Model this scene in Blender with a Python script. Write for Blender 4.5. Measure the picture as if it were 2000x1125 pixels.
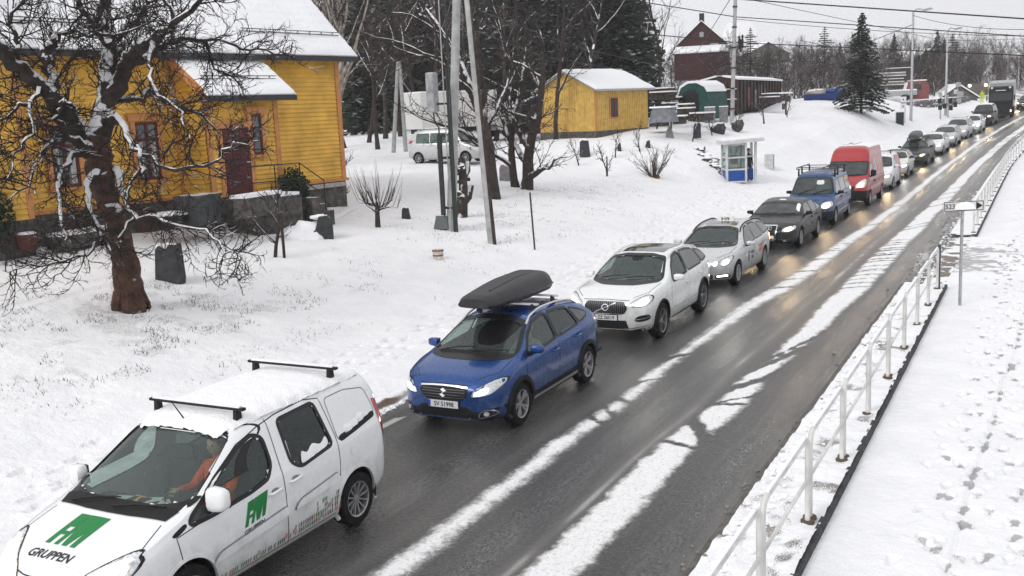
import bpy, bmesh, math, random
import numpy as np
from math import sin, cos, pi, radians, sqrt, atan2
from mathutils import Vector, Matrix, Euler
from mathutils.bvhtree import BVHTree
from mathutils import noise as mnoise
R = radians
scene = bpy.context.scene
C = scene.collection
for o in list(bpy.data.objects): bpy.data.objects.remove(o)

# ------------------------------------------------------------------ camera
# world: +Y runs along the road away from the bridge, +X to its right, road surface at z = 0
CAMH, FPX = 4.78, 2000.0
PITCH, ROLL, AZ = R(9.73), R(-2.64), R(27.7)
Fw = Vector((-sin(AZ) * cos(PITCH), cos(AZ) * cos(PITCH), -sin(PITCH)))
_s = Vector((cos(AZ), sin(AZ), 0)); _u = _s.cross(Fw)
Rt = _s * cos(ROLL) + _u * sin(ROLL); Up = -_s * sin(ROLL) + _u * cos(ROLL)
CP = Vector((0, 0, CAMH))
cd = bpy.data.cameras.new('camera'); cam = bpy.data.objects.new('camera', cd); C.objects.link(cam)
cd.lens = 36.0; cd.sensor_width = 36.0; cd.clip_start = 0.1; cd.clip_end = 3000
cam.matrix_world = Matrix(((Rt.x, Up.x, -Fw.x, 0), (Rt.y, Up.y, -Fw.y, 0), (Rt.z, Up.z, -Fw.z, CAMH), (0, 0, 0, 1)))
scene.camera = cam

# ------------------------------------------------------------------ light: overcast winter day
SUN_EL, SUN_AZ = R(38), R(200)
w = bpy.data.worlds.new("World"); scene.world = w; w.use_nodes = True
nt = w.node_tree; nt.nodes.clear()
sky = nt.nodes.new('ShaderNodeTexSky'); sky.sky_type = 'NISHITA'; sky.sun_disc = False
sky.sun_elevation = SUN_EL; sky.sun_rotation = SUN_AZ; sky.air_density = 1.0; sky.dust_density = 4.0
hs = nt.nodes.new('ShaderNodeHueSaturation'); hs.inputs['Saturation'].default_value = 0.12
mx = nt.nodes.new('ShaderNodeMix'); mx.data_type = 'RGBA'; mx.inputs[0].default_value = 0.86
mx.inputs[7].default_value = (6.85, 6.9, 7.1, 1)      # flat cloud layer in front of most of the clear sky
bg = nt.nodes.new('ShaderNodeBackground'); bg.inputs['Strength'].default_value = 0.1
wo = nt.nodes.new('ShaderNodeOutputWorld')
nt.links.new(sky.outputs[0], hs.inputs['Color']); nt.links.new(hs.outputs[0], mx.inputs[6])
nt.links.new(mx.outputs[2], bg.inputs[0]); nt.links.new(bg.outputs[0], wo.inputs[0])
sd = bpy.data.lights.new('sun', 'SUN'); sd.energy = 0.9; sd.angle = R(25); sd.color = (1, .97, .93)
sun = bpy.data.objects.new('sun', sd); C.objects.link(sun)
sun.rotation_euler = (R(90) - SUN_EL, 0, R(-20)); sun.location = (0, 0, 60)
scene.view_settings.view_transform = 'Standard'; scene.view_settings.look = 'None'
scene.view_settings.exposure = 0.6; scene.view_settings.gamma = 1; scene.view_settings.use_curve_mapping = False
scene.cycles.max_bounces = 6; scene.cycles.transparent_max_bounces = 12

# ------------------------------------------------------------------ helpers
def ray(x, y): return Fw + Rt * ((x - 1000) / FPX) - Up * ((y - 562.5) / FPX)
def at(x, y, t): return CP + ray(x, y) * t
def pj(p):
    d = Vector(p) - CP; w_ = d.dot(Fw); return 1000 + FPX * d.dot(Rt) / w_, 562.5 - FPX * d.dot(Up) / w_, w_

def tag(o, label=None, cat=None, group=None, kind=None):
    if label: o['label'] = label
    if cat: o['category'] = cat
    if group: o['group'] = group
    if kind: o['kind'] = kind
    return o
def empty(name, loc=(0, 0, 0), rz=0, label=None, cat=None, group=None):
    o = bpy.data.objects.new(name, None); C.objects.link(o); o.location = loc; o.rotation_euler = (0, 0, rz)
    o.empty_display_size = .2
    return tag(o, label, cat, group)
def copy_tree(o, parent=None):
    c = o.copy(); C.objects.link(c); c.parent = parent
    for ch in o.children: copy_tree(ch, c)
    return c

class MB:
    def __init__(s): s.v = []; s.f = []; s.a = None
    def add(s, vs, fs):
        n = len(s.v); s.v += [tuple(v) for v in vs]; s.f += [tuple(i + n for i in f) for f in fs]; return s
    def box(s, c, d, rz=0, rx=0, ry=0, m=None, taper=1):
        M = Matrix.Translation(Vector(c)) @ Euler((rx, ry, rz)).to_matrix().to_4x4()
        if m: M = m @ M
        vs = []
        for z in (-.5, .5):
            k = taper if z > 0 else 1
            for x, y in ((-.5, -.5), (.5, -.5), (.5, .5), (-.5, .5)): vs.append(M @ Vector((x * d[0] * k, y * d[1] * k, z * d[2])))
        return s.add(vs, [(3, 2, 1, 0), (4, 5, 6, 7), (0, 1, 5, 4), (1, 2, 6, 5), (2, 3, 7, 6), (3, 0, 4, 7)])
    def tube(s, pts, rad, n=6, cap=True, phase=0):
        pts = [Vector(p) for p in pts]; L = len(pts)
        if not hasattr(rad, '__len__'): rad = [rad] * L
        b = len(s.v); t0 = (pts[1] - pts[0]).normalized()
        a = Vector((0, 0, 1)) if abs(t0.z) < .9 else Vector((1, 0, 0))
        nrm = t0.cross(a).normalized()
        for i, p in enumerate(pts):
            t = (pts[min(i + 1, L - 1)] - pts[max(i - 1, 0)])
            t = t.normalized() if t.length > 1e-9 else t0
            nrm = (nrm - t * nrm.dot(t)); nrm = nrm.normalized() if nrm.length > 1e-6 else t.orthogonal().normalized()
            bi = t.cross(nrm)
            for k in range(n):
                an = 2 * pi * k / n + phase
                s.v.append(tuple(p + (nrm * cos(an) + bi * sin(an)) * rad[i]))
        for i in range(L - 1):
            for k in range(n):
                k2 = (k + 1) % n
                s.f.append((b + i * n + k, b + i * n + k2, b + (i + 1) * n + k2, b + (i + 1) * n + k))
        if cap:
            s.f.append(tuple(b + k for k in range(n))[::-1]); s.f.append(tuple(b + (L - 1) * n + k for k in range(n)))
        return s
    def prism(s, poly, h, M=None, z0=0):
        """poly in local xy, extruded z0..z0+h, transformed by M"""
        n = len(poly); vs = [Vector((x, y, z0)) for x, y in poly] + [Vector((x, y, z0 + h)) for x, y in poly]
        if M: vs = [M @ v for v in vs]
        ar = sum(poly[i][0] * poly[(i + 1) % n][1] - poly[(i + 1) % n][0] * poly[i][1] for i in range(n))
        q = [(i, (i + 1) % n, n + (i + 1) % n, n + i) for i in range(n)]
        fs = [tuple(range(n))[::-1], tuple(range(n, 2 * n))] + q
        if ar < 0: fs = [f[::-1] for f in fs]
        return s.add(vs, fs)
    def lathe(s, prof, n=24, M=None):
        """prof (r, h) along local z"""
        b = len(s.v); L = len(prof)
        for r, h in prof:
            for k in range(n):
                v = Vector((r * cos(2 * pi * k / n), r * sin(2 * pi * k / n), h)); s.v.append(tuple(M @ v if M else v))
        for i in range(L - 1):
            for k in range(n):
                k2 = (k + 1) % n
                s.f.append((b + i * n + k, b + i * n + k2, b + (i + 1) * n + k2, b + (i + 1) * n + k))
        return s
    def ico(s, c, r, sub=2, jit=0, sq=(1, 1, 1), seed=0):
        bm = bmesh.new(); bmesh.ops.create_icosphere(bm, subdivisions=sub, radius=1)
        vs = []
        for v in bm.verts:
            k = 1 + jit * mnoise.noise(v.co * 1.7 + Vector((seed * 3.1, seed, 0)))
            vs.append((c[0] + v.co.x * r * sq[0] * k, c[1] + v.co.y * r * sq[1] * k, c[2] + v.co.z * r * sq[2] * k))
        fs = [tuple(v.index for v in f.verts) for f in bm.faces]; bm.free()
        return s.add(vs, fs)
    def mesh(s, name, mat, smooth=None):
        me = bpy.data.meshes.new(name); me.from_pydata(s.v, [], s.f)
        if mat: me.materials.append(mat)
        if smooth is not None:
            me.polygons.foreach_set('use_smooth', [True] * len(me.polygons))
            if smooth < 180: me.set_sharp_from_angle(angle=R(smooth))
        me.update(); return me
    def build(s, name, mat, parent=None, smooth=None, loc=None):
        o = bpy.data.objects.new(name, s.mesh(name, mat, smooth)); C.objects.link(o)
        if parent: o.parent = parent
        if loc is not None: o.location = loc
        return o

# ------------------------------------------------------------------ materials
_M = {}
def nodes(m): return m.node_tree.nodes, m.node_tree.links
def mat(name, col=(.5, .5, .5), rough=.6, metal=0, coat=0, emit=None, es=0, noise=None, bump=None, spec=.32, snow=None, coords='Object'):
    """noise=(scale, amount, detail) varies the colour; bump=(scale, strength); snow=(normal_z_threshold, amount)"""
    if name in _M: return _M[name]
    m = bpy.data.materials.new(name); m.use_nodes = True; N, L = nodes(m); b = N['Principled BSDF']
    b.inputs['Roughness'].default_value = rough; b.inputs['Metallic'].default_value = metal
    b.inputs['Coat Weight'].default_value = coat; b.inputs['Coat Roughness'].default_value = .08
    b.inputs['Specular IOR Level'].default_value = spec
    c4 = (*col, 1); b.inputs['Base Color'].default_value = c4
    tc = N.new('ShaderNodeTexCoord'); out = None
    if noise:
        n = N.new('ShaderNodeTexNoise'); n.inputs['Scale'].default_value = noise[0]; n.inputs['Detail'].default_value = noise[2] if len(noise) > 2 else 5
        L.new(tc.outputs[coords], n.inputs['Vector'])
        r = N.new('ShaderNodeMapRange'); r.inputs[1].default_value = .3; r.inputs[2].default_value = .7
        r.inputs[3].default_value = 1 - noise[1]; r.inputs[4].default_value = 1 + noise[1]
        L.new(n.outputs[0], r.inputs[0])
        mu = N.new('ShaderNodeMix'); mu.data_type = 'RGBA'; mu.blend_type = 'MULTIPLY'; mu.inputs[0].default_value = 1
        mu.inputs[6].default_value = c4; L.new(r.outputs[0], mu.inputs[7]); out = mu.outputs[2]
    if snow:
        g = N.new('ShaderNodeNewGeometry'); sp = N.new('ShaderNodeSeparateXYZ'); L.new(g.outputs['Normal'], sp.inputs[0])
        n2 = N.new('ShaderNodeTexNoise'); n2.inputs['Scale'].default_value = snow[2] if len(snow) > 2 else 6; L.new(tc.outputs[coords], n2.inputs['Vector'])
        ad = N.new('ShaderNodeMath'); ad.operation = 'MULTIPLY_ADD'; L.new(n2.outputs[0], ad.inputs[0]); ad.inputs[1].default_value = 1.3; L.new(sp.outputs[2], ad.inputs[2])
        mr = N.new('ShaderNodeMapRange'); L.new(ad.outputs[0], mr.inputs[0]); mr.inputs[1].default_value = snow[0] + .6; mr.inputs[2].default_value = snow[0] + .72; mr.inputs[4].default_value = snow[1]
        ms = N.new('ShaderNodeMix'); ms.data_type = 'RGBA'; L.new(mr.outputs[0], ms.inputs[0])
        if out: L.new(out, ms.inputs[6])
        else: ms.inputs[6].default_value = c4
        ms.inputs[7].default_value = (.82, .82, .84, 1); out = ms.outputs[2]
    if out: L.new(out, b.inputs['Base Color'])
    if bump:
        n = N.new('ShaderNodeTexNoise'); n.inputs['Scale'].default_value = bump[0]; n.inputs['Detail'].default_value = 6
        L.new(tc.outputs[coords], n.inputs['Vector'])
        bp = N.new('ShaderNodeBump'); bp.inputs['Strength'].default_value = bump[1]; bp.inputs['Distance'].default_value = bump[2] if len(bump) > 2 else .02
        L.new(n.outputs[0], bp.inputs['Height']); L.new(bp.outputs[0], b.inputs['Normal'])
    if emit: b.inputs['Emission Color'].default_value = (*emit, 1); b.inputs['Emission Strength'].default_value = es
    _M[name] = m; return m
# ------------------------------------------------------------------ terrain functions
RY = [0, 60, 70, 80, 90, 100, 110, 120, 140, 160, 200, 300]
RZ = [0, 0, .12, .48, .9, 1.32, 1.8, 2.25, 3.1, 3.75, 4.5, 5.2]
RX = [0, 0, .1, .6, 1.2, 2.0, 3.0, 4.2, 7.0, 10.5, 20, 55]
_yy = np.arange(-60, 420, 1.0)
def _sm(a):
    v = np.interp(_yy, RY, a); k = np.exp(-np.linspace(-2, 2, 17) ** 2); k /= k.sum()
    return np.convolve(np.pad(v, 8, mode='edge'), k, 'valid')
_rz, _rx = _sm(RZ), _sm(RX)
def rz(y): return np.interp(y, _yy, _rz)
def rx(y): return np.interp(y, _yy, _rx)
LU = np.array([0, 2.2, 3.2, 5, 8, 12, 18, 30, 60])
LT = {0: [0, .04, .12, .5, 1.05, 1.45, 1.8, 2.0, 2.1], 18: [0, .04, .12, .5, 1.08, 1.6, 1.9, 2.1, 2.2],
      30: [0, .04, .15, .72, 1.15, 1.6, 2.1, 2.2, 2.3], 45: [0, .04, .08, .3, .95, 1.55, 2.1, 2.2, 2.4],
      60: [0, .04, .05, .06, .3, 1.7, 2.5, 2.7, 2.9], 75: [0, .05, .1, .35, 1.1, 2.0, 2.7, 3.1, 3.2],
      88: [0, .1, .35, .9, 1.9, 2.5, 2.9, 3.1, 3.2], 102: [0, .12, .6, 1.4, 2.6, 3.0, 3.1, 3.1, 3.1],
      130: [0, .1, .3, .6, 1.0, 1.4, 1.8, 2.0, 2.0], 160: [0, .1, .1, .2, .4, .8, 1.2, 1.6, 2.0], 300: [0, 0, 0, 0, 0, .5, 2, 4, 6]}
_ly = np.array(sorted(LT)); _lt = np.array([LT[k] for k in _ly])
_ud = np.arange(0, 60.5, .5)
_lu = np.array([np.convolve(np.pad(np.interp(_ud, LU, row), 2, mode='edge'), [.15, .2, .3, .2, .15], 'valid') for row in _lt])
ANCH = []
def terr(X, Y):
    h = terr0(X, Y)
    if ANCH:
        num = 0.; den = .12
        for ax, ay, dz, rad in ANCH:
            w_ = np.exp(-((X - ax) ** 2 + (Y - ay) ** 2) / rad ** 2); num = num + w_ * dz; den = den + w_
        h = h + num / den * np.clip((-9.6 + rx(Y) - X - 3.2) / 3, 0, 1)
    return h
def terr0(X, Y):
    X = np.asarray(X, float); Y = np.asarray(Y, float)
    u = np.clip(-9.6 + rx(Y) - X, 0, 60)
    i = np.clip(np.searchsorted(_ly, Y) - 1, 0, len(_ly) - 2); f = np.clip((Y - _ly[i]) / (_ly[i + 1] - _ly[i]), 0, 1); f = f * f * (3 - 2 * f)
    k = np.clip((u / .5).astype(int), 0, len(_ud) - 2); g = u / .5 - k; g = np.clip(g, 0, 1)
    a = _lu[i, k] * (1 - g) + _lu[i, k + 1] * g; b = _lu[i + 1, k] * (1 - g) + _lu[i + 1, k + 1] * g
    h = a * (1 - f) + b * f
    u2 = -9.6 + rx(Y) - X                      # far hill behind the wood
    h = h + np.clip((u2 - 60) / 100, 0, 1) ** 1.3 * 14
    h = h + np.where(u > 2.5, .045 * np.sin(X * .9 + Y * .35) * np.sin(Y * .5 - X * .3), 0)
    return rz(Y) + h
for px_, py_, t_, r_ in ((1404, 262, 70, 5), (1442, 256, 72, 5), (1361, 268, 66, 4), (1166, 280, 64.5, 4), (1262, 264, 68, 4), (1300, 258, 64, 4), (1340, 252, 68, 4), (1400, 243, 74, 4), (1450, 234, 80, 5), (1500, 224, 86, 5), (1540, 222, 81, 4), (1600, 201, 94, 6), (1650, 206, 92, 5), (1682, 209, 88, 4), (1725, 200, 98, 5), (1757, 257, 92, 3), (1778, 247, 95, 3), (817, 316, 58.5, 4), (924, 323, 57, 4), (826, 278, 66, 4), (700, 268, 74, 6), (1060, 275, 70, 5)):
    p_ = at(px_, py_, t_); ANCH.append((p_.x, p_.y, p_.z - float(terr0(p_.x, p_.y)), r_))
def tz(x, y): return float(terr(x, y))
def gp(px, py, tmax=300):
    """point of the terrain seen at a pixel of the photograph"""
    r = ray(px, py); ts = np.arange(6, tmax, .05); z = CAMH + r.z * ts
    T = terr(r.x * ts, r.y * ts); i = np.argmax(z <= T)
    if z[i] > T[i]: i = len(ts) - 1
    t = ts[i]; return Vector((r.x * t, r.y * t, float(T[i]))), t

def grid_obj(name, X, Y, Z, m, attrs=None, smooth=True):
    nr, nc = X.shape; v = np.stack([X, Y, Z], -1).reshape(-1, 3).astype(np.float32)
    me = bpy.data.meshes.new(name); idx = np.arange(nr * nc).reshape(nr, nc)
    q = np.stack([idx[:-1, :-1], idx[:-1, 1:], idx[1:, 1:], idx[1:, :-1]], -1).reshape(-1, 4)
    me.vertices.add(len(v)); me.vertices.foreach_set('co', v.ravel()); me.loops.add(q.size); me.loops.foreach_set('vertex_index', q.ravel().astype(np.int32))
    me.polygons.add(len(q)); me.polygons.foreach_set('loop_start', np.arange(0, q.size, 4, dtype=np.int32)); me.polygons.foreach_set('use_smooth', np.ones(len(q), bool))
    me.update(); me.validate()
    for k, a in (attrs or {}).items():
        at_ = me.attributes.new(k, 'FLOAT', 'POINT'); at_.data.foreach_set('value', a.ravel().astype(np.float32))
    me.materials.append(m); o = bpy.data.objects.new(name, me); C.objects.link(o); o['kind'] = 'structure'; return o

rng = np.random.RandomState(4)
def vnoise(X, Y, s, seed=0):
    """smooth value noise, vectorised"""
    x = X / s + seed * 17.3; y = Y / s + seed * 7.1
    xi = np.floor(x).astype(int); yi = np.floor(y).astype(int); fx = x - xi; fy = y - yi
    fx = fx * fx * (3 - 2 * fx); fy = fy * fy * (3 - 2 * fy)
    def h(a, b):
        n = (a * 374761393 + b * 668265263 + seed * 1442695) & 0x7fffffff; n = (n ^ (n >> 13)) * 1274126177 & 0x7fffffff
        return ((n ^ (n >> 16)) & 0xffff) / 65535.0
    return (h(xi, yi) * (1 - fx) + h(xi + 1, yi) * fx) * (1 - fy) + (h(xi, yi + 1) * (1 - fx) + h(xi + 1, yi + 1) * fx) * fy
def fbm(X, Y, s, o=4, seed=0):
    r = 0; a = .5; t = 0
    for i in range(o): r = r + a * vnoise(X, Y, s / 2 ** i, seed + i); t += a; a *= .5
    return r / t

# ------------------------------------------------------------------ snow material
def snow_mat(name, dirt_col=(.16, .12, .09), fine=60, attr=True, asphalt=False):
    m = bpy.data.materials.new(name); m.use_nodes = True; N, L = nodes(m); b = N['Principled BSDF']
    tc = N.new('ShaderNodeTexCoord')
    def noise(s, d=6, r=.6):
        n = N.new('ShaderNodeTexNoise'); n.inputs['Scale'].default_value = s; n.inputs['Detail'].default_value = d; n.inputs['Roughness'].default_value = r
        L.new(tc.outputs['Object'], n.inputs['Vector']); return n.outputs[0]
    def rng_(src, a, b_, c=0., d=1.):
        r = N.new('ShaderNodeMapRange'); L.new(src, r.inputs[0]); r.inputs[1].default_value = a; r.inputs[2].default_value = b_; r.inputs[3].default_value = c; r.inputs[4].default_value = d; return r.outputs[0]
    def math_(op, a, b_):
        n = N.new('ShaderNodeMath'); n.operation = op
        for i, v in enumerate((a, b_)):
            if hasattr(v, 'links'): L.new(v, n.inputs[i])
            else: n.inputs[i].default_value = v
        return n.outputs[0]
    def mixc(f, a, b_):
        n = N.new('ShaderNodeMix'); n.data_type = 'RGBA'; L.new(f, n.inputs[0])
        for i, v in ((6, a), (7, b_)):
            if hasattr(v, 'links'): L.new(v, n.inputs[i])
            else: n.inputs[i].default_value = (*v, 1)
        return n.outputs[2]
    at_ = N.new('ShaderNodeAttribute'); at_.attribute_name = 'dirt'
    n1 = noise(fine, 8, .7); n2 = noise(1.3, 5)
    white = mixc(rng_(n2, .3, .7), (.80, .805, .83), (.88, .88, .895))
    # dirt attribute + fine noise gives sharp-edged soil and straw showing through
    f = rng_(math_('ADD', at_.outputs['Fac'], math_('MULTIPLY', n1, 1.0)), 1.0, 1.12)
    dn = mixc(noise(9), (dirt_col[0] * .6, dirt_col[1] * .6, dirt_col[2] * .6), dirt_col)
    col = mixc(f, white, dn); L.new(col, b.inputs['Base Color'])
    b.inputs['Roughness'].default_value = .75; b.inputs['Specular IOR Level'].default_value = .25
    bp = N.new('ShaderNodeBump'); bp.inputs['Strength'].default_value = .7; bp.inputs['Distance'].default_value = .035
    hh = math_('ADD', math_('MULTIPLY', noise(fine * .5, 8), .5), math_('MULTIPLY', noise(6, 5), 1.6))
    L.new(hh, bp.inputs['Height']); L.new(bp.outputs[0], b.inputs['Normal'])
    return m

def foot(Z, D, X, Y, x, y, ang, depth=.035, L_=.28, W_=.10, dirt=.35):
    dx, dy = X - x, Y - y; a = dx * cos(ang) + dy * sin(ang); b = -dx * sin(ang) + dy * cos(ang)
    e = (a / (L_ / 2)) ** 4 + (b / (W_ / 2 * (1 + .25 * np.sign(a)))) ** 4
    k = np.clip(1.6 - e, 0, 1); rim = np.exp(-(e - 2.4) ** 2 / 1.2) * .22
    Z -= depth * (k - rim); D += k * dirt

# ---- left snow field
def left_field():
    # rows follow the road edge; u measured leftwards from it
    ys = np.concatenate([np.arange(2, 8, .2), np.exp(np.linspace(math.log(8), math.log(330), 1000))])
    us = np.concatenate([[-.25, -.1], np.linspace(0, 12, 330), 12 + 250 * np.linspace(0.003, 1, 150) ** 2.2])
    U, Y = np.meshgrid(us, ys, indexing='ij'); X = -9.6 + rx(Y) - U
    edge = (fbm(X, Y, .5, 4, 3) - .5) * .16
    X = np.where(U < .6, X + edge * (1 - np.clip(U / .6, 0, 1)), X)
    Z = terr(X, Y) + .015
    Z += (fbm(X, Y, 1.1, 4, 9) - .5) * .10 * np.clip(U - .6, 0, 1) + (fbm(X, Y, .18, 3, 5) - .5) * .025 * np.clip(U * 2, 0, 1)
    # ploughed crumbly lip at the road edge
    lip = np.exp(-((U - .22) / .16) ** 2) * (.05 + .09 * np.clip(fbm(X, Y, .35, 4, 7) - .3, 0, 1)); Z += lip
    Z = np.where(U < -.05, rz(Y) - .03, Z)
    D = np.zeros_like(Z)
    D += np.exp(-((U - .10) / .16) ** 2) * .78 * np.clip(fbm(X, Y, .9, 3, 12) * 1.5, 0, 1.1)
    near = np.clip(1 - np.abs(Y - 16) / 60, 0, 1)
    # thin snow with grass showing on the bank
    p1 = np.exp(-((U - 6.2) / 1.7) ** 2 - ((Y - 15) / 7.0) ** 2) * .36
    p2 = np.exp(-((U - 7.2) / 2.2) ** 2 - ((Y - 31) / 5) ** 2) * .40
    p3 = np.exp(-((U - 9) / 2.5) ** 2 - ((Y - 42) / 7) ** 2) * .42
    p4 = np.exp(-((U - 9.5) / 3) ** 2 - ((Y - 58) / 4) ** 2) * .46
    p5 = np.exp(-((U - 8.0) / 1.4) ** 2 - ((Y - 15.4) / 1.6) ** 2) * .36
    p6 = np.exp(-((U - 11) / 4) ** 2 - ((Y - 72) / 8) ** 2) * .40
    p7 = np.exp(-((U - 7.5) / 2.5) ** 2 - ((Y - 105) / 5) ** 2) * .5
    cl = fbm(X, Y, .55, 4, 21)
    D += (p1 + p2 + p3 + p4 + p6 + p7 + .24 * near * (U > 2.5) * (U < 13)) * np.clip(cl * 2.3 - .62, 0, 1.2) + p5 * np.clip(cl * 2.2 - .3, 0, 1)
    # trodden path along the road
    r = random.Random(3)
    Ls = []
    for lane in (1.9, 2.15, 2.5, 2.9):
        y = 8.0 + r.random()
        k = 0
        while y < 62:
            u = lane + .12 * (1 if k % 2 else -1) + r.uniform(-.08, .08) + (0 if y < 30 else (y - 30) * .09 * (lane - 1.6))
            Ls.append((u, y)); y += r.uniform(.5, .85) * (1 if y < 28 else .8); k += 1
    for _ in range(150):
        y = r.uniform(38, 62); Ls.append((r.uniform(1.5, 6.2) if y > 50 else r.uniform(1.2, 4.5), y))
    for (x, y) in [(4.3 + .02 * k, 6.8 + .65 * k) for k in range(5)]: Ls.append((x, y))
    ulist = us
    for u, y in Ls:
        i0, i1 = np.searchsorted(us, [u - .3, u + .3]); j0, j1 = np.searchsorted(ys, [y - .35, y + .35])
        if i1 - i0 < 2 or j1 - j0 < 2: continue
        sl = (slice(i0, i1), slice(j0, j1)); zs, ds = Z[sl].copy(), D[sl].copy()
        foot(zs, ds, X[sl], Y[sl], -9.6 + float(rx(y)) - u, y, pi / 2 + r.uniform(-.3, .3), .05, .34, .13, .30)
        Z[sl] = zs; D[sl] = ds
    # wheel tracks of the house drive
    def track(pts, w_=.18, dep=.045, dd=.05):
        nonlocal Z, D
        for (a, b) in zip(pts[:-1], pts[1:]):
            ax, ay = a; bx, by = b; dx, dy = bx - ax, by - ay; l2 = dx * dx + dy * dy
            t = np.clip(((X - ax) * dx + (Y - ay) * dy) / l2, 0, 1)
            d = np.hypot(X - ax - t * dx, Y - ay - t * dy)
            k = np.exp(-(d / w_) ** 4); Z -= dep * k * (t > 0) * (t < 1); D += dd * k * (t > 0) * (t < 1)
    a = [gp(0, 607)[0], gp(130, 567)[0], gp(330, 520)[0], gp(560, 455)[0], gp(720, 385)[0], gp(860, 345)[0]]
    for off in (0, 1.45):
        track([(p.x - off, p.y) for p in a])
    track([(p.x + .5, p.y) for p in a], .12, .03, .02)
    D = np.where(U > .8, np.minimum(D, .50), D)
    return grid_obj('snow_field', X, Y, Z, snow_mat('snow_field'), {'dirt': D})
left_field()

# ---- road
def road():
    xs = np.arange(-9.85, -2.60, .034); ys = np.exp(np.arange(math.log(5.2), math.log(330), .0042))
    Lx, Y = np.meshgrid(xs, ys, indexing='ij')
    r = random.Random(11)
    wob = (vnoise(Lx * 0, Y, 2.2, 31) - .5) * .10
    def band(c, hw, soft=.05, s=1): 
        e = (fbm(Lx, Y, .22, 4, 40 + s) - .5) * .16
        return np.clip((hw - np.abs(Lx - c - wob) + e) / soft, 0, 1)
    hw1 = np.interp(Y, [0, 13, 19, 26, 40, 60, 300], [.31, .27, .24, .38, .34, .30, .33]); c1 = np.interp(Y, [0, 17, 22, 28, 45, 60, 300], [-5.98, -6.08, -6.14, -5.85, -5.66, -5.72, -5.8])
    hw2 = np.interp(Y, [0, 14, 19, 28, 34, 60, 300], [.37, .32, .24, .42, .42, .34, .3]); c2 = np.interp(Y, [0, 14, 19, 24, 60, 300], [-4.4, -4.45, -4.26, -4.2, -4.0, -3.9])
    S1 = band(c1, hw1 + .02, .30, 1); S2 = band(c2, hw2 + .03, .20, 2); S1 *= .80 + .35 * fbm(Lx, Y, .6, 4, 55); S2 *= .86 + .26 * fbm(Lx, Y, .5, 4, 56)
    def cut(S, pts, w_, k=1.0):
        for a, b in zip(pts[:-1], pts[1:]):
            ax, ay = a; bx, by = b; dx, dy = bx - ax, by - ay; t = np.clip(((Lx - ax) * dx + (Y - ay) * dy) / (dx * dx + dy * dy), 0, 1)
            d = np.hypot(Lx - ax - t * dx, Y - ay - t * dy) + (fbm(Lx, Y, .16, 3, 50) - .5) * .14
            S = S * (1 - k * np.clip(1.7 - d / (w_ * .74), 0, 1) * .93)
        return S
    def P(x, y):
        rr = ray(x, y); t = -CAMH / rr.z; return (rr.x * t, rr.y * t)
    # crossing tyre tracks traced on the road plane
    S2 = cut(S2, [P(1283, 858), P(1320, 868), P(1362, 878), P(1395, 868)], .07)
    S2 = cut(S2, [P(1343, 812), P(1362, 835), P(1383, 870), P(1378, 905)], .13)
    S2 = cut(S2, [P(1336, 812), P(1380, 792), P(1450, 790)], .06)
    S2 = cut(S2, [P(1392, 772), P(1480, 745), P(1558, 715)], .10)
    S2 = cut(S2, [P(1372, 795), P(1430, 782), P(1500, 770)], .05)
    S2 = cut(S2, [P(1440, 735), P(1500, 712), P(1570, 680)], .10)
    S2 = cut(S2, [P(1455, 722), P(1530, 690), P(1620, 645)], .05)
    S1 = cut(S1, [P(1140, 800), P(1160, 822), P(1180, 830)], .05, .8)
    S1 = cut(S1, [P(1175, 790), P(1200, 815), P(1230, 822)], .05, .8)
    S1 = cut(S1, [P(1195, 775), P(1235, 790), P(1270, 800)], .06, .8)
    S1 = cut(S1, [P(1225, 755), P(1270, 742), P(1330, 738)], .06, .8)
    S1 = cut(S1, [P(1290, 705), P(1330, 695), P(1400, 685)], .08, .8)
    for k in range(16):      # turning traffic at the side road
        y0 = 26.5 + k * .62 + r.uniform(-.2, .2)
        S1 = cut(S1, [(-6.6, y0 - .9), (-5.9, y0 - .2), (-5.2, y0 + .05)], r.uniform(.04, .12), r.uniform(.4, 1)) if k % 2 == 0 or y0 > 33 else S1
        S2 = cut(S2, [(-4.9, y0 - .6), (-4.2, y0 + .2), (-3.3, y0 + .6)], r.uniform(.04, .11), r.uniform(.5, 1))
    for k in range(30):
        y0 = r.uniform(38, 110); S2 = cut(S2, [(-4.8, y0 - 2), (-3.2, y0 + 2)], r.uniform(.05, .12), r.uniform(.3, .8))
        if k % 2: S1 = cut(S1, [(-6.4, y0 - 2), (-5.0, y0 + 1)], r.uniform(.05, .12), r.uniform(.3, .7))
    # longitudinal grooves pressed in strips
    g = np.exp(-((Lx - c1 + .09) / .03) ** 2) * (Y > 19) * (Y < 28) * .5 + np.exp(-((Lx - c2 - .05) / .04) ** 2) * (Y > 19) * (Y < 33) * .35
    sn = np.maximum(S1, S2) * (1 - g * .6)
    # slush: thin grey film between wheel tracks, dirty crumbs at both edges
    n1 = fbm(Lx * 1.0, Y * .35, .5, 5, 61)
    slush = np.zeros_like(Y)
    for c, wd, a in ((-7.95, .38, .10), (-5.05, .30, .12), (-3.1, .22, .42), (-9.55, .22, .5), (-4.85, .10, .35), (-6.5, .2, .2)):
        slush += a * np.exp(-((Lx - c - wob) / wd) ** 2)
    slush += .22 * np.exp(-((Y - 33) / 5.5) ** 2) * np.clip(fbm(Lx, Y, .35, 4, 71) * 2.4 - .7, 0, 1)*(Lx>-5)
    slush *= .35 + 1.3 * n1
    wet = np.zeros_like(Y)
    for c in (-8.72, -7.15, -5.32, -3.5): wet += np.exp(-((Lx - c - wob) / .24) ** 2)
    wet *= .6 + .8 * (n1 - .3)
    far = np.clip((Y - 55) / 60, 0, 1); slush += .12 * far
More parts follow.
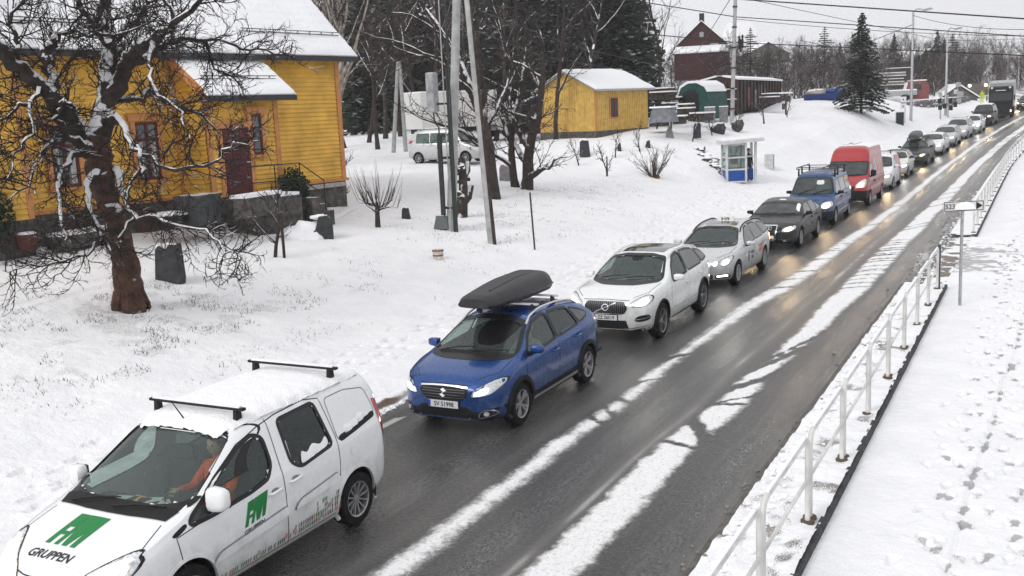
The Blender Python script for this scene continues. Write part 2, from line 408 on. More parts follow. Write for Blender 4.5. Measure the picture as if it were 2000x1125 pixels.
    xe = 1 - np.clip((Lx + 9.62) / .12 + (fbm(Lx, Y, .3, 4, 81) - .5) * 1.6, 0, 1); sn = np.maximum(sn, xe)
    if True:                 # faint painted edge line near the left verge, seen between cars
        paint = ((np.abs(Lx + 9.12) < .06) & (fbm(Lx, Y, .3, 3, 90) > .43) & ((Y % 2.0) < 1.4)).astype(float)
    # zebra crossing far ahead
    zb = ((Y > 89) & (Y < 91.8) & (((Lx + 9.3) % 1.0) < .5)).astype(float); paint = np.maximum(paint, zb)
    Z = rz(Y) + .024 * sn * (.7 + .6 * fbm(Lx, Y, .12, 3, 5)) + .004 * slush - .004 * np.clip(wet, 0, 1) + .03 * np.clip((Lx + 6) / 3.5, -1, 1) * 0
    X = Lx + rx(Y)
    m = bpy.data.materials.new('wet_road'); m.use_nodes = True; N, L = nodes(m); b = N['Principled BSDF']
    tc = N.new('ShaderNodeTexCoord')
    def noise(s, d=6, rr=.6, st=(1, 1, 1)):
        mp = N.new('ShaderNodeMapping'); mp.inputs['Scale'].default_value = st; L.new(tc.outputs['Object'], mp.inputs[0])
        n = N.new('ShaderNodeTexNoise'); n.inputs['Scale'].default_value = s; n.inputs['Detail'].default_value = d; n.inputs['Roughness'].default_value = rr
        L.new(mp.outputs[0], n.inputs['Vector']); return n.outputs[0]
    def A(nm):
        a = N.new('ShaderNodeAttribute'); a.attribute_name = nm; return a.outputs['Fac']
    def mr(src, a, b_, c=0., d=1.):
        q = N.new('ShaderNodeMapRange'); L.new(src, q.inputs[0]); q.inputs[1].default_value = a; q.inputs[2].default_value = b_; q.inputs[3].default_value = c; q.inputs[4].default_value = d; return q.outputs[0]
    def ma(op, a, b_):
        n = N.new('ShaderNodeMath'); n.operation = op
        for i, v in enumerate((a, b_)):
            if hasattr(v, 'links'): L.new(v, n.inputs[i])
            else: n.inputs[i].default_value = v
        return n.outputs[0]
    def mc(f, a, b_):
        n = N.new('ShaderNodeMix'); n.data_type = 'RGBA'; L.new(f, n.inputs[0])
        for i, v in ((6, a), (7, b_)):
            if hasattr(v, 'links'): L.new(v, n.inputs[i])
            else: n.inputs[i].default_value = (*v, 1)
        return n.outputs[2]
    fine = noise(85, 8, .75); grit = noise(260, 4, .8); mid = noise(5, 6, .6, (1.6, .35, 1))
    blot = noise(26, 8, .8, (1, .55, 1)); asph = mc(mr(blot, .44, .58), (.012, .012, .013), (.105, .105, .104)); asph = mc(mr(mid, .38, .66, 0, .55), asph, (.038, .038, .038)); stre = noise(8, 7, .7, (2.0, .10, 1)); asph = mc(mr(stre, .54, .70, 0, .5), asph, (.15, .15, .148))
    brown = (.13, .125, .118)
    c = mc(mr(ma('ADD', A('slush'), ma('MULTIPLY', fine, .55)), .34, .75), asph, brown)
    c = mc(mr(ma('ADD', A('slush'), ma('MULTIPLY', fine, .8)), .86, 1.0), c, (.42, .41, .40))
    c = mc(ma('MULTIPLY', A('paint'), mr(fine, .4, .5)), c, (.55, .54, .5))
    big = noise(13, 8, .75); sf = mr(ma('ADD', A('snow'), ma('ADD', ma('MULTIPLY', fine, 1.2), ma('MULTIPLY', big, 1.3))), 1.62, 2.02)
    snc = mc(mr(noise(28, 7, .75), .50, .68), (.86, .86, .87), (.50, .495, .49))
    sm = ma('ADD', A('snow'), ma('ADD', ma('MULTIPLY', fine, .9), ma('MULTIPLY', big, 1.0))); c = mc(mr(sm, 1.15, 1.50, 0, .8), c, (.26, .25, .24))
    c = mc(sf, c, snc); L.new(c, b.inputs['Base Color'])
    ro = mr(A('wet'), 0, 1, .32, .11); ro = ma('ADD', ro, mr(fine, .3, .7, -.05, .10))
    rm = N.new('ShaderNodeMix'); rm.data_type = 'FLOAT'; L.new(sf, rm.inputs[0]); L.new(ro, rm.inputs[2]); rm.inputs[3].default_value = .8; L.new(rm.outputs[0], b.inputs['Roughness'])
    b.inputs['Specular IOR Level'].default_value = .5
    bp = N.new('ShaderNodeBump'); bp.inputs['Distance'].default_value = .008; L.new(mr(A('wet'), 0, 1, .85, .35), bp.inputs['Strength'])
    L.new(ma('ADD', ma('MULTIPLY', grit, .5), ma('ADD', fine, ma('MULTIPLY', noise(24, 5, .6), 2.2))), bp.inputs['Height']); L.new(bp.outputs[0], b.inputs['Normal'])
    return grid_obj('road', X, Y, Z, m, {'snow': sn, 'slush': slush, 'wet': np.clip(wet, 0, 1), 'paint': paint})
road()

# ---- pavement on the right, with footprints and a bicycle track
def pavement():
    ys = np.exp(np.arange(math.log(6), math.log(60), .0028)); xs = np.arange(-2.12, 2.2, .026)
    X, Y = np.meshgrid(xs, ys, indexing='ij')
    Z = (fbm(X, Y, .7, 4, 14) - .5) * .03 + (fbm(X, Y, .09, 3, 15) - .5) * .012
    D = np.zeros_like(Z); r = random.Random(8)
    Z += .035
    def stamp(x, y, ang, dep, dirt, L_=.26, W_=.09):
        i0, i1 = np.searchsorted(xs, [x - .25, x + .25]); j0, j1 = np.searchsorted(ys, [y - .28, y + .28])
        if i1 - i0 < 3 or j1 - j0 < 3: return
        sl = (slice(i0, i1), slice(j0, j1)); z, d = Z[sl].copy(), D[sl].copy(); foot(z, d, X[sl], Y[sl], x, y, ang, dep, L_, W_, dirt); Z[sl] = z; D[sl] = d
    for lane, sp, dr, seed in ((-1.02, .68, .42, 1), (-.78, .6, .52, 2), (-.42, .72, .36, 3), (-.15, .55, .5, 4), (.25, .62, .45, 5), (.6, .7, .4, 6), (-.6, .9, .5, 7), (.05, .8, .56, 8), (1., .6, .4, 9), (1.4, .7, .4, 10), (-.9, .8, .6, 11), (-.3, .66, .6, 12), (.15, .7, .6, 13), (.4, .6, .6, 14), (-.68, .7, .5, 15)):
        rr = random.Random(seed); y = 6 + rr.random(); k = 0
        while y < 55:
            stamp(lane + .10 * (1 if k % 2 else -1) + rr.uniform(-.10, .10) + .1 * sin(y * .3 + seed), y, pi / 2 + rr.uniform(-.35, .35), rr.uniform(.02, .045), dr * rr.uniform(.7, 1.4))
            y += sp * rr.uniform(.75, 1.5); k += 1
    tx = np.interp(Y, [6, 11, 18, 22, 30, 60], [-.95, -.72, -.47, -.33, -.15, .2]) + .02 * np.sin(Y * 1.3)
    k = np.clip(1.5 - np.abs(X - tx) / .028, 0, 1) * (Y < 26); Z -= .028 * k; D += .5 * k
    # slushy car tracks where the side road crosses, y 27.5 .. 37
    cr = np.exp(-((Y - 32) / 3.9) ** 4)
    tr = np.zeros_like(Z)
    for i in range(15):
        y0 = 28.2 + i * .58 + r.uniform(-.15, .15); bend = r.uniform(-.5, 2.4); wd = r.uniform(.07, .16)
        yy = y0 + bend * np.exp(-(X + 2.1) * r.uniform(.5, 1.1)) * (1 if i % 3 else -.5)
        tr = np.maximum(tr, np.clip(1.4 - np.abs(Y - yy) / wd, 0, 1) * r.uniform(.5, 1))
    n = fbm(X, Y, .18, 4, 33); Z -= .03 * tr * cr; Z += (n - .5) * .05 * cr
    D += cr * (tr * .42 + .18 + .35 * np.clip(-.4 - X, 0, 1.4)) * (.3 + 1.3 * n) * np.clip(1.2 - .35 * (X + 2.1) * .6, .3, 1)
    grid_obj('pavement', X, Y, Z, snow_mat('snow_pavement', (.52, .52, .53), 70), {'dirt': D})
pavement()

def strip(name, x0, x1, y0, y1, z, m, n=60, seed=0, amp=.02, dirt=0.):
    xs = np.linspace(x0, x1, max(4, int((x1 - x0) / .05))) if x1 - x0 < 3 else np.linspace(x0, x1, 20); ys = np.exp(np.linspace(math.log(y0), math.log(y1), n))
    X, Y = np.meshgrid(xs, ys, indexing='ij'); Z = z + (fbm(X, Y, .25, 4, seed) - .5) * amp * 2 + rz(Y)
    D = dirt * np.clip(fbm(X, Y, .3, 4, seed + 3) * 2 - .5, 0, 1)
    return grid_obj(name, X + rx(Y), Y, Z, m, {'dirt': D})
SN = snow_mat('snow_plain', (.25, .22, .2), 60)
# raised verge between road and pavement (snow on top of a dark concrete kerb wall), two runs with the side road between
strip('verge_near', -3.02, -2.075, 4, 26.9, .13, SN, 500, 2, .06, .62)
strip('verge_far', -2.75, -1.95, 36.8, 250, .13, SN, 500, 4, .035, .4)
strip('side_road', -2.66, -2.05, 26.4, 37.4, .02, SN, 120, 6, .02, 1.05)
strip('far_pavement', 2.1, 14, 4, 330, .03, SN, 200, 7, .03, .1)
strip('far_pavement_inner', -1.96, 2.3, 55, 330, .02, SN, 200, 8, .03, .25)
strip('near_ground', -30, 30, .5, 6.2, -.04, SN, 20, 8, .03, .1)
KW = mat('kerb_concrete', (.045, .045, .048), .8, noise=(7, .5), bump=(40, .4))
def kerb(y0, y1, xw, name):
    mb = MB(); y = y0
    while y < y1:
        l = min(1.0 if y < 30 else 3.0, y1 - y); xo = float(rx(y)); z0 = float(rz(y))
        mb.box((xw + xo, y + l / 2, z0 + .015), (.075, l - .012, .20)); y += l
    o = mb.build(name, KW); o['kind'] = 'structure'
kerb(4, 26.95, -2.07, 'kerb'); kerb(36.8, 200, -1.95, 'kerb_far')
mb = MB(); y = 4.0
while y < 26.9:
    mb.box((-3.07, y + .5, .02), (.11, .997, .11)); y += 1.0
o = mb.build('road_kerb', mat('granite_kerb', (.11, .10, .09), .7, noise=(9, .4), bump=(50, .4))); o['kind'] = 'structure'

# base ground far to both sides
mbg = MB(); mbg.add([(14, -60, -.3), (900, -60, -.3), (900, 900, -.3), (14, 900, -.3)], [(0, 1, 2, 3)])
o = mbg.build('snow_ground', SN); o['kind'] = 'structure'
# ------------------------------------------------------------------ vehicles
def paint(name, col, metal=0., rough=.28, dirt=.25):
    if name in _M: return _M[name]
    m = mat(name, col, rough, metal, coat=.6 if max(col) > .1 else .15, spec=.5 if max(col) > .1 else .25); N, L = nodes(m); b = N['Principled BSDF']
    tc = N.new('ShaderNodeTexCoord'); sp = N.new('ShaderNodeSeparateXYZ'); L.new(tc.outputs['Object'], sp.inputs[0])
    n = N.new('ShaderNodeTexNoise'); n.inputs['Scale'].default_value = 7; n.inputs['Detail'].default_value = 8; L.new(tc.outputs['Object'], n.inputs['Vector'])
    # road grime on the lower body, wet speckle everywhere
    a = N.new('ShaderNodeMath'); a.operation = 'MULTIPLY_ADD'; L.new(n.outputs[0], a.inputs[0]); a.inputs[1].default_value = -.9; L.new(sp.outputs[2], a.inputs[2])
    r = N.new('ShaderNodeMapRange'); L.new(a.outputs[0], r.inputs[0]); r.inputs[1].default_value = .35; r.inputs[2].default_value = -.25; r.inputs[3].default_value = 0; r.inputs[4].default_value = dirt
    mx_ = N.new('ShaderNodeMix'); mx_.data_type = 'RGBA'; L.new(r.outputs[0], mx_.inputs[0]); mx_.inputs[6].default_value = (*col, 1); mx_.inputs[7].default_value = (.13, .12, .11, 1)
    n3 = N.new('ShaderNodeTexNoise'); n3.inputs['Scale'].default_value = 120; n3.inputs['Detail'].default_value = 2; L.new(tc.outputs['Object'], n3.inputs['Vector'])
    r3 = N.new('ShaderNodeMapRange'); L.new(n3.outputs[0], r3.inputs[0]); r3.inputs[1].default_value = .66; r3.inputs[2].default_value = .72; r3.inputs[4].default_value = .16
    m3 = N.new('ShaderNodeMix'); m3.data_type = 'RGBA'; L.new(r3.outputs[0], m3.inputs[0]); L.new(mx_.outputs[2], m3.inputs[6]); m3.inputs[7].default_value = (.55, .56, .58, 1)
    L.new(m3.outputs[2], b.inputs['Base Color'])
    rr = N.new('ShaderNodeMapRange'); L.new(n.outputs[0], rr.inputs[0]); rr.inputs[1].default_value = .3; rr.inputs[2].default_value = .7; rr.inputs[3].default_value = rough - .06; rr.inputs[4].default_value = rough + .12; L.new(rr.outputs[0], b.inputs['Roughness'])
    bp = N.new('ShaderNodeBump'); bp.inputs['Strength'].default_value = .10; bp.inputs['Distance'].default_value = .003; L.new(n3.outputs[0], bp.inputs['Height']); L.new(bp.outputs[0], b.inputs['Normal'])
    return m
def glass(name, tint=(.42, .50, .48), sheen_film=0.):
    if name in _M: return _M[name]
    m = bpy.data.materials.new(name); m.use_nodes = True; N, L = nodes(m); N.remove(N['Principled BSDF']); out = N['Material Output']
    t = N.new('ShaderNodeBsdfTransparent'); t.inputs[0].default_value = (*tint, 1)
    g = N.new('ShaderNodeBsdfGlossy'); g.inputs['Roughness'].default_value = .04; g.inputs[0].default_value = (.9, .95, .95, 1)
    f = N.new('ShaderNodeFresnel'); ge = N.new('ShaderNodeNewGeometry'); io = N.new('ShaderNodeMapRange'); L.new(ge.outputs['Backfacing'], io.inputs[0]); io.inputs[3].default_value = 1.5; io.inputs[4].default_value = 1 / 1.5; L.new(io.outputs[0], f.inputs[0])
    tc = N.new('ShaderNodeTexCoord'); n = N.new('ShaderNodeTexNoise'); n.inputs['Scale'].default_value = 90; n.inputs['Detail'].default_value = 3; L.new(tc.outputs['Object'], n.inputs['Vector'])
    d = N.new('ShaderNodeBsdfDiffuse'); d.inputs[0].default_value = (.34, .42, .40, 1)  # speckled pale film, raised to stand for sky reflected in the glass
    r = N.new('ShaderNodeMapRange'); L.new(n.outputs[0], r.inputs[0]); r.inputs[1].default_value = .5; r.inputs[2].default_value = .75; r.inputs[3].default_value = .02 + sheen_film; r.inputs[4].default_value = .22 + sheen_film
    a = N.new('ShaderNodeMixShader'); L.new(f.outputs[0], a.inputs[0]); L.new(t.outputs[0], a.inputs[1]); L.new(g.outputs[0], a.inputs[2])
    b = N.new('ShaderNodeMixShader'); L.new(r.outputs[0], b.inputs[0]); L.new(a.outputs[0], b.inputs[1]); L.new(d.outputs[0], b.inputs[2]); L.new(b.outputs[0], out.inputs[0])
    _M[name] = m; return m
GLASS = glass('car_glass', (.54, .62, .59), .04); GLASSD = glass('tinted_glass', (.12, .13, .13))
DGLASS = mat('dark_glass', (.030, .040, .038), .10, coat=.6, noise=(3, .6))
BLK = mat('black_plastic', (.012, .012, .013), .6, noise=(40, .4), spec=.25)
RUB = mat('tyre_rubber', (.012, .012, .013), .85, spec=.2, noise=(25, .5), bump=(60, .6))
SEAL = mat('window_seal', (.012, .012, .013), .4)
CHR = mat('chrome', (.75, .76, .78), .15, 1)
RIM = mat('alloy_rim', (.42, .42, .43), .35, .8, noise=(12, .25)); RIMD = mat('dark_alloy', (.05, .05, .055), .35, .6)
LENS = mat('lamp_lens', (.62, .64, .66), .12, .3, coat=.8, noise=(30, .35))
LAMPW = mat('headlamp_glow_white', (1, .95, .85), .3, emit=(1, .92, .76), es=2.6)
LAMPY = mat('headlamp_glow_warm', (1, .85, .6), .3, emit=(1, .68, .34), es=3.2)
LAMPC = mat('headlamp_glow_cool', (1, 1, .97), .3, emit=(1, .97, .92), es=7)
TAIL = mat('tail_lamp', (.45, .02, .015), .2, coat=.6); TAILON = mat('tail_lamp_on', (.6, .03, .02), .25, emit=(1, .08, .03), es=1.2)
AMB = mat('amber_lamp', (.8, .3, .05), .3, emit=(1, .45, .12), es=5)
PLATE = mat('plate_white', (.55, .56, .57), .5, noise=(40, .25)); INK = mat('plate_ink', (.01, .01, .012), .5); PBLUE = mat('plate_blue', (.02, .05, .3), .5)
INT = mat('cabin_trim', (.03, .03, .032), .8); SEAT = mat('seat_fabric', (.045, .045, .05), .9)
SNOWC = mat('car_snow', (.84, .84, .86), .8, spec=.2, bump=(30, .6, .03))

def chaikin(P, it=2):
    for _ in range(it):
        Q = [P[0]]
        for a, b in zip(P[:-1], P[1:]):
            Q.append((a[0] * .75 + b[0] * .25, a[1] * .75 + b[1] * .25)); Q.append((a[0] * .25 + b[0] * .75, a[1] * .25 + b[1] * .75))
        Q.append(P[-1]); P = Q
    return P
def smooth_prof(pts, sig, x0, x1):
    xs = np.arange(x0 - .5, x1 + .5, .01); p = sorted(pts); v = np.interp(xs, [a for a, b in p], [b for a, b in p])
    n = max(1, int(sig * 3 / .01)); k = np.exp(-.5 * (np.arange(-n, n + 1) * .01 / sig) ** 2); k /= k.sum()
    v = np.convolve(np.pad(v, n, mode='edge'), k, 'valid'); return lambda x: float(np.interp(x, xs, v))
def clip_poly_grid(poly, step):
    """triangulated fill of a 2D polygon, cut along a grid so that it can be draped"""
    bm = bmesh.new(); vs = [bm.verts.new((x, y, 0)) for x, y in poly]
    try: bm.faces.new(vs)
    except ValueError: bm.free(); return [], []
    return _cut(bm, step)
def _cut(bm, step):
    xs = [v.co.x for v in bm.verts]; ys = [v.co.y for v in bm.verts]
    for ax, lo, hi in ((0, min(xs), max(xs)), (1, min(ys), max(ys))):
        k = math.ceil(lo / step) * step
        while k < hi:
            co = Vector((k, 0, 0)) if ax == 0 else Vector((0, k, 0)); no = Vector((1, 0, 0)) if ax == 0 else Vector((0, 1, 0))
            bmesh.ops.bisect_plane(bm, geom=bm.verts[:] + bm.edges[:] + bm.faces[:], plane_co=co, plane_no=no, dist=1e-6); k += step
    bmesh.ops.triangulate(bm, faces=bm.faces[:]); bm.verts.index_update()
    r = [(v.co.x, v.co.y) for v in bm.verts], [tuple(v.index for v in f.verts) for f in bm.faces]; bm.free(); return r
def in_poly(x, y, P):
    c = False; j = len(P) - 1
    for i in range(len(P)):
        if (P[i][1] > y) != (P[j][1] > y) and x < (P[j][0] - P[i][0]) * (y - P[i][1]) / (P[j][1] - P[i][1]) + P[i][0]: c = not c
        j = i
    return c
def round_poly(P, it=2, r=.055):
    Q = []; n = len(P)
    for i in range(n):
        p, a, b = Vector(P[i]), Vector(P[i - 1]), Vector(P[(i + 1) % n]); u, w_ = a - p, b - p; ra = min(r, u.length * .42); rb = min(r, w_.length * .42)
        s0, s1 = p + u.normalized() * ra, p + w_.normalized() * rb
        for k in range(it + 2):
            t = k / (it + 1); q = s0 * (1 - t) ** 2 + p * 2 * t * (1 - t) + s1 * t * t; Q.append((q.x, q.y))
    return Q
def offset_poly(P, d):
    n = len(P); ar = sum(P[i][0] * P[(i + 1) % n][1] - P[(i + 1) % n][0] * P[i][1] for i in range(n)); s = 1 if ar > 0 else -1; Q = []
    for i in range(n):
        a, b, c = Vector((*P[i - 1], 0)), Vector((*P[i], 0)), Vector((*P[(i + 1) % n], 0)); t = (c - a)
        if t.length < 1e-9: Q.append(P[i]); continue
        t.normalize(); Q.append((b.x + s * t.y * d, b.y - s * t.x * d))
    return Q
_TXT = {}
def text_mesh(txt, size=1.0, font_bold=True, shear=0., xs=1.):
    """flat text as (verts2d, faces), centred at 0, cap height = size"""
    cu = bpy.data.curves.new('txt', 'FONT'); cu.body = txt; cu.size = 1; cu.align_x = 'CENTER'; cu.shear = shear; cu.resolution_u = 3
    if font_bold: cu.offset = .022
    o = bpy.data.objects.new('txt', cu); C.objects.link(o); bpy.context.view_layer.update()
    me = o.evaluated_get(bpy.context.evaluated_depsgraph_get()).to_mesh()
    bm = bmesh.new(); bm.from_mesh(me); bm.verts.ensure_lookup_table()
    ys = [v.co.y for v in bm.verts]; xs_ = [v.co.x for v in bm.verts]; k = size / .70
    cy = .345; cx = (min(xs_) + max(xs_)) / 2
    for v in bm.verts: v.co = Vector(((v.co.x - cx) * k * xs, (v.co.y - cy) * k, 0))
    o.to_mesh_clear() if False else None
    bpy.data.objects.remove(o); bpy.data.curves.remove(cu)
    return bm

S_LAMPS = 15.0
class Car:
    VIEWS = {}
    def __init__(s, name, label, cat, pos, spec, group=None, rzv=-90.0, detail=1.0):
        s.S = spec; s.root = empty(name, pos, R(rzv), label, cat, group); s.det = detail
        s.W = spec['w'] / 2; s.body_mesh()
    # -- body surface
    def body_mesh(s):
        S = s.S; xf, xr = S['top'][0][0], S['top'][-1][0]; sg = S.get('sig', .03)
        top = smooth_prof(S['top'], sg, xr, xf); belt = smooth_prof(S['belt'], .05, xr, xf); plan = smooth_prof(S['plan'], .03, xr, xf); bot = smooth_prof(S['bot'], .03, xr, xf)
        tb = S.get('tumble', .5); s.topf, s.beltf, s.planf = top, belt, plan
        step = .05 / s.det; xs = [xf]; x = xf
        while x > xr:
            dx = step if (xf - x > .25 and x - xr > .25) else step * .4; x = max(x - dx, xr); xs.append(x)
        rings = []
        for x in xs:
            w = plan(x); zt = top(x); zb = bot(x); zs = min(belt(x), zt - .05); zm = zb + (zs - zb) * .55
            we = max(w * .45, w * .97 - tb * (zt - zs)); er = min(S.get('er', .09), (zt - zs) * .6 + .01)
            hw = w * S.get('cheek', 1.0)
            P = [(0, zb), (w * .8, zb), (w * .93, zb + .02), (w * .985, zb + .14), (w, zm), (hw, zm + (zs - zm) * .5), (w * .985, zs - .03), (w * .962, zs + .015),
                 (we + (w * .95 - we) * .3, zs + (zt - zs) * .62), (we, zt - er), (we - er * .8, zt - .012 - S.get('crown', .02)), (we * .55, zt - .006), (0, zt)]
            rings.append(chaikin(P, 2))
        n = len(rings[0]); V = []; F = []
        full = []
        for x, r in zip(xs, rings):
            full.append([(x, y, z) for y, z in r] + [(x, -y, z) for y, z in r[-2:0:-1]])
        def cap(ring, sgn, bulge):
            cz = sum(p[2] for p in ring) / len(ring); out = []
            for f in (.93, .8, .55, .28, .08):
                out.append([(p[0] + sgn * bulge * (1 - f * f), p[1] * f, cz + (p[2] - cz) * f) for p in ring])
            return out
        seq = cap(full[0], 1, S.get('bulge', .04))[::-1] + full + cap(full[-1], -1, S.get('bulge', .04) * .7)
        m = len(full[0])
        for r in seq: V += r
        for i in range(len(seq) - 1):
            for k in range(m):
                k2 = (k + 1) % m; F.append((i * m + k, (i + 1) * m + k, (i + 1) * m + k2, i * m + k2))
        F.append(tuple(range(m))); F.append(tuple((len(seq) - 1) * m + k for k in range(m))[::-1])
        s.V, s.F = V, F; s.bvh = BVHTree.FromPolygons([Vector(v) for v in V], F)
    def finish_body(s, m, cuts, extra=None):
        """cut wheel wells and window openings, link the body"""
        S = s.S; V = [list(v) for v in s.V]; ar = S.get('arch', S['wr'] + .055); keep = []
        cx = [Vector((0, 0, 0))] * 0
        ax = ((0, S['wr'] + .01), (-S['wb'], S['wr'] + .01))
        snapped = {}
        for f in s.F:
            c = [sum(V[i][k] for i in f) / len(f) for k in range(3)]; kill = False
            if abs(c[1]) > s.W * .55:
                for a, az in ax:
                    if (c[0] - a) ** 2 + (c[2] - az) ** 2 < ar * ar: kill = True
            for view, P in cuts:
                if kill: break
                if view == 'side' and abs(c[1]) > .35 * s.W and in_poly(c[0], c[2], P): kill = True
                if view == 'front' and c[0] > S['cowl'] - 1.7 and in_poly(c[1], c[2], P) and s.fx(c): kill = True
            if not kill: keep.append(f)
        # snap the rim of the wheel wells to a circle
        used = {}
        for f in keep:
            for i in f: used[i] = used.get(i, 0) + 1
        tot = {}
        for f in s.F:
            for i in f: tot[i] = tot.get(i, 0) + 1
        for i, c in used.items():
            if c < tot[i] and abs(V[i][1]) > s.W * .6:
                for a, az in ax:
                    dx, dz = V[i][0] - a, V[i][2] - az; d = math.hypot(dx, dz)
                    if abs(d - ar) < .09 and d > 1e-4: V[i][0] = a + dx / d * ar; V[i][2] = az + dz / d * ar
        mb = MB(); remap = {}
        for f in keep:
            for i in f:
                if i not in remap: remap[i] = len(mb.v); mb.v.append(tuple(V[i]))
            mb.f.append(tuple(remap[i] for i in f))
        s.body = mb.build('body', m, s.root, 40)
        # wheel wells and arch lips
        fl = S.get('flare')
        for a, az in ax:
            for sd in (1, -1):
                wl = MB(); lip = MB()
                y1 = sd * (s.W - .03); y0 = sd * (s.W - .34); n = 22; pts = []
                for k in range(n + 1):
                    t = -.35 + (pi + .7) * k / n; pts.append((a + cos(t) * (ar + .004), az + sin(t) * (ar + .004)))
                b = len(wl.v)
                for x, z in pts: wl.v += [(x, y1, z), (x, y0, z)]
                for k in range(n): wl.f.append((b + 2 * k, b + 2 * k + 1, b + 2 * k + 3, b + 2 * k + 2))
                wl.add([(x, y0, z) for x, z in pts] , [tuple(range(n + 1))])
                wdt = fl or .022; out = .022 if fl else .006
                ring = [p for p in pts if p[1] > S['bot'][len(S['bot']) // 2][1] - .02]
                b = len(lip.v)
                for x, z in ring:
                    dx, dz = x - a, z - az; l = math.hypot(dx, dz); q = []
                    for rr, off in ((ar - .012, -.03), (ar - .012, out), (ar + wdt, out), (ar + wdt + .012, -.02)):
                        X, Z = a + dx / l * rr, az + dz / l * rr
                        X2, Z2 = a + dx / l * (ar + wdt * .6), az + dz / l * (ar + wdt * .6)
                        h = s.bvh.ray_cast(Vector((X2, sd * 2, Z2)), Vector((0, -sd, 0)), 2)[0]; yy = abs(h.y) if h else s.W * .97
                        q.append((X, sd * (max(yy, s.W * .86) + off), Z))
                    lip.v += q
                for k in range(len(ring) - 1):
                    for j in range(3): lip.f.append((b + 4 * k + j, b + 4 * k + j + 1, b + 4 * k + 5 + j, b + 4 * k + 4 + j))
                wl.build('wheel_well', INT, s.root); lip.build('arch_trim' if fl else 'arch_lip', BLK if fl else m, s.root, 40)
        fb = MB().box((-S['wb'] / 2, 0, S['bot'][1][1] + .07), (S['wb'] + .9, s.W * 1.5, .08)); fb.build('underbody', INT, s.root)
    def fx(s, c): return True
    # -- draping
    def hit(s, view, a, b, off=.003):
        if view in ('side', 'sider'):
            sd = 1 if view == 'side' else -1; o, d = Vector((a, sd * 3, b)), Vector((0, -sd, 0))
        elif view == 'front': o, d = Vector((5, a, b)), Vector((-1, 0, 0))
        elif view == 'rear': o, d = Vector((-9, a, b)), Vector((1, 0, 0))
        elif view == 'top': o, d = Vector((a, b, 5)), Vector((0, 0, -1))
        else:                                           # ('diag', degrees): a measured along the cut, from the nose corner
            an = R(view[1]); d = Vector((-cos(an), -sin(an), 0)); o = Vector((a * -sin(an), a * cos(an), b)) - d * 6
        h, nn, _, _ = s.bvh.ray_cast(o, d, 12)
        if h is None:
            h, nn, _, _ = s.bvh.find_nearest(o + d * 3 if view not in ('front',) else Vector((s.S['top'][0][0], a, b)))
        if nn.dot(d) > 0: nn = -nn
        return h + nn * off
    def drape(s, name, view, poly, m, off=.003, step=.06, parent=None, both=False, rnd=0, smooth=60):
        if rnd: poly = round_poly(poly, rnd)
        P, F = clip_poly_grid(poly, step) if not isinstance(poly, tuple) else poly
        mb = MB(); 
        views = [view] + (['sider'] if both and view == 'side' else [])
        for v in views:
            mb.add(*s.sheet(v, P, F, off))
        if both and view in ('front', 'rear', 'top'):
            mb.add([s.hit(view, *( (-a, b) if view != 'top' else (a, -b)), off) for a, b in P], F)
        return mb.build(name, m, parent or s.root, smooth)
    def drape2(s, name, view, poly, m, **k):
        """a left and a right copy as two separate parts"""
        r = [s.drape(name, view, poly, m, **k)]
        mir = [(-a, b) for a, b in poly] if view in ('front', 'rear') else ([(a, -b) for a, b in poly] if view == 'top' else poly)
        r.append(s.drape(name, 'sider' if view == 'side' else view, mir, m, **k)); return r
    def band(s, name, view, poly, m, w0=.0, w1=.03, off=.004, parent=None, closed=True, step=.05, rnd=0):
        if rnd: poly = round_poly(poly, rnd)
        Q = []; n = len(poly)
        for i in range(n if closed else n - 1):
            a, b = poly[i], poly[(i + 1) % n]; l = math.hypot(b[0] - a[0], b[1] - a[1]); k = max(1, int(l / step))
            for j in range(k): Q.append((a[0] + (b[0] - a[0]) * j / k, a[1] + (b[1] - a[1]) * j / k))
        if not closed: Q.append(poly[-1])
        n = len(Q)
        if closed: O, I = offset_poly(Q, w1), offset_poly(Q, -w0)
        else:
            O, I = [], []
            for i in range(n):
                a, b = Q[max(i - 1, 0)], Q[min(i + 1, n - 1)]; l = math.hypot(b[0] - a[0], b[1] - a[1]) or 1
                nx, ny = -(b[1] - a[1]) / l, (b[0] - a[0]) / l; O.append((Q[i][0] + nx * w1, Q[i][1] + ny * w1)); I.append((Q[i][0] - nx * w0, Q[i][1] - ny * w0))
        mb = MB()
        for i in range(n): mb.v += [tuple(s.hit(view, *O[i], off)), tuple(s.hit(view, *I[i], off))]
        for i in range(n if closed else n - 1):
            j = (i + 1) % n; mb.f.append((2 * i, 2 * i + 1, 2 * j + 1, 2 * j))
        return mb.build(name, m, parent or s.root, 60)
    def text(s, view, txt, ctr, size, m, ang=0, shear=0, xs=1., name='lettering', off=.005, flip=False, step=.05, parent=None, bold=True):
        bm = text_mesh(txt, size, bold, shear, xs); P, F = _cut(bm, step); ca, sa = cos(ang), sin(ang); f = -1 if flip else 1
        pts = [(ctr[0] + f * (x * ca - y * sa), ctr[1] + (x * sa + y * ca)) for x, y in P]
        return MB().add([s.hit(view, a, b, off) for a, b in pts], F).build(name, m, parent or s.root)
    def window(s, view, poly, g, rnd=2, seal=.028, name='side_window', both=True, inset=-.012):
        poly = round_poly(poly, rnd); r = []
        for v in ([view, 'sider'] if (view == 'side' and both) else [view]):
            P, F = clip_poly_grid(poly, .07)
            o = MB().add(*s.sheet(v, P, F, inset)).build(name, g, s.root, 60); r.append(o)
            s.band('window_frame', v, poly, SEAL, .012, seal, .004, parent=o)
        return r
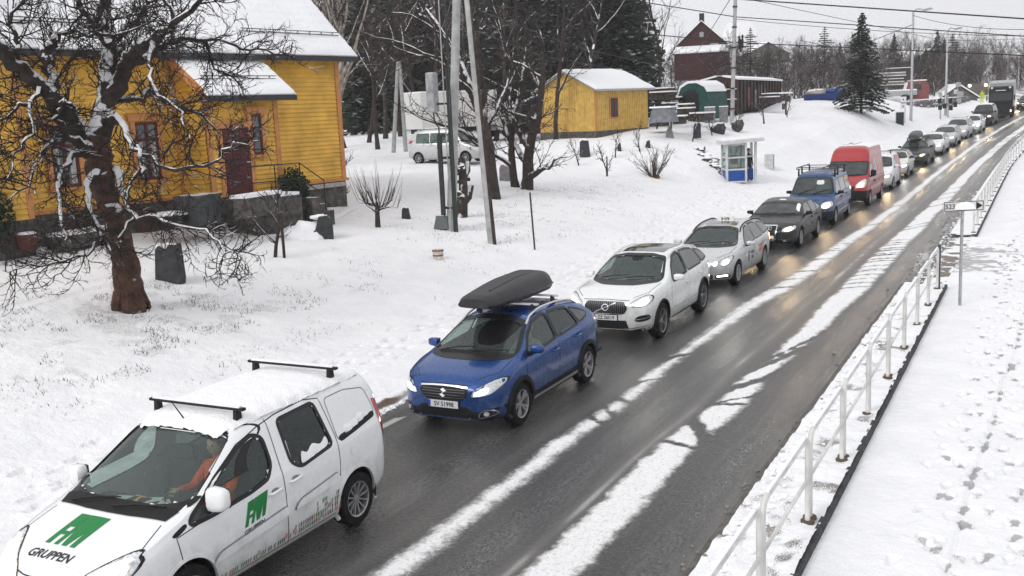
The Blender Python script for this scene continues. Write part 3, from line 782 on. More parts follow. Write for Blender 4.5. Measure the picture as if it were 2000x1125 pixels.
    def sheet(s, view, P, F, off):
        """points draped on the body with their faces turned outwards"""
        V = [s.hit(view, a, b, off) for a, b in P]
        dirs = {'side': (0, 1, 0), 'sider': (0, -1, 0), 'front': (1, 0, 0), 'rear': (-1, 0, 0), 'top': (0, 0, 1)}; d = Vector(dirs[view]); k = 0
        for f in F:
            a, b, c = (V[i] for i in f[:3]); k += (b - a).cross(c - a).dot(d)
        return V, (F if k > 0 else [f[::-1] for f in F])
    def wheels(s, rimf, tw=.205, rim_mat=None, inset=.0):
        S = s.S; wr = S['wr']; rr = S.get('rr', wr * .68)
        key = (wr, tw)
        t = MB(); prof = [(rr * .93, -tw * .42), (rr * 1.0, -tw * .5), (wr * .93, -tw * .5), (wr * .985, -tw * .42), (wr, -tw * .3), (wr, tw * .3), (wr * .985, tw * .42), (wr * .93, tw * .5), (rr * 1.0, tw * .5), (rr * .93, tw * .42)]
        t.lathe(prof, 40); tm = t.mesh('wheel', RUB, 35)
        r = MB(); r.lathe([(rr * 1.02, tw * .47), (rr * .99, tw * .5), (rr * .93, tw * .47), (rr * .90, tw * .25), (rr * .90, -tw * .4)], 40); rimf(r, rr, tw)
        rm = r.mesh('rim', rim_mat or RIM, 35)
        d = MB(); d.lathe([(rr * .93, tw * .05), (0.001, tw * .05)], 28); dm = d.mesh('spoke_backdrop', mat('backdrop_shade', (.02, .02, .021), .7))  # black disc behind the spokes stands for the dark inside the wheel
        for a in (0, -S['wb']):
            for sd in (1, -1):
                o = bpy.data.objects.new('wheel', tm); C.objects.link(o); o.parent = s.root
                o.location = (a, sd * (s.W - tw * .5 - .012 - inset), wr - .004); o.rotation_euler = (R(-90) if sd > 0 else R(90), R(17 * a * 5), 0)
                for me, nm in ((rm, 'rim'), (dm, 'spoke_backdrop')):
                    q = bpy.data.objects.new(nm, me); C.objects.link(q); q.parent = o
    def plate(s, txt, z, y=0, w_=.52, h=.11):
        x = s.hit('front', y, z, 0).x + .012
        mb = MB().box((x, y, z), (.016, w_, h)); p = mb.build('number_plate', PLATE, s.root)
        if txt:
            bm = text_mesh(txt, h * .62, True, 0, .92); P, F = _cut(bm, 1)
            MB().add([(x + .0095, y + a + .015, z + b) for a, b in P], F).build('plate_lettering', INK, p)
            MB().box((x + .009, y - w_ / 2 + .022, z), (.002, .04, h * .96)).build('plate_band', PBLUE, p)
        MB().box((x - .004, y, z), (.014, w_ + .03, h + .03)).build('plate_holder', BLK, p)
    def mirrors(s, x, z, m, size=(.12, .24, .17), y=None, stalk=True, cap=None):
        for sd in (1, -1):
            h = s.hit('side' if sd > 0 else 'sider', x, z - .05, 0); y0 = (abs(h.y)); yc = y or (y0 + size[1] * .62)
            mb = MB(); bm = bmesh.new(); bmesh.ops.create_cube(bm, size=1); 
            bmesh.ops.subdivide_edges(bm, edges=bm.edges[:], cuts=3, use_grid_fill=True)
            vs = []
            for v in bm.verts:
                c = v.co * 2; n4 = (abs(c.x) ** 4 + abs(c.y) ** 4 + abs(c.z) ** 4) ** .25; c = c / max(n4, 1e-6) * max(abs(c.x), abs(c.y), abs(c.z)) / 2
                tp = 1 - .22 * (c.y + .5); vs.append((x + c.x * size[0] * tp - .03 * (c.y + .5), sd * (yc + c.y * size[1]), z + c.z * size[2] * tp))
            fs = [tuple(v.index for v in f.verts) if sd > 0 else tuple(v.index for v in f.verts)[::-1] for f in bm.faces]; bm.free()
            mb.add(vs, fs); o = mb.build('wing_mirror', m, s.root, 50)
            MB().tube([(x - .01, sd * (y0 - .03), z - size[2] * .55), (x - .01, sd * (yc - size[1] * .2), z - size[2] * .35)], [.035, .028], 8).build('mirror_arm', BLK, o, 60)
            MB().box((x - size[0] * .5 - .004, sd * (yc - .005), z), (.006, size[1] * .8, size[2] * .75)).build('mirror_glass', DGLASS, o)
    def handles(s, pts, m=None):
        for x, z in pts:
            for sd in (1, -1):
                h = s.hit('side' if sd > 0 else 'sider', x, z, 0); mb = MB()
                mb.tube([(x + .10, h.y - sd * .01, z), (x + .075, h.y + sd * .035, z + .002), (x - .075, h.y + sd * .035, z + .012), (x - .10, h.y - sd * .01, z + .012)], [.014, .018, .018, .014], 8)
                mb.build('door_handle', m or s.body.data.materials[0], s.root, 60)
    def seam(s, *lines, w_=.006, both=True, view='side', m=None):
        for v in (('side', 'sider') if view == 'side' and both else (view,)):
            mb = MB()
            for ln in lines:
                Q = []
                for a, b in zip(ln[:-1], ln[1:]):
                    l = math.hypot(b[0] - a[0], b[1] - a[1]); k = max(1, int(l / .05)); Q += [(a[0] + (b[0] - a[0]) * j / k, a[1] + (b[1] - a[1]) * j / k) for j in range(k)]
                Q.append(ln[-1]); n0 = len(mb.v)
                for i in range(len(Q)):
                    a, b = Q[max(i - 1, 0)], Q[min(i + 1, len(Q) - 1)]; l = math.hypot(b[0] - a[0], b[1] - a[1]) or 1; nx, ny = -(b[1] - a[1]) / l * w_, (b[0] - a[0]) / l * w_
                    mb.v += [tuple(s.hit(v, Q[i][0] + nx, Q[i][1] + ny, .0025)), tuple(s.hit(v, Q[i][0] - nx, Q[i][1] - ny, .0025))]
                for i in range(len(Q) - 1): mb.f.append((n0 + 2 * i, n0 + 2 * i + 1, n0 + 2 * i + 3, n0 + 2 * i + 2))
            o = mb.build('door_seams' if view == 'side' else 'bonnet_seam', m or SEAL, s.root)
        return o
    def rails(s, x0, x1, m, h=.055, y=None, r_=.018):
        for sd in (1, -1):
            pts = []
            for k in range(13):
                x = x0 + (x1 - x0) * k / 12; yy = y or (s.planf(x) * .97 - s.S.get('tumble', .5) * (s.topf(x) - s.beltf(x)) - .05)
                hh = s.hit('top', x, sd * yy, 0); t = k / 12; pts.append((x, sd * yy, hh.z + h * min(1, 5 * t, 5 * (1 - t)) ** .5))
            MB().tube(pts, r_, 8).build('roof_rail', m, s.root, 60)
    def bars(s, xs, halfw, m=None, lift=.10, snow=False):
        for x in xs:
            z = s.topf(x) + lift; mb = MB(); mb.box((x, 0, z), (.06, halfw * 2 + .1, .028)); o = mb.build('roof_bar', m or BLK, s.root)
            for sd in (1, -1):
                h = s.hit('top', x, sd * (halfw - .06), 0); MB().box((x, sd * (halfw - .05), (h.z - .02 + z) / 2), (.09, .06, z - h.z + .03), taper=.75).build('bar_foot', BLK, o)
            if snow: MB().box((x, 0, z + .022), (.05, halfw * 2, .018)).build('bar_snow', SNOWC, o)
    def wipers(s, m=BLK):
        S = s.S; xc = S['cowl']
        for y0, y1 in ((-.55, .0), (.02, .60)):
            a = s.hit('top', xc + .01, y0, .03); b = s.hit('top', xc - .12, y1, .015); MB().tube([a, (a + b) / 2 + Vector((0, 0, .02)), b], [.012, .011, .008], 5).build('wiper', m, s.root)
    def headlamp(s, poly, glow, gm, view='front', rnd=1, off=.006, lens=None):
        """lens part with a glowing sub-part, left and right"""
        for k in (1, -1):
            pl = [(k * a, b) for a, b in poly]; gl = [(k * a, b) for a, b in glow]
            if rnd: pl = round_poly(pl, rnd)
            P, F = clip_poly_grid(pl, .05); o = MB().add(*s.sheet(view, P, F, off)).build('headlight', lens or LENS, s.root, 60)
            s.band('lamp_rim', view, pl, BLK, .004, .008, off, parent=o)
            if S_LAMPS and abs(poly[0][0]) > .1:
                cxy = (sum(p[0] for p in gl) / len(gl), sum(p[1] for p in gl) / len(gl)); hp = s.hit(view, cxy[0], cxy[1], .05)
                ld = bpy.data.lights.new('lamp_light', 'SPOT'); ld.energy = S_LAMPS * (1.5 if gm is LAMPY else .8); ld.color = (1, .72, .42) if gm is LAMPY else (1, .93, .82); ld.spot_size = R(95); ld.spot_blend = 1; ld.shadow_soft_size = .06
                lo = bpy.data.objects.new('lamp_light', ld); C.objects.link(lo); lo.parent = o; lo.location = hp; lo.rotation_euler = (0, R(-88), 0)
            gl = round_poly(gl, 2); P, F = clip_poly_grid(gl, .05); MB().add([s.hit(view, a, b, off + .006) for a, b in P], F).build('lamp_glow', gm, o, 60)
    def interior(s, dash=True, seats=((-.95, .38), (-.95, -.38), (-1.85, .4), (-1.85, -.4)), floor=.45, sx=0.):
        S = s.S; zc = s.beltf(S['cowl']); xc = S['cowl']
        mb = MB(); mb.box((xc - .30, 0, zc - .12), (.55, s.W * 1.62, .22)); mb.build('dashboard', INT, s.root)
        mb = MB(); mb.box((xc - 1.9, 0, floor), (3.2, s.W * 1.7, .06)); mb.build('cabin_floor', INT, s.root)
        for x, y in seats:
            x += sx; q = MB(); q.box((x, y, floor + .12), (.5, .46, .2)); q.box((x - .30, y, floor + .40), (.13, .46, .56), ry=R(-14)); q.box((x - .38, y, floor + .76), (.09, .24, .15), ry=R(-8)); q.build('seat', SEAT, s.root)
        q = MB(); q.lathe([(.17, 0), (.185, .012), (.20, 0), (.185, -.012), (.17, 0)], 20, Matrix.Translation((xc - .52, .36, zc - .02)) @ Euler((0, R(-65), 0)).to_matrix().to_4x4()); q.build('steering_wheel', INT, s.root)
    def snow_patch(s, poly, th=.04, name='roof_snow', view='top', seed=1, rnd=1, edge=.06):
        if rnd: poly = round_poly(poly, rnd)
        P, F = clip_poly_grid(poly, .045); vs = []
        for a, b in P:
            d = min(math.hypot(a - p[0], b - p[1]) for p in [((q[0] * (1 - t) + r[0] * t), (q[1] * (1 - t) + r[1] * t)) for q, r in zip(poly, poly[1:] + poly[:1]) for t in (0, .25, .5, .75)])
            n = mnoise.noise(Vector((a * 7, b * 7, seed))) ; n2 = mnoise.noise(Vector((a * 22, b * 22, seed)))
            vs.append(s.hit(view, a, b, -.004 + (th + n * th * .35 + n2 * th * .18) * min(1, (d / edge)) ** .5))
        return MB().add(vs, F).build(name, SNOWC, s.root, 180)

def spokes(n, w0, w1, double=False, hub=.16, gap=.16):
    def f(r, rr, tw):
        r.lathe([(rr * hub, tw * .36), (rr * hub * 1.1, tw * .30), (rr * hub * 1.1, 0)], 20); r.lathe([(rr * hub, tw * .36), (rr * .05, tw * .37), (0.001, tw * .37)], 20)
        for k in range(n):
            for o in ((-gap, gap) if double else (0,)):
                a = 2 * pi * k / n; a0 = a + o * .9; a1 = a + o * .55; u0 = Vector((cos(a1 * 0 + a + o * .35), sin(a + o * .35), 0)); u1 = Vector((cos(a0), sin(a0), 0))
                p0, p1 = u0 * rr * hub, u1 * rr * .95; t = (p1 - p0).normalized(); nn = Vector((-t.y, t.x, 0)); b = len(r.v)
                for p, w_, z in ((p0, w0 * rr, tw * .35), (p1, w1 * rr, tw * .44)):
                    for q, dz in ((-1, -.05), (-.7, 0), (.7, 0), (1, -.05)): v = p + nn * w_ * q; r.v.append((v.x, v.y, z + dz * .5))
                for j in range(3): r.f.append((b + j, b + j + 1, b + 5 + j, b + 4 + j))
    return f
def multi_y(n):
    def f(r, rr, tw):
        spokes(n, .035, .03, True, .2, .13)(r, rr, tw)
    return f
# ------------------------------------------------------------------ the nearest vehicles
WH = paint('white_paint', (.78, .79, .80), dirt=.5); BLU = paint('blue_paint', (.003, .052, .22), .45, .25, .3); SIL = paint('silver_paint', (.56, .57, .58), .4, .3, .65)
WHP = paint('pearl_white_paint', (.74, .76, .75), .05, .25, .65); GRN = mat('green_film', (.01, .19, .045), .45); BLKF = mat('black_film', (.02, .02, .022), .5); REDF = mat('red_film', (.55, .06, .03), .5)
LX = -7.93     # centre of the queueing lane

def person(name, label, loc, rz, jacket, pants=None, hair=(.08, .05, .03), skin=(.5, .33, .25), seated=True, hat=None, arms='wheel'):
    """one continuous skinned body sitting (or standing), clothing as children"""
    root = empty(name, loc, rz, label, 'person')
    J = mat('cloth_%02x%02x%02x' % tuple(int(c * 255) for c in jacket), jacket, .8, noise=(20, .25), bump=(15, .5, .02)); SK = mat('skin', skin, .55)
    # points in local frame: +x forward
    if seated:
        P = dict(pel=(0, 0, .10), sp=(-.05, 0, .32), ch=(-.10, 0, .50), nk=(-.09, 0, .64), hd=(-.06, 0, .80), hip=(.02, .10, .10), kn=(.44, .12, .16), an=(.52, .12, -.25), sh=(-.10, .19, .56), el=(.08, .26, .36), ha=(.36, .17, .44))
    else:
        P = dict(pel=(0, 0, .95), sp=(0, 0, 1.15), ch=(0, 0, 1.33), nk=(0, 0, 1.50), hd=(.02, 0, 1.66), hip=(0, .10, .92), kn=(.03, .11, .50), an=(-.02, .11, .08), sh=(0, .19, 1.42), el=(-.03, .25, 1.15), ha=(.05, .24, .90))
    def chain(names, rad, m, nm):
        me = bpy.data.meshes.new(nm); vs = []; es = []; rs = []
        for side in names:
            prev = None
            for (p, r_) in side:
                if p in [v for v in vs]: i = vs.index(p)
                else: vs.append(p); rs.append(r_); i = len(vs) - 1
                if prev is not None and (prev, i) not in es: es.append((prev, i))
                prev = i
        me.from_pydata(vs, es, []); o = bpy.data.objects.new(nm, me); C.objects.link(o)
        sk = o.modifiers.new('skin', 'SKIN'); ss = o.modifiers.new('sub', 'SUBSURF'); ss.levels = ss.render_levels = 2
        if not me.skin_vertices: me.skin_vertices.new()
        for i, v in enumerate(me.skin_vertices[0].data): v.radius = (rs[i], rs[i] * .85); v.use_root = (i == 0)
        bpy.context.view_layer.update(); dg = bpy.context.evaluated_depsgraph_get(); nm_ = bpy.data.meshes.new_from_object(o.evaluated_get(dg))
        bpy.data.objects.remove(o); nm_.materials.clear(); nm_.materials.append(m)
        nm_.polygons.foreach_set('use_smooth', [True] * len(nm_.polygons)); q = bpy.data.objects.new(nm, nm_); C.objects.link(q); q.parent = root; return q
    mir = lambda p: (p[0], -p[1], p[2])
    sides = [[(P['pel'], .15), (P['sp'], .15), (P['ch'], .165), (P['nk'], .065), (P['hd'], .09)]]
    for f in (lambda p: p, mir):
        sides.append([(P['ch'], .165), (f(P['sh']), .075), (f(P['el']), .052), (f(P['ha']), .036)])
        sides.append([(P['pel'], .15), (f(P['hip']), .10), (f(P['kn']), .075), (f(P['an']), .05)])
        ft = f(P['an']); sides.append([(ft, .05), ((ft[0] + .16, ft[1], ft[2] - .05), .04)])
    body = chain(sides, None, J, 'body')
    h = Vector(P['hd']); hb = MB(); hb.ico((h.x, h.y, h.z + .02), .105, 3, .04, (1.05, .82, 1.25)); hb.ico((h.x + .108, 0, h.z - .0), .022, 2, 0, (1, .7, 1.3))
    for sd in (1, -1): hb.ico((h.x - .005, sd * .088, h.z), .024, 2, 0, (.6, .5, 1.3))
    hb.build('head', SK, root, 180)
    eb = MB()
    for sd in (1, -1): eb.ico((h.x + .098, sd * .035, h.z + .03), .011, 1)
    eb.box((h.x + .103, 0, h.z - .055), (.01, .05, .009)); eb.build('face', mat('face_dark', (.05, .03, .03), .5), root)
    HM = mat('hair_%d' % int(hair[0] * 1000), hair, .9, noise=(30, .3)); MB().ico((h.x - .02, 0, h.z + .055), .113, 3, .08, (1.05, .9, 1.1)).build('hair', HM, root, 180)
    hd = MB()
    for f in (lambda p: p, mir):
        p = Vector(f(P['ha'])); hd.ico((p.x + .03, p.y, p.z), .045, 2, .05, (1.1, .75, .5))
        for k in range(4): hd.tube([(p.x + .06, p.y - .03 + .02 * k, p.z), (p.x + .10, p.y - .032 + .021 * k, p.z - .005), (p.x + .105, p.y - .03 + .02 * k, p.z - .04)], [.010, .009, .007], 6)
        hd.tube([(p.x + .02, p.y - .035, p.z + .01), (p.x + .06, p.y - .055, p.z + .015)], [.012, .008], 6)
    hd.build('hands', SK, root, 60)
    return root

# ---------- 1. white panel van with green lettering
SP = dict(w=1.81, wb=2.728, wr=.32, rr=.215, cowl=.05, tumble=.26, er=.13, crown=.025, sig=.045, bulge=.06, arch=.385,
    top=[(.90, .70), (.86, .80), (.78, .87), (.55, .965), (.25, 1.07), (.02, 1.14), (-.10, 1.20), (-.92, 1.665), (-1.10, 1.73), (-1.5, 1.785), (-2.2, 1.80), (-2.9, 1.785), (-3.30, 1.74), (-3.40, 1.68), (-3.46, 1.55)],
    belt=[(.90, .66), (.6, .86), (.2, .98), (-.2, 1.06), (-1.5, 1.10), (-3.4, 1.14)],
    plan=[(.90, .60), (.86, .70), (.78, .78), (.62, .845), (.35, .89), (-.3, .905), (-2.8, .905), (-3.2, .885), (-3.36, .855), (-3.46, .78)],
    bot=[(.90, .30), (.8, .22), (.5, .20), (-3.0, .20), (-3.46, .33)])
v = Car('panel_van', 'white panel van with green FM lettering and a snowy roof, nearest in the queue', 'van', (LX - .10, 6.68, 0), SP, 'vehicles queueing in the left lane', detail=1.25)
WS = [(-.79, 1.195), (-.67, 1.59), (-.62, 1.635), (-.3, 1.655), (.3, 1.655), (.62, 1.635), (.67, 1.59), (.79, 1.195), (.4, 1.16), (-.4, 1.16)]
W1 = [(-.14, 1.09), (-.56, 1.30), (-.92, 1.49), (-1.18, 1.565), (-1.31, 1.50), (-1.32, 1.22), (-1.22, 1.10), (-.95, 1.055), (-.40, 1.02), (-.08, 1.02)]
W2 = [(-1.60, 1.60), (-2.22, 1.625), (-2.33, 1.13), (-1.75, 1.06), (-1.62, 1.14)]
v.finish_body(WH, [('front', offset_poly(round_poly(WS, 2), -.01)), ('side', offset_poly(round_poly(W1, 2), -.006)), ('side', offset_poly(round_poly(W2, 2), -.006))])
v.window('front', WS, GLASS, name='windscreen', seal=.05); v.window('side', W1, GLASS); v.window('side', W2, GLASSD)
v.band('pillar_trim', 'side', [(-.44, 1.03), (-.44, 1.25)], BLK, .02, .02, .002, closed=False)
v.drape2('rear_quarter_strip', 'side', [(-2.46, 1.17), (-3.24, 1.27), (-3.25, 1.20), (-2.48, 1.10)], BLK, rnd=1)
v.band('quarter_panel_seam', 'side', [(-2.42, 1.62), (-2.8, 1.63), (-3.18, 1.56), (-3.27, 1.25), (-2.45, 1.12)], SEAL, .004, .004, .003, rnd=1)
v.drape2('cowl_corner', 'side', [(.16, .99), (-.04, 1.06), (-.06, 1.02), (.10, .96)], BLK, rnd=1)
v.drape('cowl_grille', 'top', [(.07, -.72), (.12, -.3), (.13, 0), (.12, .3), (.07, .72), (-.08, .76), (-.06, .4), (-.055, 0), (-.06, -.4), (-.08, -.76)], BLK, off=.008)
v.seam([(-.36, 1.02), (.10, .96), (.06, .7), (-.04, .48), (-.34, .30)], [(-1.44, 1.66), (-1.44, 1.1), (-1.45, .6), (-1.45, .28)], [(-.20, 1.13), (-.56, 1.335), (-.95, 1.535), (-1.3, 1.62), (-1.6, 1.665), (-2.1, 1.69), (-2.34, 1.65), (-2.42, 1.2), (-2.42, .85), (-2.40, .72)], [(-1.58, .62), (-2.4, .74)], [(-.35, .3), (-2.3, .3)], w_=.005)
v.seam([(.12, .72), (.45, .78), (.68, .70), (.78, .55)], view='top', w_=.005); v.seam([(.12, -.72), (.45, -.78), (.68, -.70), (.78, -.55)], view='top', w_=.005)
v.seam([(-.58, .795), (-.3, .745), (0, .73), (.3, .745), (.58, .795)], view='front', w_=.005)
# side rubbing strips
for a, b, c, d in ((-.30, .57, -1.46, .665), (-1.55, .66, -2.36, .74)):
    v.drape2('rubbing_strip', 'side', [(a, b - .05), (c, d - .06), (c, d + .05), (a - .1, b + .045)], WH, off=.022, rnd=1)
    v.band('strip_painted_shadow', 'side', [(a, b - .05), (c, d - .06), (c, d + .05), (a - .1, b + .045)], mat('strip_shade_grey', (.30, .30, .31), .6), .004, .008, .006, rnd=1)  # grey outline paints the shade around the raised strip
v.headlamp([(.34, .665), (.42, .80), (.56, .885), (.72, .955), (.80, .965), (.845, .90), (.83, .80), (.76, .71), (.58, .645)], [(.37, .67), (.44, .79), (.60, .88), (.74, .93), (.80, .92), (.80, .82), (.72, .72), (.56, .66)], LAMPY)
v.drape('grille', 'front', [(-.36, .60), (-.34, .70), (.34, .70), (.36, .60), (.30, .54), (-.30, .54)], BLK, off=.006, rnd=1)
v.drape('lower_grille', 'front', [(-.62, .30), (-.6, .45), (.6, .45), (.62, .30)], BLK, off=.006, rnd=1)
v.snow_patch([(.80, -.45), (.885, -.3), (.895, .3), (.80, .45), (.78, 0)], .03, 'nose_snow', seed=5)
v.plate('', .50)
# lettering: FM drawn as slanted blocks, then the word GRUPPEN
FMS = [[(0, 0), (.16, 0), (.16 + .075, .30), (.40, .30), (.43, .42), (.265, .42), (.30, .56), (.46, .56), (.575, 1.0), (.26, 1.0)],
       [(.30, 0), (.44, 0), (.58, .52), (.56, 0), (.72, 0), (.94, .50), (.84, 0), (1.0, 0), (1.26, 1.0), (.60, 1.0)]]
def fm(view, org, ux, uy, sc, names='logo'):
    mb = MB()
    for poly in FMS:
        P, F = clip_poly_grid([(x, y) for x, y in poly], .12)
        mb.add([v.hit(view, org[0] + ux[0] * x * sc + uy[0] * y * sc, org[1] + ux[1] * x * sc + uy[1] * y * sc, .005) for x, y in P], F)
    mb.build(names, GRN, v.root)
fm('top', (.60, -.32), (0, 1), (-1, -.10), .40)
bm = text_mesh('GRUPPEN', .085, True, .25, 1.08); P_, F_ = _cut(bm, .05)
MB().add([v.hit('top', .715 - y, -.10 + x, .005) for x, y in P_], F_).build('bonnet_lettering', BLKF, v.root)
for vw in ('side', 'sider'):
    k = -1 if vw == 'side' else 1
    mb = MB()
    for poly in FMS:
        P, F = clip_poly_grid(poly, .12)
        mb.add([v.hit(vw, -.98 + k * (x - .63) * .31 , .735 + y * .24 + k * (x - .63) * -.03, .005) for x, y in P], F)
    mb.build('door_logo', GRN, v.root)
    v.text(vw, 'GRUPPEN', (-.93, .675), .052, BLKF, xs=.98, flip=(k < 0), ang=.09, name='door_lettering')
rr_ = random.Random(5); gm, om, km = MB(), MB(), MB()
x = -.42
while x > -2.40:
    rows = 1 if x > -1.55 else (2 if x > -1.95 else 4)
    for q in range(rows):
        if rr_.random() < .12 or (rows > 2 and q > 1 and rr_.random() < .35): continue
        hgt = .05; z = .315 + q * .062 + (.03 if rr_.random() < .06 else 0) + (-.42 - x) * .012; t = rr_.choice((gm, gm, km, km, om))
        for vw in ('side', 'sider'): t.add([v.hit(vw, x + a, z + b, .004) for a, b in ((0, 0), (.014, 0), (.004, hgt), (-.010, hgt))], [(0, 1, 2, 3)])
    x -= .033 if rr_.random() > .13 else .06
gm.build('green_dashes', GRN, v.root); om.build('red_dashes', REDF, v.root); km.build('black_dashes', BLKF, v.root)
v.mirrors(-.36, 1.19, WH, (.16, .22, .27)); v.handles([(-1.28, .93), (-1.62, .955)])
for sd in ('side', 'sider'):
    v.drape('handle_cup_shade', sd, [(-1.25, .90), (-1.22, .97), (-1.34, .97), (-1.34, .90)], mat('recess_shade', (.25, .25, .26), .5), rnd=2); v.drape('handle_cup_shade', sd, [(-1.59, .925), (-1.56, .995), (-1.68, .995), (-1.68, .925)], _M['recess_shade'], rnd=2)  # flat grey patches paint the shade of the handle recesses
v.drape2('fuel_flap', 'side', [(-2.62, 1.0), (-2.76, 1.0), (-2.74, .87), (-2.64, .87)], WH, off=.005, rnd=1)
v.drape2('tail_lamp', 'side', [(-3.42, 1.36), (-3.28, 1.40), (-3.31, 1.12), (-3.37, .92), (-3.45, .80), (-3.46, 1.1)], TAIL, off=.006)
v.bars((-1.18, -2.78), .62, lift=.10, snow=True)
for k in range(0): pass
v.snow_patch([(-.98, -.62), (-1.0, 0), (-.98, .62), (-1.3, .66), (-2.0, .675), (-2.9, .66), (-3.30, .60), (-3.36, 0), (-3.30, -.60), (-2.0, -.675)], .035, seed=2)
v.snow_patch([(-.86, -.56), (-.90, 0), (-.86, .56), (-1.15, .62), (-1.2, 0), (-1.15, -.62)], .04, 'header_snow', seed=9)
MB().tube([(-1.02, -.02, 1.70), (-.90, -.06, 1.93)], [.009, .005], 6).build('aerial', BLK, v.root)
v.wheels(spokes(12, .055, .07, False, .2), .205)
v.interior(floor=.45, sx=-.02); v.wipers()
v.snow_patch([(-1.76, 1.068), (-2.29, 1.14), (-2.27, 1.26), (-2.15, 1.17), (-2.02, 1.24), (-1.9, 1.15), (-1.82, 1.22)], .012, 'window_snow', 'side', 4)
v.snow_patch([(-2.58, 1.16), (-3.2, 1.27), (-2.95, 1.33), (-2.75, 1.26), (-2.6, 1.27)], .03, 'quarter_snow', 'side', 6)
PAP = mat('paper', (.75, .78, .76), .8)
for (x, y, a, m_) in ((-.10, -.30, .2, PAP), (-.14, -.14, -.1, mat('yellow_paper', (.75, .48, .05), .8)), (-.16, .0, .4, PAP), (-.12, .17, .9, PAP)):
    o = MB().box((x - .24, y, 1.025), (.20, .25, .008), rz=a).build('folder' if m_ is not PAP else 'paper_sheet', m_); o.matrix_world = v.root.matrix_basis
    tag(o, {(-.10): 'white paper sheet at the passenger end of the van dashboard', (-.14): 'yellow folder lying on the van dashboard', (-.16): 'white paper beside the yellow folder on the van dashboard', (-.12): 'white paper nearest the steering wheel of the van'}[x], 'paper')
vr = v.root.location
person('person', 'driver in an orange work jacket at the wheel of the white panel van', (vr.x + .37, vr.y + .98, .66), R(-90), (.90, .12, .02))

# ---------- 2. blue crossover with black roof box
SP = dict(w=1.765, wb=2.60, wr=.33, rr=.225, cowl=-.02, tumble=.48, er=.085, crown=.03, sig=.04, bulge=.05, arch=.375, flare=.055, cheek=1.004,
    top=[(.86, .74), (.83, .83), (.72, .90), (.45, .98), (.1, 1.06), (-.06, 1.10), (-.75, 1.45), (-.95, 1.52), (-1.35, 1.565), (-1.9, 1.565), (-2.5, 1.51), (-2.85, 1.42), (-3.2, 1.18), (-3.33, 1.05), (-3.42, .9)],
    belt=[(.86, .70), (.5, .86), (.1, .95), (-.5, 1.0), (-2.0, 1.07), (-3.0, 1.10), (-3.4, .98)],
    plan=[(.86, .56), (.83, .66), (.74, .76), (.55, .84), (.25, .878), (-2.6, .882), (-3.0, .86), (-3.25, .80), (-3.42, .66)],
    bot=[(.86, .27), (.7, .22), (.4, .21), (-2.9, .22), (-3.42, .36)])
v = Car('crossover_car', 'blue crossover with a long black roof box, behind the white panel van', 'car', (LX, 13.62, 0), SP, 'vehicles queueing in the left lane', detail=1.25)
WS = [(-.73, 1.07), (-.56, 1.41), (-.3, 1.475), (.3, 1.475), (.56, 1.41), (.73, 1.07), (.35, 1.06), (-.35, 1.06)]
W1 = [(-.35, 1.06), (-.62, 1.27), (-.95, 1.42), (-1.30, 1.465), (-1.43, 1.46), (-1.38, 1.08), (-.8, 1.04), (-.36, 1.015)]
W2 = [(-1.50, 1.462), (-1.9, 1.455), (-2.18, 1.42), (-2.30, 1.16), (-2.28, 1.13), (-1.46, 1.085)]
W3 = [(-2.26, 1.405), (-2.55, 1.33), (-2.78, 1.24), (-2.72, 1.19), (-2.38, 1.14)]
v.finish_body(BLU, [('front', offset_poly(round_poly(WS, 2), -.01)), ('side', offset_poly(round_poly(W1, 2), -.006)), ('side', offset_poly(round_poly(W2, 2), -.006))])
v.window('front', WS, GLASS, name='windscreen', seal=.035); v.window('side', W1, GLASS); v.window('side', W2, GLASSD); v.window('side', W3, DGLASS, inset=.003, seal=.02)
v.drape2('mirror_triangle', 'side', [(-.22, 1.02), (-.40, 1.10), (-.40, 1.02)], BLK)
v.drape2('lower_cladding', 'side', [(-.38, .22), (-.30, .40), (-1.3, .41), (-2.24, .43), (-2.2, .22)], BLK, off=.008); v.drape2('sill_trim', 'side', [(-.42, .28), (-.36, .335), (-2.14, .345), (-2.14, .29)], mat('satin_silver', (.5, .5, .51), .35, .7), off=.016)
v.drape('bumper_cladding', 'front', [(-.86, .46), (-.5, .40), (-.38, .47), (.38, .47), (.5, .40), (.86, .46), (.88, .30), (.6, .24), (-.6, .24), (-.88, .30)], BLK, off=.006)
v.drape('skid_plate', 'front', [(-.50, .225), (-.44, .32), (-.36, .27), (.36, .27), (.44, .32), (.50, .225), (.3, .22), (-.3, .22)], _M['satin_silver'], off=.014)
v.drape('lower_grille', 'front', [(-.42, .30), (-.40, .44), (.40, .44), (.42, .30)], mat('deep_black', (.006, .006, .007), .7), off=.010, rnd=1)
for k in (1, -1):
    v.band('fog_lamp_surround', 'front', [(k * .56, .30), (k * .60, .42), (k * .76, .43), (k * .80, .35)], CHR, .008, .008, .012, rnd=1)
    v.drape('fog_lamp', 'front', [(k * (.67 + .035 * cos(t)), .37 + .035 * sin(t)) for t in np.linspace(0, 2 * pi, 12, False)], LENS, off=.012)
v.drape('grille', 'front', [(-.42, .70), (-.38, .765), (.38, .765), (.42, .70), (.37, .60), (.30, .565), (-.30, .565), (-.37, .60)], _M['deep_black'], off=.008, rnd=1)
for z in (.605, .645, .685, .72): v.band('grille_slat', 'front', [(-.37, z), (0, z - .004), (.37, z)], mat('slat_grey', (.10, .10, .11), .3, .6), .006, .006, .014, closed=False)
v.band('grille_chrome', 'front', [(-.40, .755), (-.2, .768), (0, .772), (.2, .768), (.40, .755)], CHR, .008, .010, .016, closed=False)
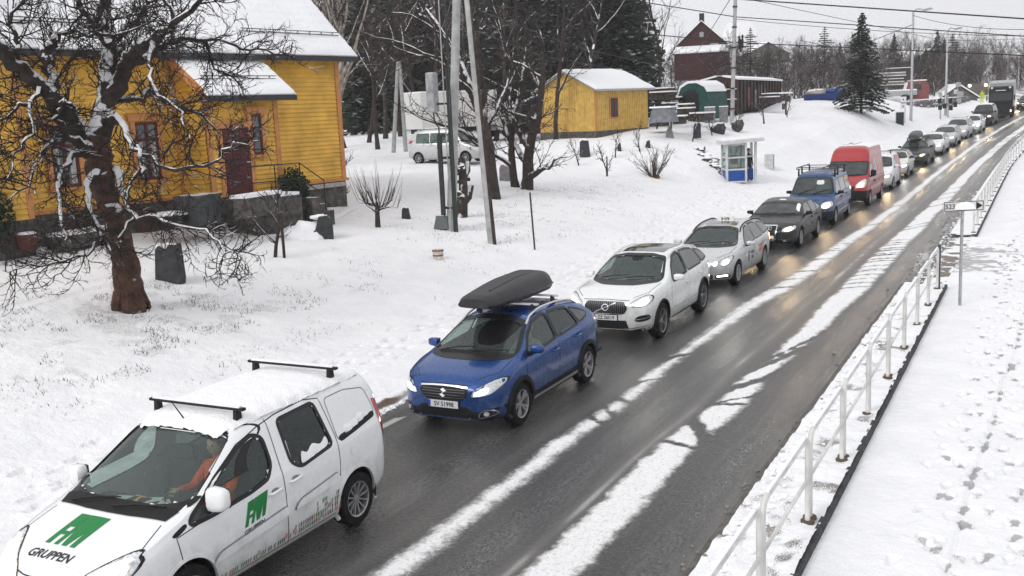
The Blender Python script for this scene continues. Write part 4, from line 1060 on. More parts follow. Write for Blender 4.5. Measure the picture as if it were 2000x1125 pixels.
# stylised S emblem
v.drape('emblem', 'front', [(-.075, .655), (.005, .605), (.045, .63), (-.01, .66), (.055, .70), (.075, .685), (-.0, .735), (-.045, .71), (.01, .68), (-.055, .64)], CHR, off=.024)
v.headlamp([(.46, .62), (.50, .72), (.62, .79), (.76, .86), (.84, .87), (.855, .81), (.80, .72), (.72, .66)], [(.50, .64), (.54, .71), (.68, .77), (.72, .74), (.68, .67)], LAMPW, rnd=1)
v.band('daytime_strip', 'front', [(.70, .80), (.80, .845), (.82, .80), (.76, .71)], CHR, .006, .006, .012, closed=False)
v.plate('SV 51998', .50)
v.seam([(-.22, 1.0), (-.18, .7), (-.28, .4)], [(-1.45, 1.47), (-1.42, 1.05), (-1.40, .42)], [(-2.35, 1.14), (-2.40, .95), (-2.28, .75), (-2.18, .62)], w_=.004)
v.seam([(.02, .74), (.45, .74), (.74, .50)], view='top', w_=.005); v.seam([(.02, -.74), (.45, -.74), (.74, -.50)], view='top', w_=.005); v.seam([(-.45, .79), (0, .80), (.45, .79)], view='front', w_=.005)
v.drape('cowl_grille', 'top', [(.02, -.66), (.06, 0), (.02, .66), (-.06, .68), (-.05, 0), (-.06, -.68)], BLK, off=.006)
v.band('crease_highlight', 'side', [(-.5, .88), (-1.5, .92), (-2.5, .97)], mat('crease_glint_blue', (.01, .09, .42), .2, .5), .006, .006, .004, closed=False)  # lighter blue line paints the light caught by the body crease
v.mirrors(-.42, 1.10, BLU, (.14, .21, .15)); v.handles([(-1.24, .90), (-2.14, .95)])
v.drape2('tail_lamp', 'side', [(-3.12, 1.06), (-3.28, 1.10), (-3.40, .98), (-3.36, .84), (-3.2, .88)], TAIL, off=.008, rnd=1)
v.drape2('reflector', 'side', [(-3.2, .55), (-3.32, .6), (-3.4, .5), (-3.25, .45)], CHR, off=.008, rnd=1)
v.rails(-.78, -2.7, mat('rail_silver', (.66, .67, .68), .3, .7), .06, r_=.02)
v.bars((-1.22, -1.98), .56, lift=.10, m=mat('bar_silver', (.6, .6, .62), .35, .6))
v.wheels(spokes(5, .10, .085, True, .2, .18), .215); v.interior(floor=.40, sx=-.1); v.wipers()
v.drape('dark_screen_patch', 'front', [(-.12, 1.30), (-.1, 1.40), (.0, 1.46), (.5, 1.455), (.54, 1.40), (.42, 1.20), (.20, 1.165), (.0, 1.18)], mat('screen_patch_black', (.006, .006, .007), .3), off=-.009, rnd=2)  # opaque black patch just behind the windscreen
# roof box: tapered hull with ridge, strapped to the bars
def roofbox(parent, x0, x1, zc, hw, h, m, seam=True, y=0.):
    mb = MB(); st = 22; n = 20; pts = []
    for i in range(st + 1):
        t = i / st; x = x0 + (x1 - x0) * t; pw = hw * (.74 + .26 * min(1, t * 2.4)) * (1 - .18 * max(0, (t - .85) / .15) ** 2); ph = h * (.55 + .45 * min(1, t * 1.8) ** .8) * (1 - .35 * max(0, (t - .9) / .1) ** 2)
        if i == 0 or i == st: pw *= .9; ph *= .75
        for k in range(n):
            a = 2 * pi * k / n; c, s_ = cos(a), sin(a); e = .5
            yy = pw * abs(c) ** e * (1 if c > 0 else -1); zz = abs(s_) ** e * (1 if s_ > 0 else -1); zz = zz * ph * (.62 if zz > 0 else .38)
            if zz > 0: yy *= 1 - .22 * zz / (ph * .62)
            mb.v.append((x, y + yy, zc + zz + .03 * t))
    for i in range(st):
        for k in range(n): k2 = (k + 1) % n; mb.f.append((i * n + k, (i + 1) * n + k, (i + 1) * n + k2, i * n + k2))
    mb.f.append(tuple(range(n))); mb.f.append(tuple(st * n + k for k in range(n))[::-1])
    return mb.build('roof_box', m, parent, 50)
BOX = mat('box_black', (.028, .028, .031), .45, bump=(120, .3, .004), noise=(15, .3))
bx = roofbox(v.root, -.36, -2.62, 1.77, .43, .36, BOX, y=-.12)
def boxline(o, x0, x1, z, hw, y, m):
    for sd in (1, -1):
        MB().tube([(x0 - .03, y + sd * hw * .66, z), (x0 + (x1 - x0) * .45, y + sd * hw * 1.0, z + .012), (x1 + .03, y + sd * hw * .86, z + .03)], .011, 6).build('lid_edge', m, o)
boxline(bx, -.36, -2.62, 1.745, .43, -.12, mat('box_edge', (.012, .012, .013), .5))
MB().tube([(-.75, -.02, 1.925), (-1.6, -.02, 1.985), (-2.3, .0, 1.995)], [.03, .045, .03], 8).build('lid_ridge', BOX, bx, 60)
MB().box((-2.18, .19, 1.88), (.10, .012, .05)).build('box_badge', CHR, bx)
person('person', 'driver in a pale jacket at the wheel of the blue crossover', (LX + .37, 13.62 + 1.18, .42), R(-90), (.45, .43, .36), hair=(.45, .38, .25))

# ---------- 3. white SUV
SP = dict(w=1.90, wb=2.865, wr=.37, rr=.255, cowl=-.35, tumble=.46, er=.10, crown=.03, sig=.04, bulge=.04, arch=.42, flare=.02, cheek=1.004,
    top=[(.84, .82), (.81, .92), (.72, .98), (.3, 1.08), (-.2, 1.13), (-.38, 1.16), (-1.12, 1.535), (-1.3, 1.59), (-1.8, 1.64), (-2.5, 1.63), (-3.0, 1.57), (-3.2, 1.5), (-3.5, 1.22), (-3.68, 1.12), (-3.78, .95)],
    belt=[(.84, .78), (.5, .94), (.1, 1.01), (-.6, 1.06), (-2.2, 1.12), (-3.3, 1.17), (-3.8, .98)],
    plan=[(.84, .62), (.81, .72), (.72, .82), (.55, .90), (.25, .938), (-.4, .948), (-2.9, .95), (-3.3, .93), (-3.6, .87), (-3.78, .74)],
    bot=[(.84, .30), (.7, .25), (.4, .24), (-3.1, .25), (-3.78, .4)])
v = Car('suv', 'white SUV with a dark glass roof and a black slatted grille, behind the blue crossover', 'car', (LX + .03, 19.98, 0), SP, 'vehicles queueing in the left lane', detail=1.2)
WS = [(-.77, 1.14), (-.60, 1.50), (-.3, 1.55), (.3, 1.55), (.60, 1.50), (.77, 1.14), (.35, 1.125), (-.35, 1.125)]
W1 = [(-.74, 1.10), (-1.02, 1.33), (-1.35, 1.49), (-1.72, 1.545), (-1.80, 1.53), (-1.74, 1.14), (-1.2, 1.085)]
W2 = [(-1.86, 1.545), (-2.35, 1.54), (-2.66, 1.50), (-2.80, 1.22), (-2.72, 1.18), (-1.82, 1.145)]
W3 = [(-2.73, 1.49), (-3.08, 1.41), (-3.30, 1.29), (-3.2, 1.24), (-2.86, 1.20)]
v.finish_body(WHP, [('front', offset_poly(round_poly(WS, 2), -.01)), ('side', offset_poly(round_poly(W1, 2), -.006))])
v.window('front', WS, GLASS, name='windscreen', seal=.03); v.window('side', W1, GLASS); v.window('side', W2, DGLASS, inset=.003); v.window('side', W3, DGLASS, inset=.003)
v.drape('glass_roof', 'top', [(-1.42, -.48), (-1.40, 0), (-1.42, .48), (-2.62, .50), (-2.62, -.50)], DGLASS, off=.006, rnd=1)
v.band('grille_frame', 'front', [(-.46, .72), (-.47, .80), (-.40, .885), (.40, .885), (.47, .80), (.46, .72), (.38, .63), (-.38, .63)], CHR, .010, .006, .010, rnd=1)
v.drape('grille', 'front', [(-.46, .72), (-.47, .80), (-.40, .885), (.40, .885), (.47, .80), (.46, .72), (.38, .63), (-.38, .63)], _M['deep_black'], off=.006, rnd=1)
for k in range(-9, 10):
    y = k * .045; v.band('grille_slat', 'front', [(y, .645), (y, .875)], _M['slat_grey'], .007, .007, .012, closed=False)
o = v.band('emblem', 'front', [(.070 * cos(t), .76 + .062 * sin(t)) for t in np.linspace(0, 2 * pi, 20, False)], CHR, .008, .005, .020)
v.band('emblem_bar', 'front', [(-.24, .655), (.22, .855)], LENS, .005, .005, .016, closed=False)
v.headlamp([(.50, .80), (.56, .875), (.72, .965), (.86, .985), (.90, .92), (.87, .83), (.74, .775)], [(.60, .82), (.66, .88), (.82, .94), (.86, .88), (.80, .80)], LAMPC)
v.drape('lower_grille', 'front', [(-.50, .34), (-.44, .50), (.44, .50), (.50, .34), (.3, .32), (-.3, .32)], BLK, off=.006)
for k in (1, -1):
    v.drape('bumper_vent', 'front', [(k * .60, .50), (k * .68, .60), (k * .87, .62), (k * .88, .50), (k * .72, .47)], BLK, off=.006, rnd=1); v.band('vent_chrome', 'front', [(k * .62, .52), (k * .86, .555)], CHR, .006, .006, .014, closed=False)
v.band('bumper_trim', 'front', [(-.87, .40), (-.5, .33), (-.3, .30), (.3, .30), (.5, .33), (.87, .40)], CHR, .008, .008, .010, closed=False)
v.drape('bumper_base', 'front', [(-.88, .36), (-.5, .30), (.5, .30), (.88, .36), (.85, .27), (-.85, .27)], BLK, off=.004)
v.plate('ZZ 26519', .555)
v.seam([(-.62, 1.08), (-.56, .8), (-.62, .4)], [(-1.82, 1.55), (-1.76, 1.1), (-1.74, .36)], [(-2.84, 1.2), (-2.80, .95), (-2.5, .6), (-2.42, .42)], w_=.004)
v.seam([(-.3, .80), (.4, .78), (.72, .56)], view='top', w_=.005); v.seam([(-.3, -.80), (.4, -.78), (.72, -.56)], view='top', w_=.005); v.seam([(-.5, .90), (0, .915), (.5, .90)], view='front', w_=.005)
v.band('door_crease_shade', 'side', [(-.75, .50), (-1.7, .50), (-2.5, .53), (-2.55, .60)], mat('crease_shade_grey', (.40, .41, .42), .4), .007, .007, .004, closed=False)  # grey line paints the shade along the lower door crease
v.drape2('sill_trim', 'side', [(-.46, .25), (-.44, .31), (-2.4, .33), (-2.4, .27)], BLK, off=.006)
v.mirrors(-.78, 1.15, WHP, (.15, .22, .15)); v.handles([(-1.60, .93), (-2.58, .98)])
v.drape2('tail_lamp', 'side', [(-3.4, 1.15), (-3.62, 1.1), (-3.7, .95), (-3.5, 1.0)], TAIL, off=.008, rnd=1)
v.rails(-1.15, -3.1, mat('rail_white', (.7, .71, .71), .3, .4), .035, r_=.016)
v.drape2('charge_flap', 'side', [(-.30 + .06 * cos(t), .86 + .06 * sin(t)) for t in np.linspace(0, 2 * pi, 14, False)], WHP, off=.004)
v.wheels(multi_y(5), .235, mat('two_tone_alloy', (.30, .30, .31), .3, .8)); v.interior(floor=.48, sx=-.45); v.wipers()
v.drape('sensor_pod', 'front', [(-.14, 1.50), (-.12, 1.545), (.12, 1.545), (.14, 1.50), (.05, 1.46), (-.05, 1.46)], BLK, off=-.009, rnd=1)

# ---------- 4. silver estate taxi
SP = dict(w=1.854, wb=2.874, wr=.33, rr=.225, cowl=-.42, tumble=.48, er=.09, crown=.02, sig=.04, bulge=.05, arch=.37,
    top=[(.82, .66), (.78, .76), (.65, .82), (.2, .93), (-.3, 1.00), (-.45, 1.02), (-1.2, 1.36), (-1.4, 1.41), (-1.9, 1.46), (-2.7, 1.46), (-3.3, 1.40), (-3.55, 1.33), (-3.85, 1.02), (-3.98, .9)],
    belt=[(.82, .62), (.4, .80), (0, .87), (-.6, .92), (-2.2, .96), (-3.4, 1.0), (-4.0, .86)],
    plan=[(.82, .55), (.79, .66), (.68, .78), (.45, .87), (.1, .915), (-.4, .925), (-3.0, .925), (-3.5, .90), (-3.85, .82), (-3.98, .70)],
    bot=[(.82, .24), (.6, .2), (.4, .19), (-3.2, .2), (-3.98, .32)])
v = Car('estate_taxi', 'silver estate taxi with a roof sign and door lettering, behind the white SUV', 'taxi', (LX - .1, 26.5, 0), SP, 'vehicles queueing in the left lane')
WS = [(-.74, 1.0), (-.58, 1.33), (-.3, 1.38), (.3, 1.38), (.58, 1.33), (.74, 1.0), (.35, .985), (-.35, .985)]
W1 = [(-.80, .97), (-1.1, 1.17), (-1.45, 1.33), (-1.78, 1.375), (-1.84, .985), (-1.2, .945)]
W2 = [(-1.92, 1.385), (-2.4, 1.385), (-2.62, 1.36), (-2.74, 1.04), (-2.66, 1.0), (-1.92, .985)]
W3 = [(-2.70, 1.355), (-3.15, 1.32), (-3.40, 1.24), (-3.56, 1.08), (-2.84, 1.03)]
v.finish_body(SIL, [('front', offset_poly(round_poly(WS, 2), -.01))])
v.window('front', WS, GLASS, name='windscreen', seal=.02)
for W_ in (W1, W2, W3): v.window('side', W_, DGLASS, inset=.003, seal=.02)
v.drape('sunroof', 'top', [(-1.52, -.44), (-1.52, .44), (-1.95, .45), (-1.95, -.45)], DGLASS, off=.006, rnd=1)
v.headlamp([(.60, .62), (.62, .74), (.74, .80), (.86, .84), (.87, .72), (.78, .60)], [(.66, .65), (.70, .74), (.80, .77), (.82, .68), (.74, .62)], LAMPW)
for k in (1, -1):
    v.drape('inner_headlight', 'front', [(k * .46, .60), (k * .47, .70), (k * .56, .73), (k * .57, .62)], LAMPW, off=.006, rnd=1)
    v.drape('bumper_vent', 'front', [(k * .50, .28), (k * .52, .37), (k * .80, .40), (k * .84, .30)], BLK, off=.006, rnd=1); v.drape('daytime_lamp', 'front', [(k * .56, .325), (k * .57, .355), (k * .78, .375), (k * .79, .335)], LAMPC, off=.012)
v.drape('grille', 'front', [(-.38, .48), (-.40, .66), (.40, .66), (.38, .48)], BLK, off=.008, rnd=1); v.band('grille_frame', 'front', [(-.38, .48), (-.40, .66), (.40, .66), (.38, .48)], CHR, .012, .01, .012, rnd=1)
v.drape('lower_grille', 'front', [(-.46, .26), (-.46, .38), (.46, .38), (.46, .26)], BLK, off=.006); v.plate('', .42)
v.seam([(-.66, .95), (-.60, .7), (-.62, .3)], [(-1.88, 1.39), (-1.86, .95), (-1.84, .3)], [(-2.80, 1.05), (-2.80, .85), (-2.48, .5), (-2.42, .35)], w_=.005)
v.seam([(-.35, .78), (.3, .76), (.66, .52)], view='top', w_=.006); v.seam([(-.35, -.78), (.3, -.76), (.66, -.52)], view='top', w_=.006)
v.band('door_crease_shade', 'side', [(-.4, .72), (-1.5, .78), (-3.2, .84)], mat('crease_shade_silver', (.28, .29, .30), .3, .5), .008, .008, .004, closed=False)  # darker silver line stands for shade under the side crease
v.band('window_chrome', 'side', [(-.74, .955), (-1.8, .955), (-2.7, .985), (-3.55, 1.05)], CHR, .008, .008, .008, closed=False)
for vw, fl in (('side', True), ('sider', False)):
    v.text(vw, 'TRØNDER', (-1.42, .69), .085, BLKF, flip=fl, name='door_lettering', xs=.85); v.text(vw, 'TAXI', (-1.42, .55), .08, BLKF, flip=fl, name='door_lettering')
    v.drape('door_emblem', vw, [(-1.00, .48), (-1.0, .74), (-1.10, .74), (-1.10, .48)], BLKF, off=.004)
    v.drape('red_panel', vw, [(-2.22, .58), (-2.22, .77), (-2.62, .80), (-2.62, .61)], REDF, off=.004); v.text(vw, '07373', (-2.42, .69), .10, PLATE, flip=fl, name='panel_digits', off=.007)
v.mirrors(-.84, 1.0, SIL, (.14, .24, .13)); v.handles([(-1.70, .82), (-2.62, .87)])
v.drape2('tail_lamp', 'side', [(-3.5, .95), (-3.75, .95), (-3.92, .86), (-3.9, .70), (-3.6, .78)], AMB, off=.008, rnd=1)
v.rails(-1.1, -3.5, BLK, .045, r_=.02); v.rails(-1.08, -3.52, CHR, .02, r_=.012)
sg_ = MB(); sg_.box((-2.12, 0, 1.52), (.16, .48, .12), taper=.8); sg_ = sg_.build('taxi_sign', mat('sign_white', (.72, .72, .70), .4), v.root)
bm = text_mesh('B 678', .07, True); P_, F_ = _cut(bm, 1); MB().add([(-2.034, x, 1.525 + y) for x, y in P_], F_).build('sign_lettering', INK, sg_)
v.wheels(spokes(7, .09, .10, False, .2), .21); v.interior(floor=.38, sx=-.5); v.wipers()
person('person', 'taxi driver in a dark coat with a yellow scarf behind the windscreen', (LX - .1 + .37, 26.5 + 1.5, .52), R(-90), (.05, .05, .06), hair=(.2, .17, .12))
# ------------------------------------------------------------------ the rest of the queue
def mkspec(w=1.78, wb=2.6, wr=.32, fo=.85, ro=.8, h=1.47, hood=.95, cowl=-.3, rf=-1.15, re=-2.9, tt=(-3.25, 1.0), tb=.5, nose=.62, belt=None, plan=None, arch=None, er=.09):
    xe = -(wb + ro); b = belt or hood + .02
    return dict(w=w, wb=wb, wr=wr, cowl=cowl, tumble=tb, er=er, crown=.02, sig=.04, bulge=.05, arch=arch or wr + .045,
        top=[(fo, nose), (fo - .04, nose + .1), (fo - .18, hood - .16), (fo - .5, hood - .07), (cowl + .15, hood + .03), (cowl, hood + .06), (rf + .2, h - .12), (rf, h - .055), (rf - .5, h), (re + .4, h - .01), (re, h - .07), tt, (xe + .04, tt[1] - .12), (xe, tt[1] - .25)],
        belt=[(fo, nose - .05), (fo - .5, hood - .14), (cowl, b - .06), (re, b + .05), (xe + .2, min(b + .03, tt[1])), (xe, tt[1] - .3)],
        plan=[(fo, w * .31), (fo - .04, w * .37), (fo - .15, w * .43), (fo - .4, w * .475), (fo - .75, w * .5), (xe + .7, w * .5), (xe + .3, w * .475), (xe + .08, w * .43), (xe, w * .38)],
        bot=[(fo, .28), (fo - .2, .21), (fo - .5, .2), (xe + .6, .2), (xe, .34)]), dict(h=h, hood=hood, cowl=cowl, rf=rf, re=re, xe=xe, tt=tt, b=b)
def dress(v, k, paint_, glow, lamp=((.46, .60), (.50, .72), (.70, .79), (.84, .80), (.84, .68), (.70, .60)), glowp=((.54, .63), (.58, .71), (.72, .76), (.78, .70), (.70, .63)), handles=2, pillars=None, rimf=None, van=False, hm=None, mirror=None, gr=(.36, .50, .62), wsm=None, wm=None, side_h=None):
    S = v.S; W = S['w'] / 2; tb = S['tumble']; z0 = k['hood'] + (.09 if not van else .10); z1 = k['h'] - (.12 if not van else .20)
    if side_h: z1w = side_h
    hw = lambda z: W * .97 - tb * (z - v.beltf((k['cowl'] + k['rf']) / 2)) - .075
    WS = [(-hw(z0), z0 + .015), (-hw(z1), z1 - .05), (-hw(z1) * .5, z1), (hw(z1) * .5, z1), (hw(z1), z1 - .05), (hw(z0), z0 + .015), (hw(z0) * .5, z0), (-hw(z0) * .5, z0)]
    v.finish_body(paint_, [])
    v.window('front', WS, wsm or DGLASS, name='windscreen', inset=.003, seal=.025, both=False)
    b = k['b']; c, rf, re = k['cowl'], k['rf'], k['re']; zt = (side_h or k['h'] - .14); ps = pillars or [c - .25, (rf - .55), re - .05]
    zb = b + .05
    wm = wm or DGLASS
    for i in range(len(ps) - 1):
        a0, a1 = ps[i], ps[i + 1]; s0 = (rf - c) * .72 if i == 0 else -.02; last = i == len(ps) - 2
        v.window('side', [(a0 - .03, zb + (.0 if i else -.01)), (a0 + s0 - .04, zt - (.02 if i == 0 else 0)), (a1 + (.12 if last and not van else .04), zt), (a1 + (-.12 if last and not van else .04), zb + .03)], wm, inset=.003, seal=.018)
    v.headlamp(list(lamp), list(glowp), glow)
    g0, g1, g2 = gr
    v.drape('grille', 'front', [(-g0, g1), (-g0 * 1.05, g2), (g0 * 1.05, g2), (g0, g1)], BLK, off=.006, rnd=1); v.band('grille_frame', 'front', [(-g0, g1), (-g0 * 1.05, g2), (g0 * 1.05, g2), (g0, g1)], CHR, .006, .008, .010, rnd=1)
    v.drape('lower_grille', 'front', [(-.5, .27), (-.48, .37), (.48, .37), (.5, .27)], BLK, off=.006); v.plate('', .43)
    v.seam([(c - .25, b), (c - .2, .7), (c - .22, .3)], [(ps[1] + .02, zt + .02), (ps[1] + .04, b), (ps[1] + .05, .3)], w_=.006)
    v.mirrors(c - .45, b + .09, mirror or paint_, (.13, .22, .14)); v.handles([(ps[1] + .2, b - .12)] + ([(ps[min(2, len(ps) - 1)] + .25, b - .09)] if handles > 1 else []), hm)
    v.drape2('tail_lamp', 'side', [(k['xe'] + .42, k['tt'][1] - .04), (k['xe'] + .12, k['tt'][1] - .06), (k['xe'] + .06, k['tt'][1] - .22), (k['xe'] + .3, k['tt'][1] - .2)], TAIL, off=.008)
    v.wheels(rimf or spokes(7, .09, .09, False, .2), .205); v.wipers()
def queue_pos(Y, dx=0.): return (LX + float(rx(Y)) + dx, Y, float(rz(Y)))
def heading(Y): return -90 + math.degrees(math.atan((float(rx(Y + 1)) - float(rx(Y - 1))) / 2)) * -1
def qcar(name, label, cat, Y, spec, paint_, glow, dx=0, **kw):
    sp, k = spec; v = Car(name, label, cat, queue_pos(Y, dx), sp, 'vehicles queueing in the left lane', heading(Y), detail=kw.pop('detail', .8)); dress(v, k, paint_, glow, **kw)
    sl = math.atan((float(rz(Y + 3)) - float(rz(Y))) / 3); v.root.rotation_euler = (0, sl, R(heading(Y))); return v, k
DKG = paint('charcoal_paint', (.018, .018, .02), .4, .3, .3); REDP = paint('red_paint', (.34, .008, .012), 0, .35, .25); BLV = paint('van_blue_paint', (.006, .048, .17), .2, .3, .35)
GRY = paint('grey_paint', (.05, .055, .055), .4, .3, .5); CREAM = paint('warm_white_paint', (.68, .66, .62), 0, .3, .4); WHC = paint('clean_white_paint', (.74, .75, .77), 0, .25, .3); SIL2 = paint('pale_silver_paint', (.55, .55, .56), .4, .3, .4)
# dark saloon
v, k = qcar('saloon_car', 'dark grey saloon with four linked rings in a chrome grille and snow on its plate', 'car', 33.9,
    mkspec(w=1.855, wb=2.84, wr=.335, fo=.97, ro=1.08, h=1.455, hood=.93, cowl=-.42, rf=-1.25, re=-2.65, tt=(-3.5, 1.03), nose=.62), DKG, LAMPY, detail=1,
    lamp=((.48, .60), (.50, .70), (.66, .755), (.86, .78), (.87, .67), (.72, .60)), glowp=((.54, .62), (.60, .72), (.76, .74), (.82, .68), (.68, .62)), pillars=[-.68, -1.85, -2.65, -3.1], gr=(.30, .34, .78), wsm=GLASS if False else None)
v.band('side_chrome', 'side', [(-.5, .95), (-1.9, .99), (-3.05, 1.03)], CHR, .007, .007, .008, closed=False)
for q in range(4): v.band('ring_emblem', 'front', [(-.115 + q * .075 + .05 * cos(t), .70 + .045 * sin(t)) for t in np.linspace(0, 2 * pi, 14, False)], CHR, .006, .006, .016)
v.band('grille_frame', 'front', [(-.28, .33), (-.33, .78), (.33, .78), (.28, .33)], CHR, .014, .014, .014, rnd=1)
v.snow_patch([(.98, -.22), (.99, .24), (.98, 0)], .01, seed=3) if False else None
MB().box((1.035, .0, .445), (.02, .46, .075)).build('plate_snow', SNOWC, v.root)
v.band('fog_chrome', 'front', [(.40, .36), (.78, .37)], CHR, .006, .006, .012, closed=False); v.drape('fog_lamp', 'front', [(.55, .30), (.55, .335), (.63, .335), (.63, .30)], LENS, off=.01)
v.snow_patch([(-.62, .72), (-.75, .58), (-1.12, .56), (-1.16, .66)], .03, 'pillar_snow', seed=8); v.snow_patch([(-1.38, -.1), (-1.36, .1), (-1.5, .14), (-1.5, -.16)], .025, 'roof_snow', seed=9)
# blue van with roof bars
sp, k = mkspec(w=1.80, wb=2.985, wr=.33, fo=.86, ro=.95, h=1.96, hood=1.06, cowl=.0, rf=-.62, re=-3.55, tt=(-3.86, 1.3), tb=.22, nose=.70, belt=1.10, er=.13)
sp['top'][-3:] = [(-3.82, 1.80), (-3.90, 1.55), (-3.935, 1.3)]
v, k = qcar('blue_van', 'dark blue van with two black roof bars, behind the dark grey saloon', 'van', 40.3, (sp, k), BLV, LAMPY, van=True, detail=1,
    lamp=((.44, .68), (.50, .86), (.70, .92), (.84, .92), (.86, .74), (.70, .66)), glowp=((.50, .70), (.54, .84), (.72, .89), (.80, .82), (.72, .70)), pillars=[-.22, -1.25, -2.35, -3.45], side_h=1.68, mirror=BLK, hm=BLK, gr=(.40, .66, .80))
v.drape('bumper', 'front', [(-.88, .26), (-.88, .56), (.88, .56), (.88, .26)], BLK, off=.008); v.drape2('side_stripe', 'side', [(-.42, .44), (-.42, .50), (-2.6, .52), (-2.6, .46)], LENS, off=.006)
v.band('roof_lettering_band', 'side', [(-2.6, 1.6), (-3.3, 1.6)], mat('sign_yellow', (.6, .35, .05), .5), .03, .02, .006, closed=False)
v.drape('screen_paper', 'front', [(.12, 1.50), (.12, 1.66), (.40, 1.66), (.40, 1.50)], LENS, off=.008, rnd=1)
v.text('side', 'MASKIN', (-1.9, .66), .10, LENS, flip=True, name='door_lettering'); v.text('side', 'SERVICE', (-2.95, 1.45), .12, _M['sign_yellow'], flip=True, name='panel_lettering')
v.bars((-.85, -1.45), .74, lift=.13); v.bars((-2.9,), .74, lift=.13)
for y in (-.72, .30): MB().tube([(-.6, y, 2.12), (-3.1, y, 2.12)], .02, 6).build('rack_rail', BLK, v.root)
v.drape2('rear_side_lamp', 'side', [(-3.72, .98), (-3.74, 1.18), (-3.86, 1.18), (-3.86, .98)], AMB, off=.01)
# red high-roof van
sp = dict(w=1.98, wb=3.55, wr=.34, cowl=.30, tumble=.13, er=.16, crown=.03, sig=.05, bulge=.06, arch=.40,
    top=[(.93, .80), (.90, .95), (.78, 1.08), (.45, 1.24), (.30, 1.30), (-.38, 1.93), (-.48, 2.05), (-.72, 2.42), (-.95, 2.54), (-1.6, 2.60), (-4.3, 2.60), (-4.52, 2.5), (-4.62, 2.2)],
    belt=[(.93, .75), (.5, 1.0), (.2, 1.16), (-.4, 1.22), (-4.6, 1.25)], plan=[(.93, .62), (.9, .74), (.75, .86), (.5, .94), (.1, .985), (-4.3, .985), (-4.5, .95), (-4.62, .88)],
    bot=[(.93, .30), (.7, .26), (.4, .24), (-4, .26), (-4.62, .4)])
v = Car('high_roof_van', 'tall red high-roof van with white roundel on its side, behind the dark blue van', 'van', queue_pos(47.5, .12), sp, 'vehicles queueing in the left lane', detail=.8)
v.finish_body(REDP, [])
v.window('front', [(-.84, 1.38), (-.80, 1.90), (.80, 1.90), (.84, 1.38), (.4, 1.34), (-.4, 1.34)], DGLASS, name='windscreen', inset=.003, seal=.03)
v.window('side', [(.02, 1.26), (-.45, 1.80), (-.95, 1.84), (-1.0, 1.22)], DGLASS, inset=.003)
v.headlamp([(.46, .84), (.50, 1.0), (.66, 1.14), (.86, 1.20), (.90, 1.02), (.84, .84)], [(.54, .86), (.58, 1.0), (.72, 1.08), (.82, 1.02), (.78, .88)], LAMPY)
v.drape('grille', 'front', [(-.42, .72), (-.46, .92), (.46, .92), (.42, .72)], BLK, off=.008, rnd=1); v.drape('bumper', 'front', [(-.96, .30), (-.96, .70), (-.5, .73), (.5, .73), (.96, .70), (.96, .30)], BLK, off=.012)
v.drape('badge', 'front', [(.09 * cos(t), 1.0 + .06 * sin(t)) for t in np.linspace(0, 2 * pi, 14, False)], CHR, off=.012); v.plate('', .52)
v.seam([(.1, 1.2), (.05, .8), (-.3, .4)], [(-1.05, 1.95), (-1.08, .35)], [(-1.15, 2.0), (-1.15, .4)], [(-2.4, 2.0), (-2.4, .4)], [(-.6, 2.05), (-4.5, 2.05)], w_=.006)
for vw in ('side', 'sider'):
    v.drape('side_roundel', vw, [(-1.75 + .34 * cos(t), 1.62 + .34 * sin(t)) for t in np.linspace(0, 2 * pi, 24, False)], mat('decal_pale', (.55, .55, .62), .5), off=.005); v.drape('roundel_core', vw, [(-1.75 + .2 * cos(t), 1.62 + .2 * sin(t)) for t in np.linspace(0, 2 * pi, 20, False)], REDP, off=.008)
v.drape('roof_ribs', 'top', [(-1.6, -.5), (-1.6, -.42), (-4.2, -.42), (-4.2, -.5)], mat('dark_red', (.25, .01, .012), .4), off=.01); v.drape('roof_ribs', 'top', [(-1.6, -.1), (-1.6, 0), (-4.2, 0), (-4.2, -.1)], _M['dark_red'], off=.01)
v.snow_patch([(-1.3, -.7), (-1.3, .72), (-4.4, .74), (-4.4, -.72), (-3, -.2), (-2, -.55)], .012, seed=4)
v.mirrors(-.15, 1.42, BLK, (.14, .24, .32)); v.handles([(-.98, 1.02), (-1.25, 1.02)], BLK); v.wheels(spokes(6, .14, .14, False, .25), .215); v.wipers()
# small van, white front half and red rear half
sp, k = mkspec(w=1.80, wb=2.73, wr=.32, fo=.86, ro=.75, h=1.80, hood=1.05, cowl=-.05, rf=-1.0, re=-3.0, tt=(-3.34, 1.4), tb=.24, nose=.70, belt=1.06, er=.12)
v, k = qcar('small_van', 'small white van with red rear side panels, half hidden behind the tall red van', 'van', 56.0, (sp, k), WHC, LAMPY, dx=.12, van=True, handles=1, pillars=[-.35, -1.45], side_h=1.56)
v.drape2('red_side_panel', 'side', [(-1.2, 1.66), (-3.2, 1.62), (-3.3, .4), (-2.2, .4), (-1.9, .9)], REDP, off=.006); v.bars((-1.3,), .6, lift=.10)
v, k = qcar('small_hatchback', 'small cream white hatchback with a black roof, behind the small red and white van', 'car', 63.6,
    mkspec(w=1.70, wb=2.39, wr=.30, fo=.72, ro=.62, h=1.50, hood=.98, cowl=-.35, rf=-1.0, re=-2.45, tt=(-2.85, 1.05), nose=.66), CREAM, LAMPC, mirror=BLK)
v.drape('black_roof', 'top', [(-1.0, -.56), (-1.0, .56), (-2.5, .56), (-2.5, -.56)], DKG, off=.01, rnd=1)
v, k = qcar('dark_estate', 'dark grey estate carrying a grey roof box, behind the small cream hatchback', 'car', 72.0,
    mkspec(w=1.86, wb=2.76, wr=.34, fo=.9, ro=1.0, h=1.54, hood=1.0, cowl=-.38, rf=-1.15, re=-3.2, tt=(-3.6, 1.1), nose=.68), GRY, LAMPY, mirror=BLK)
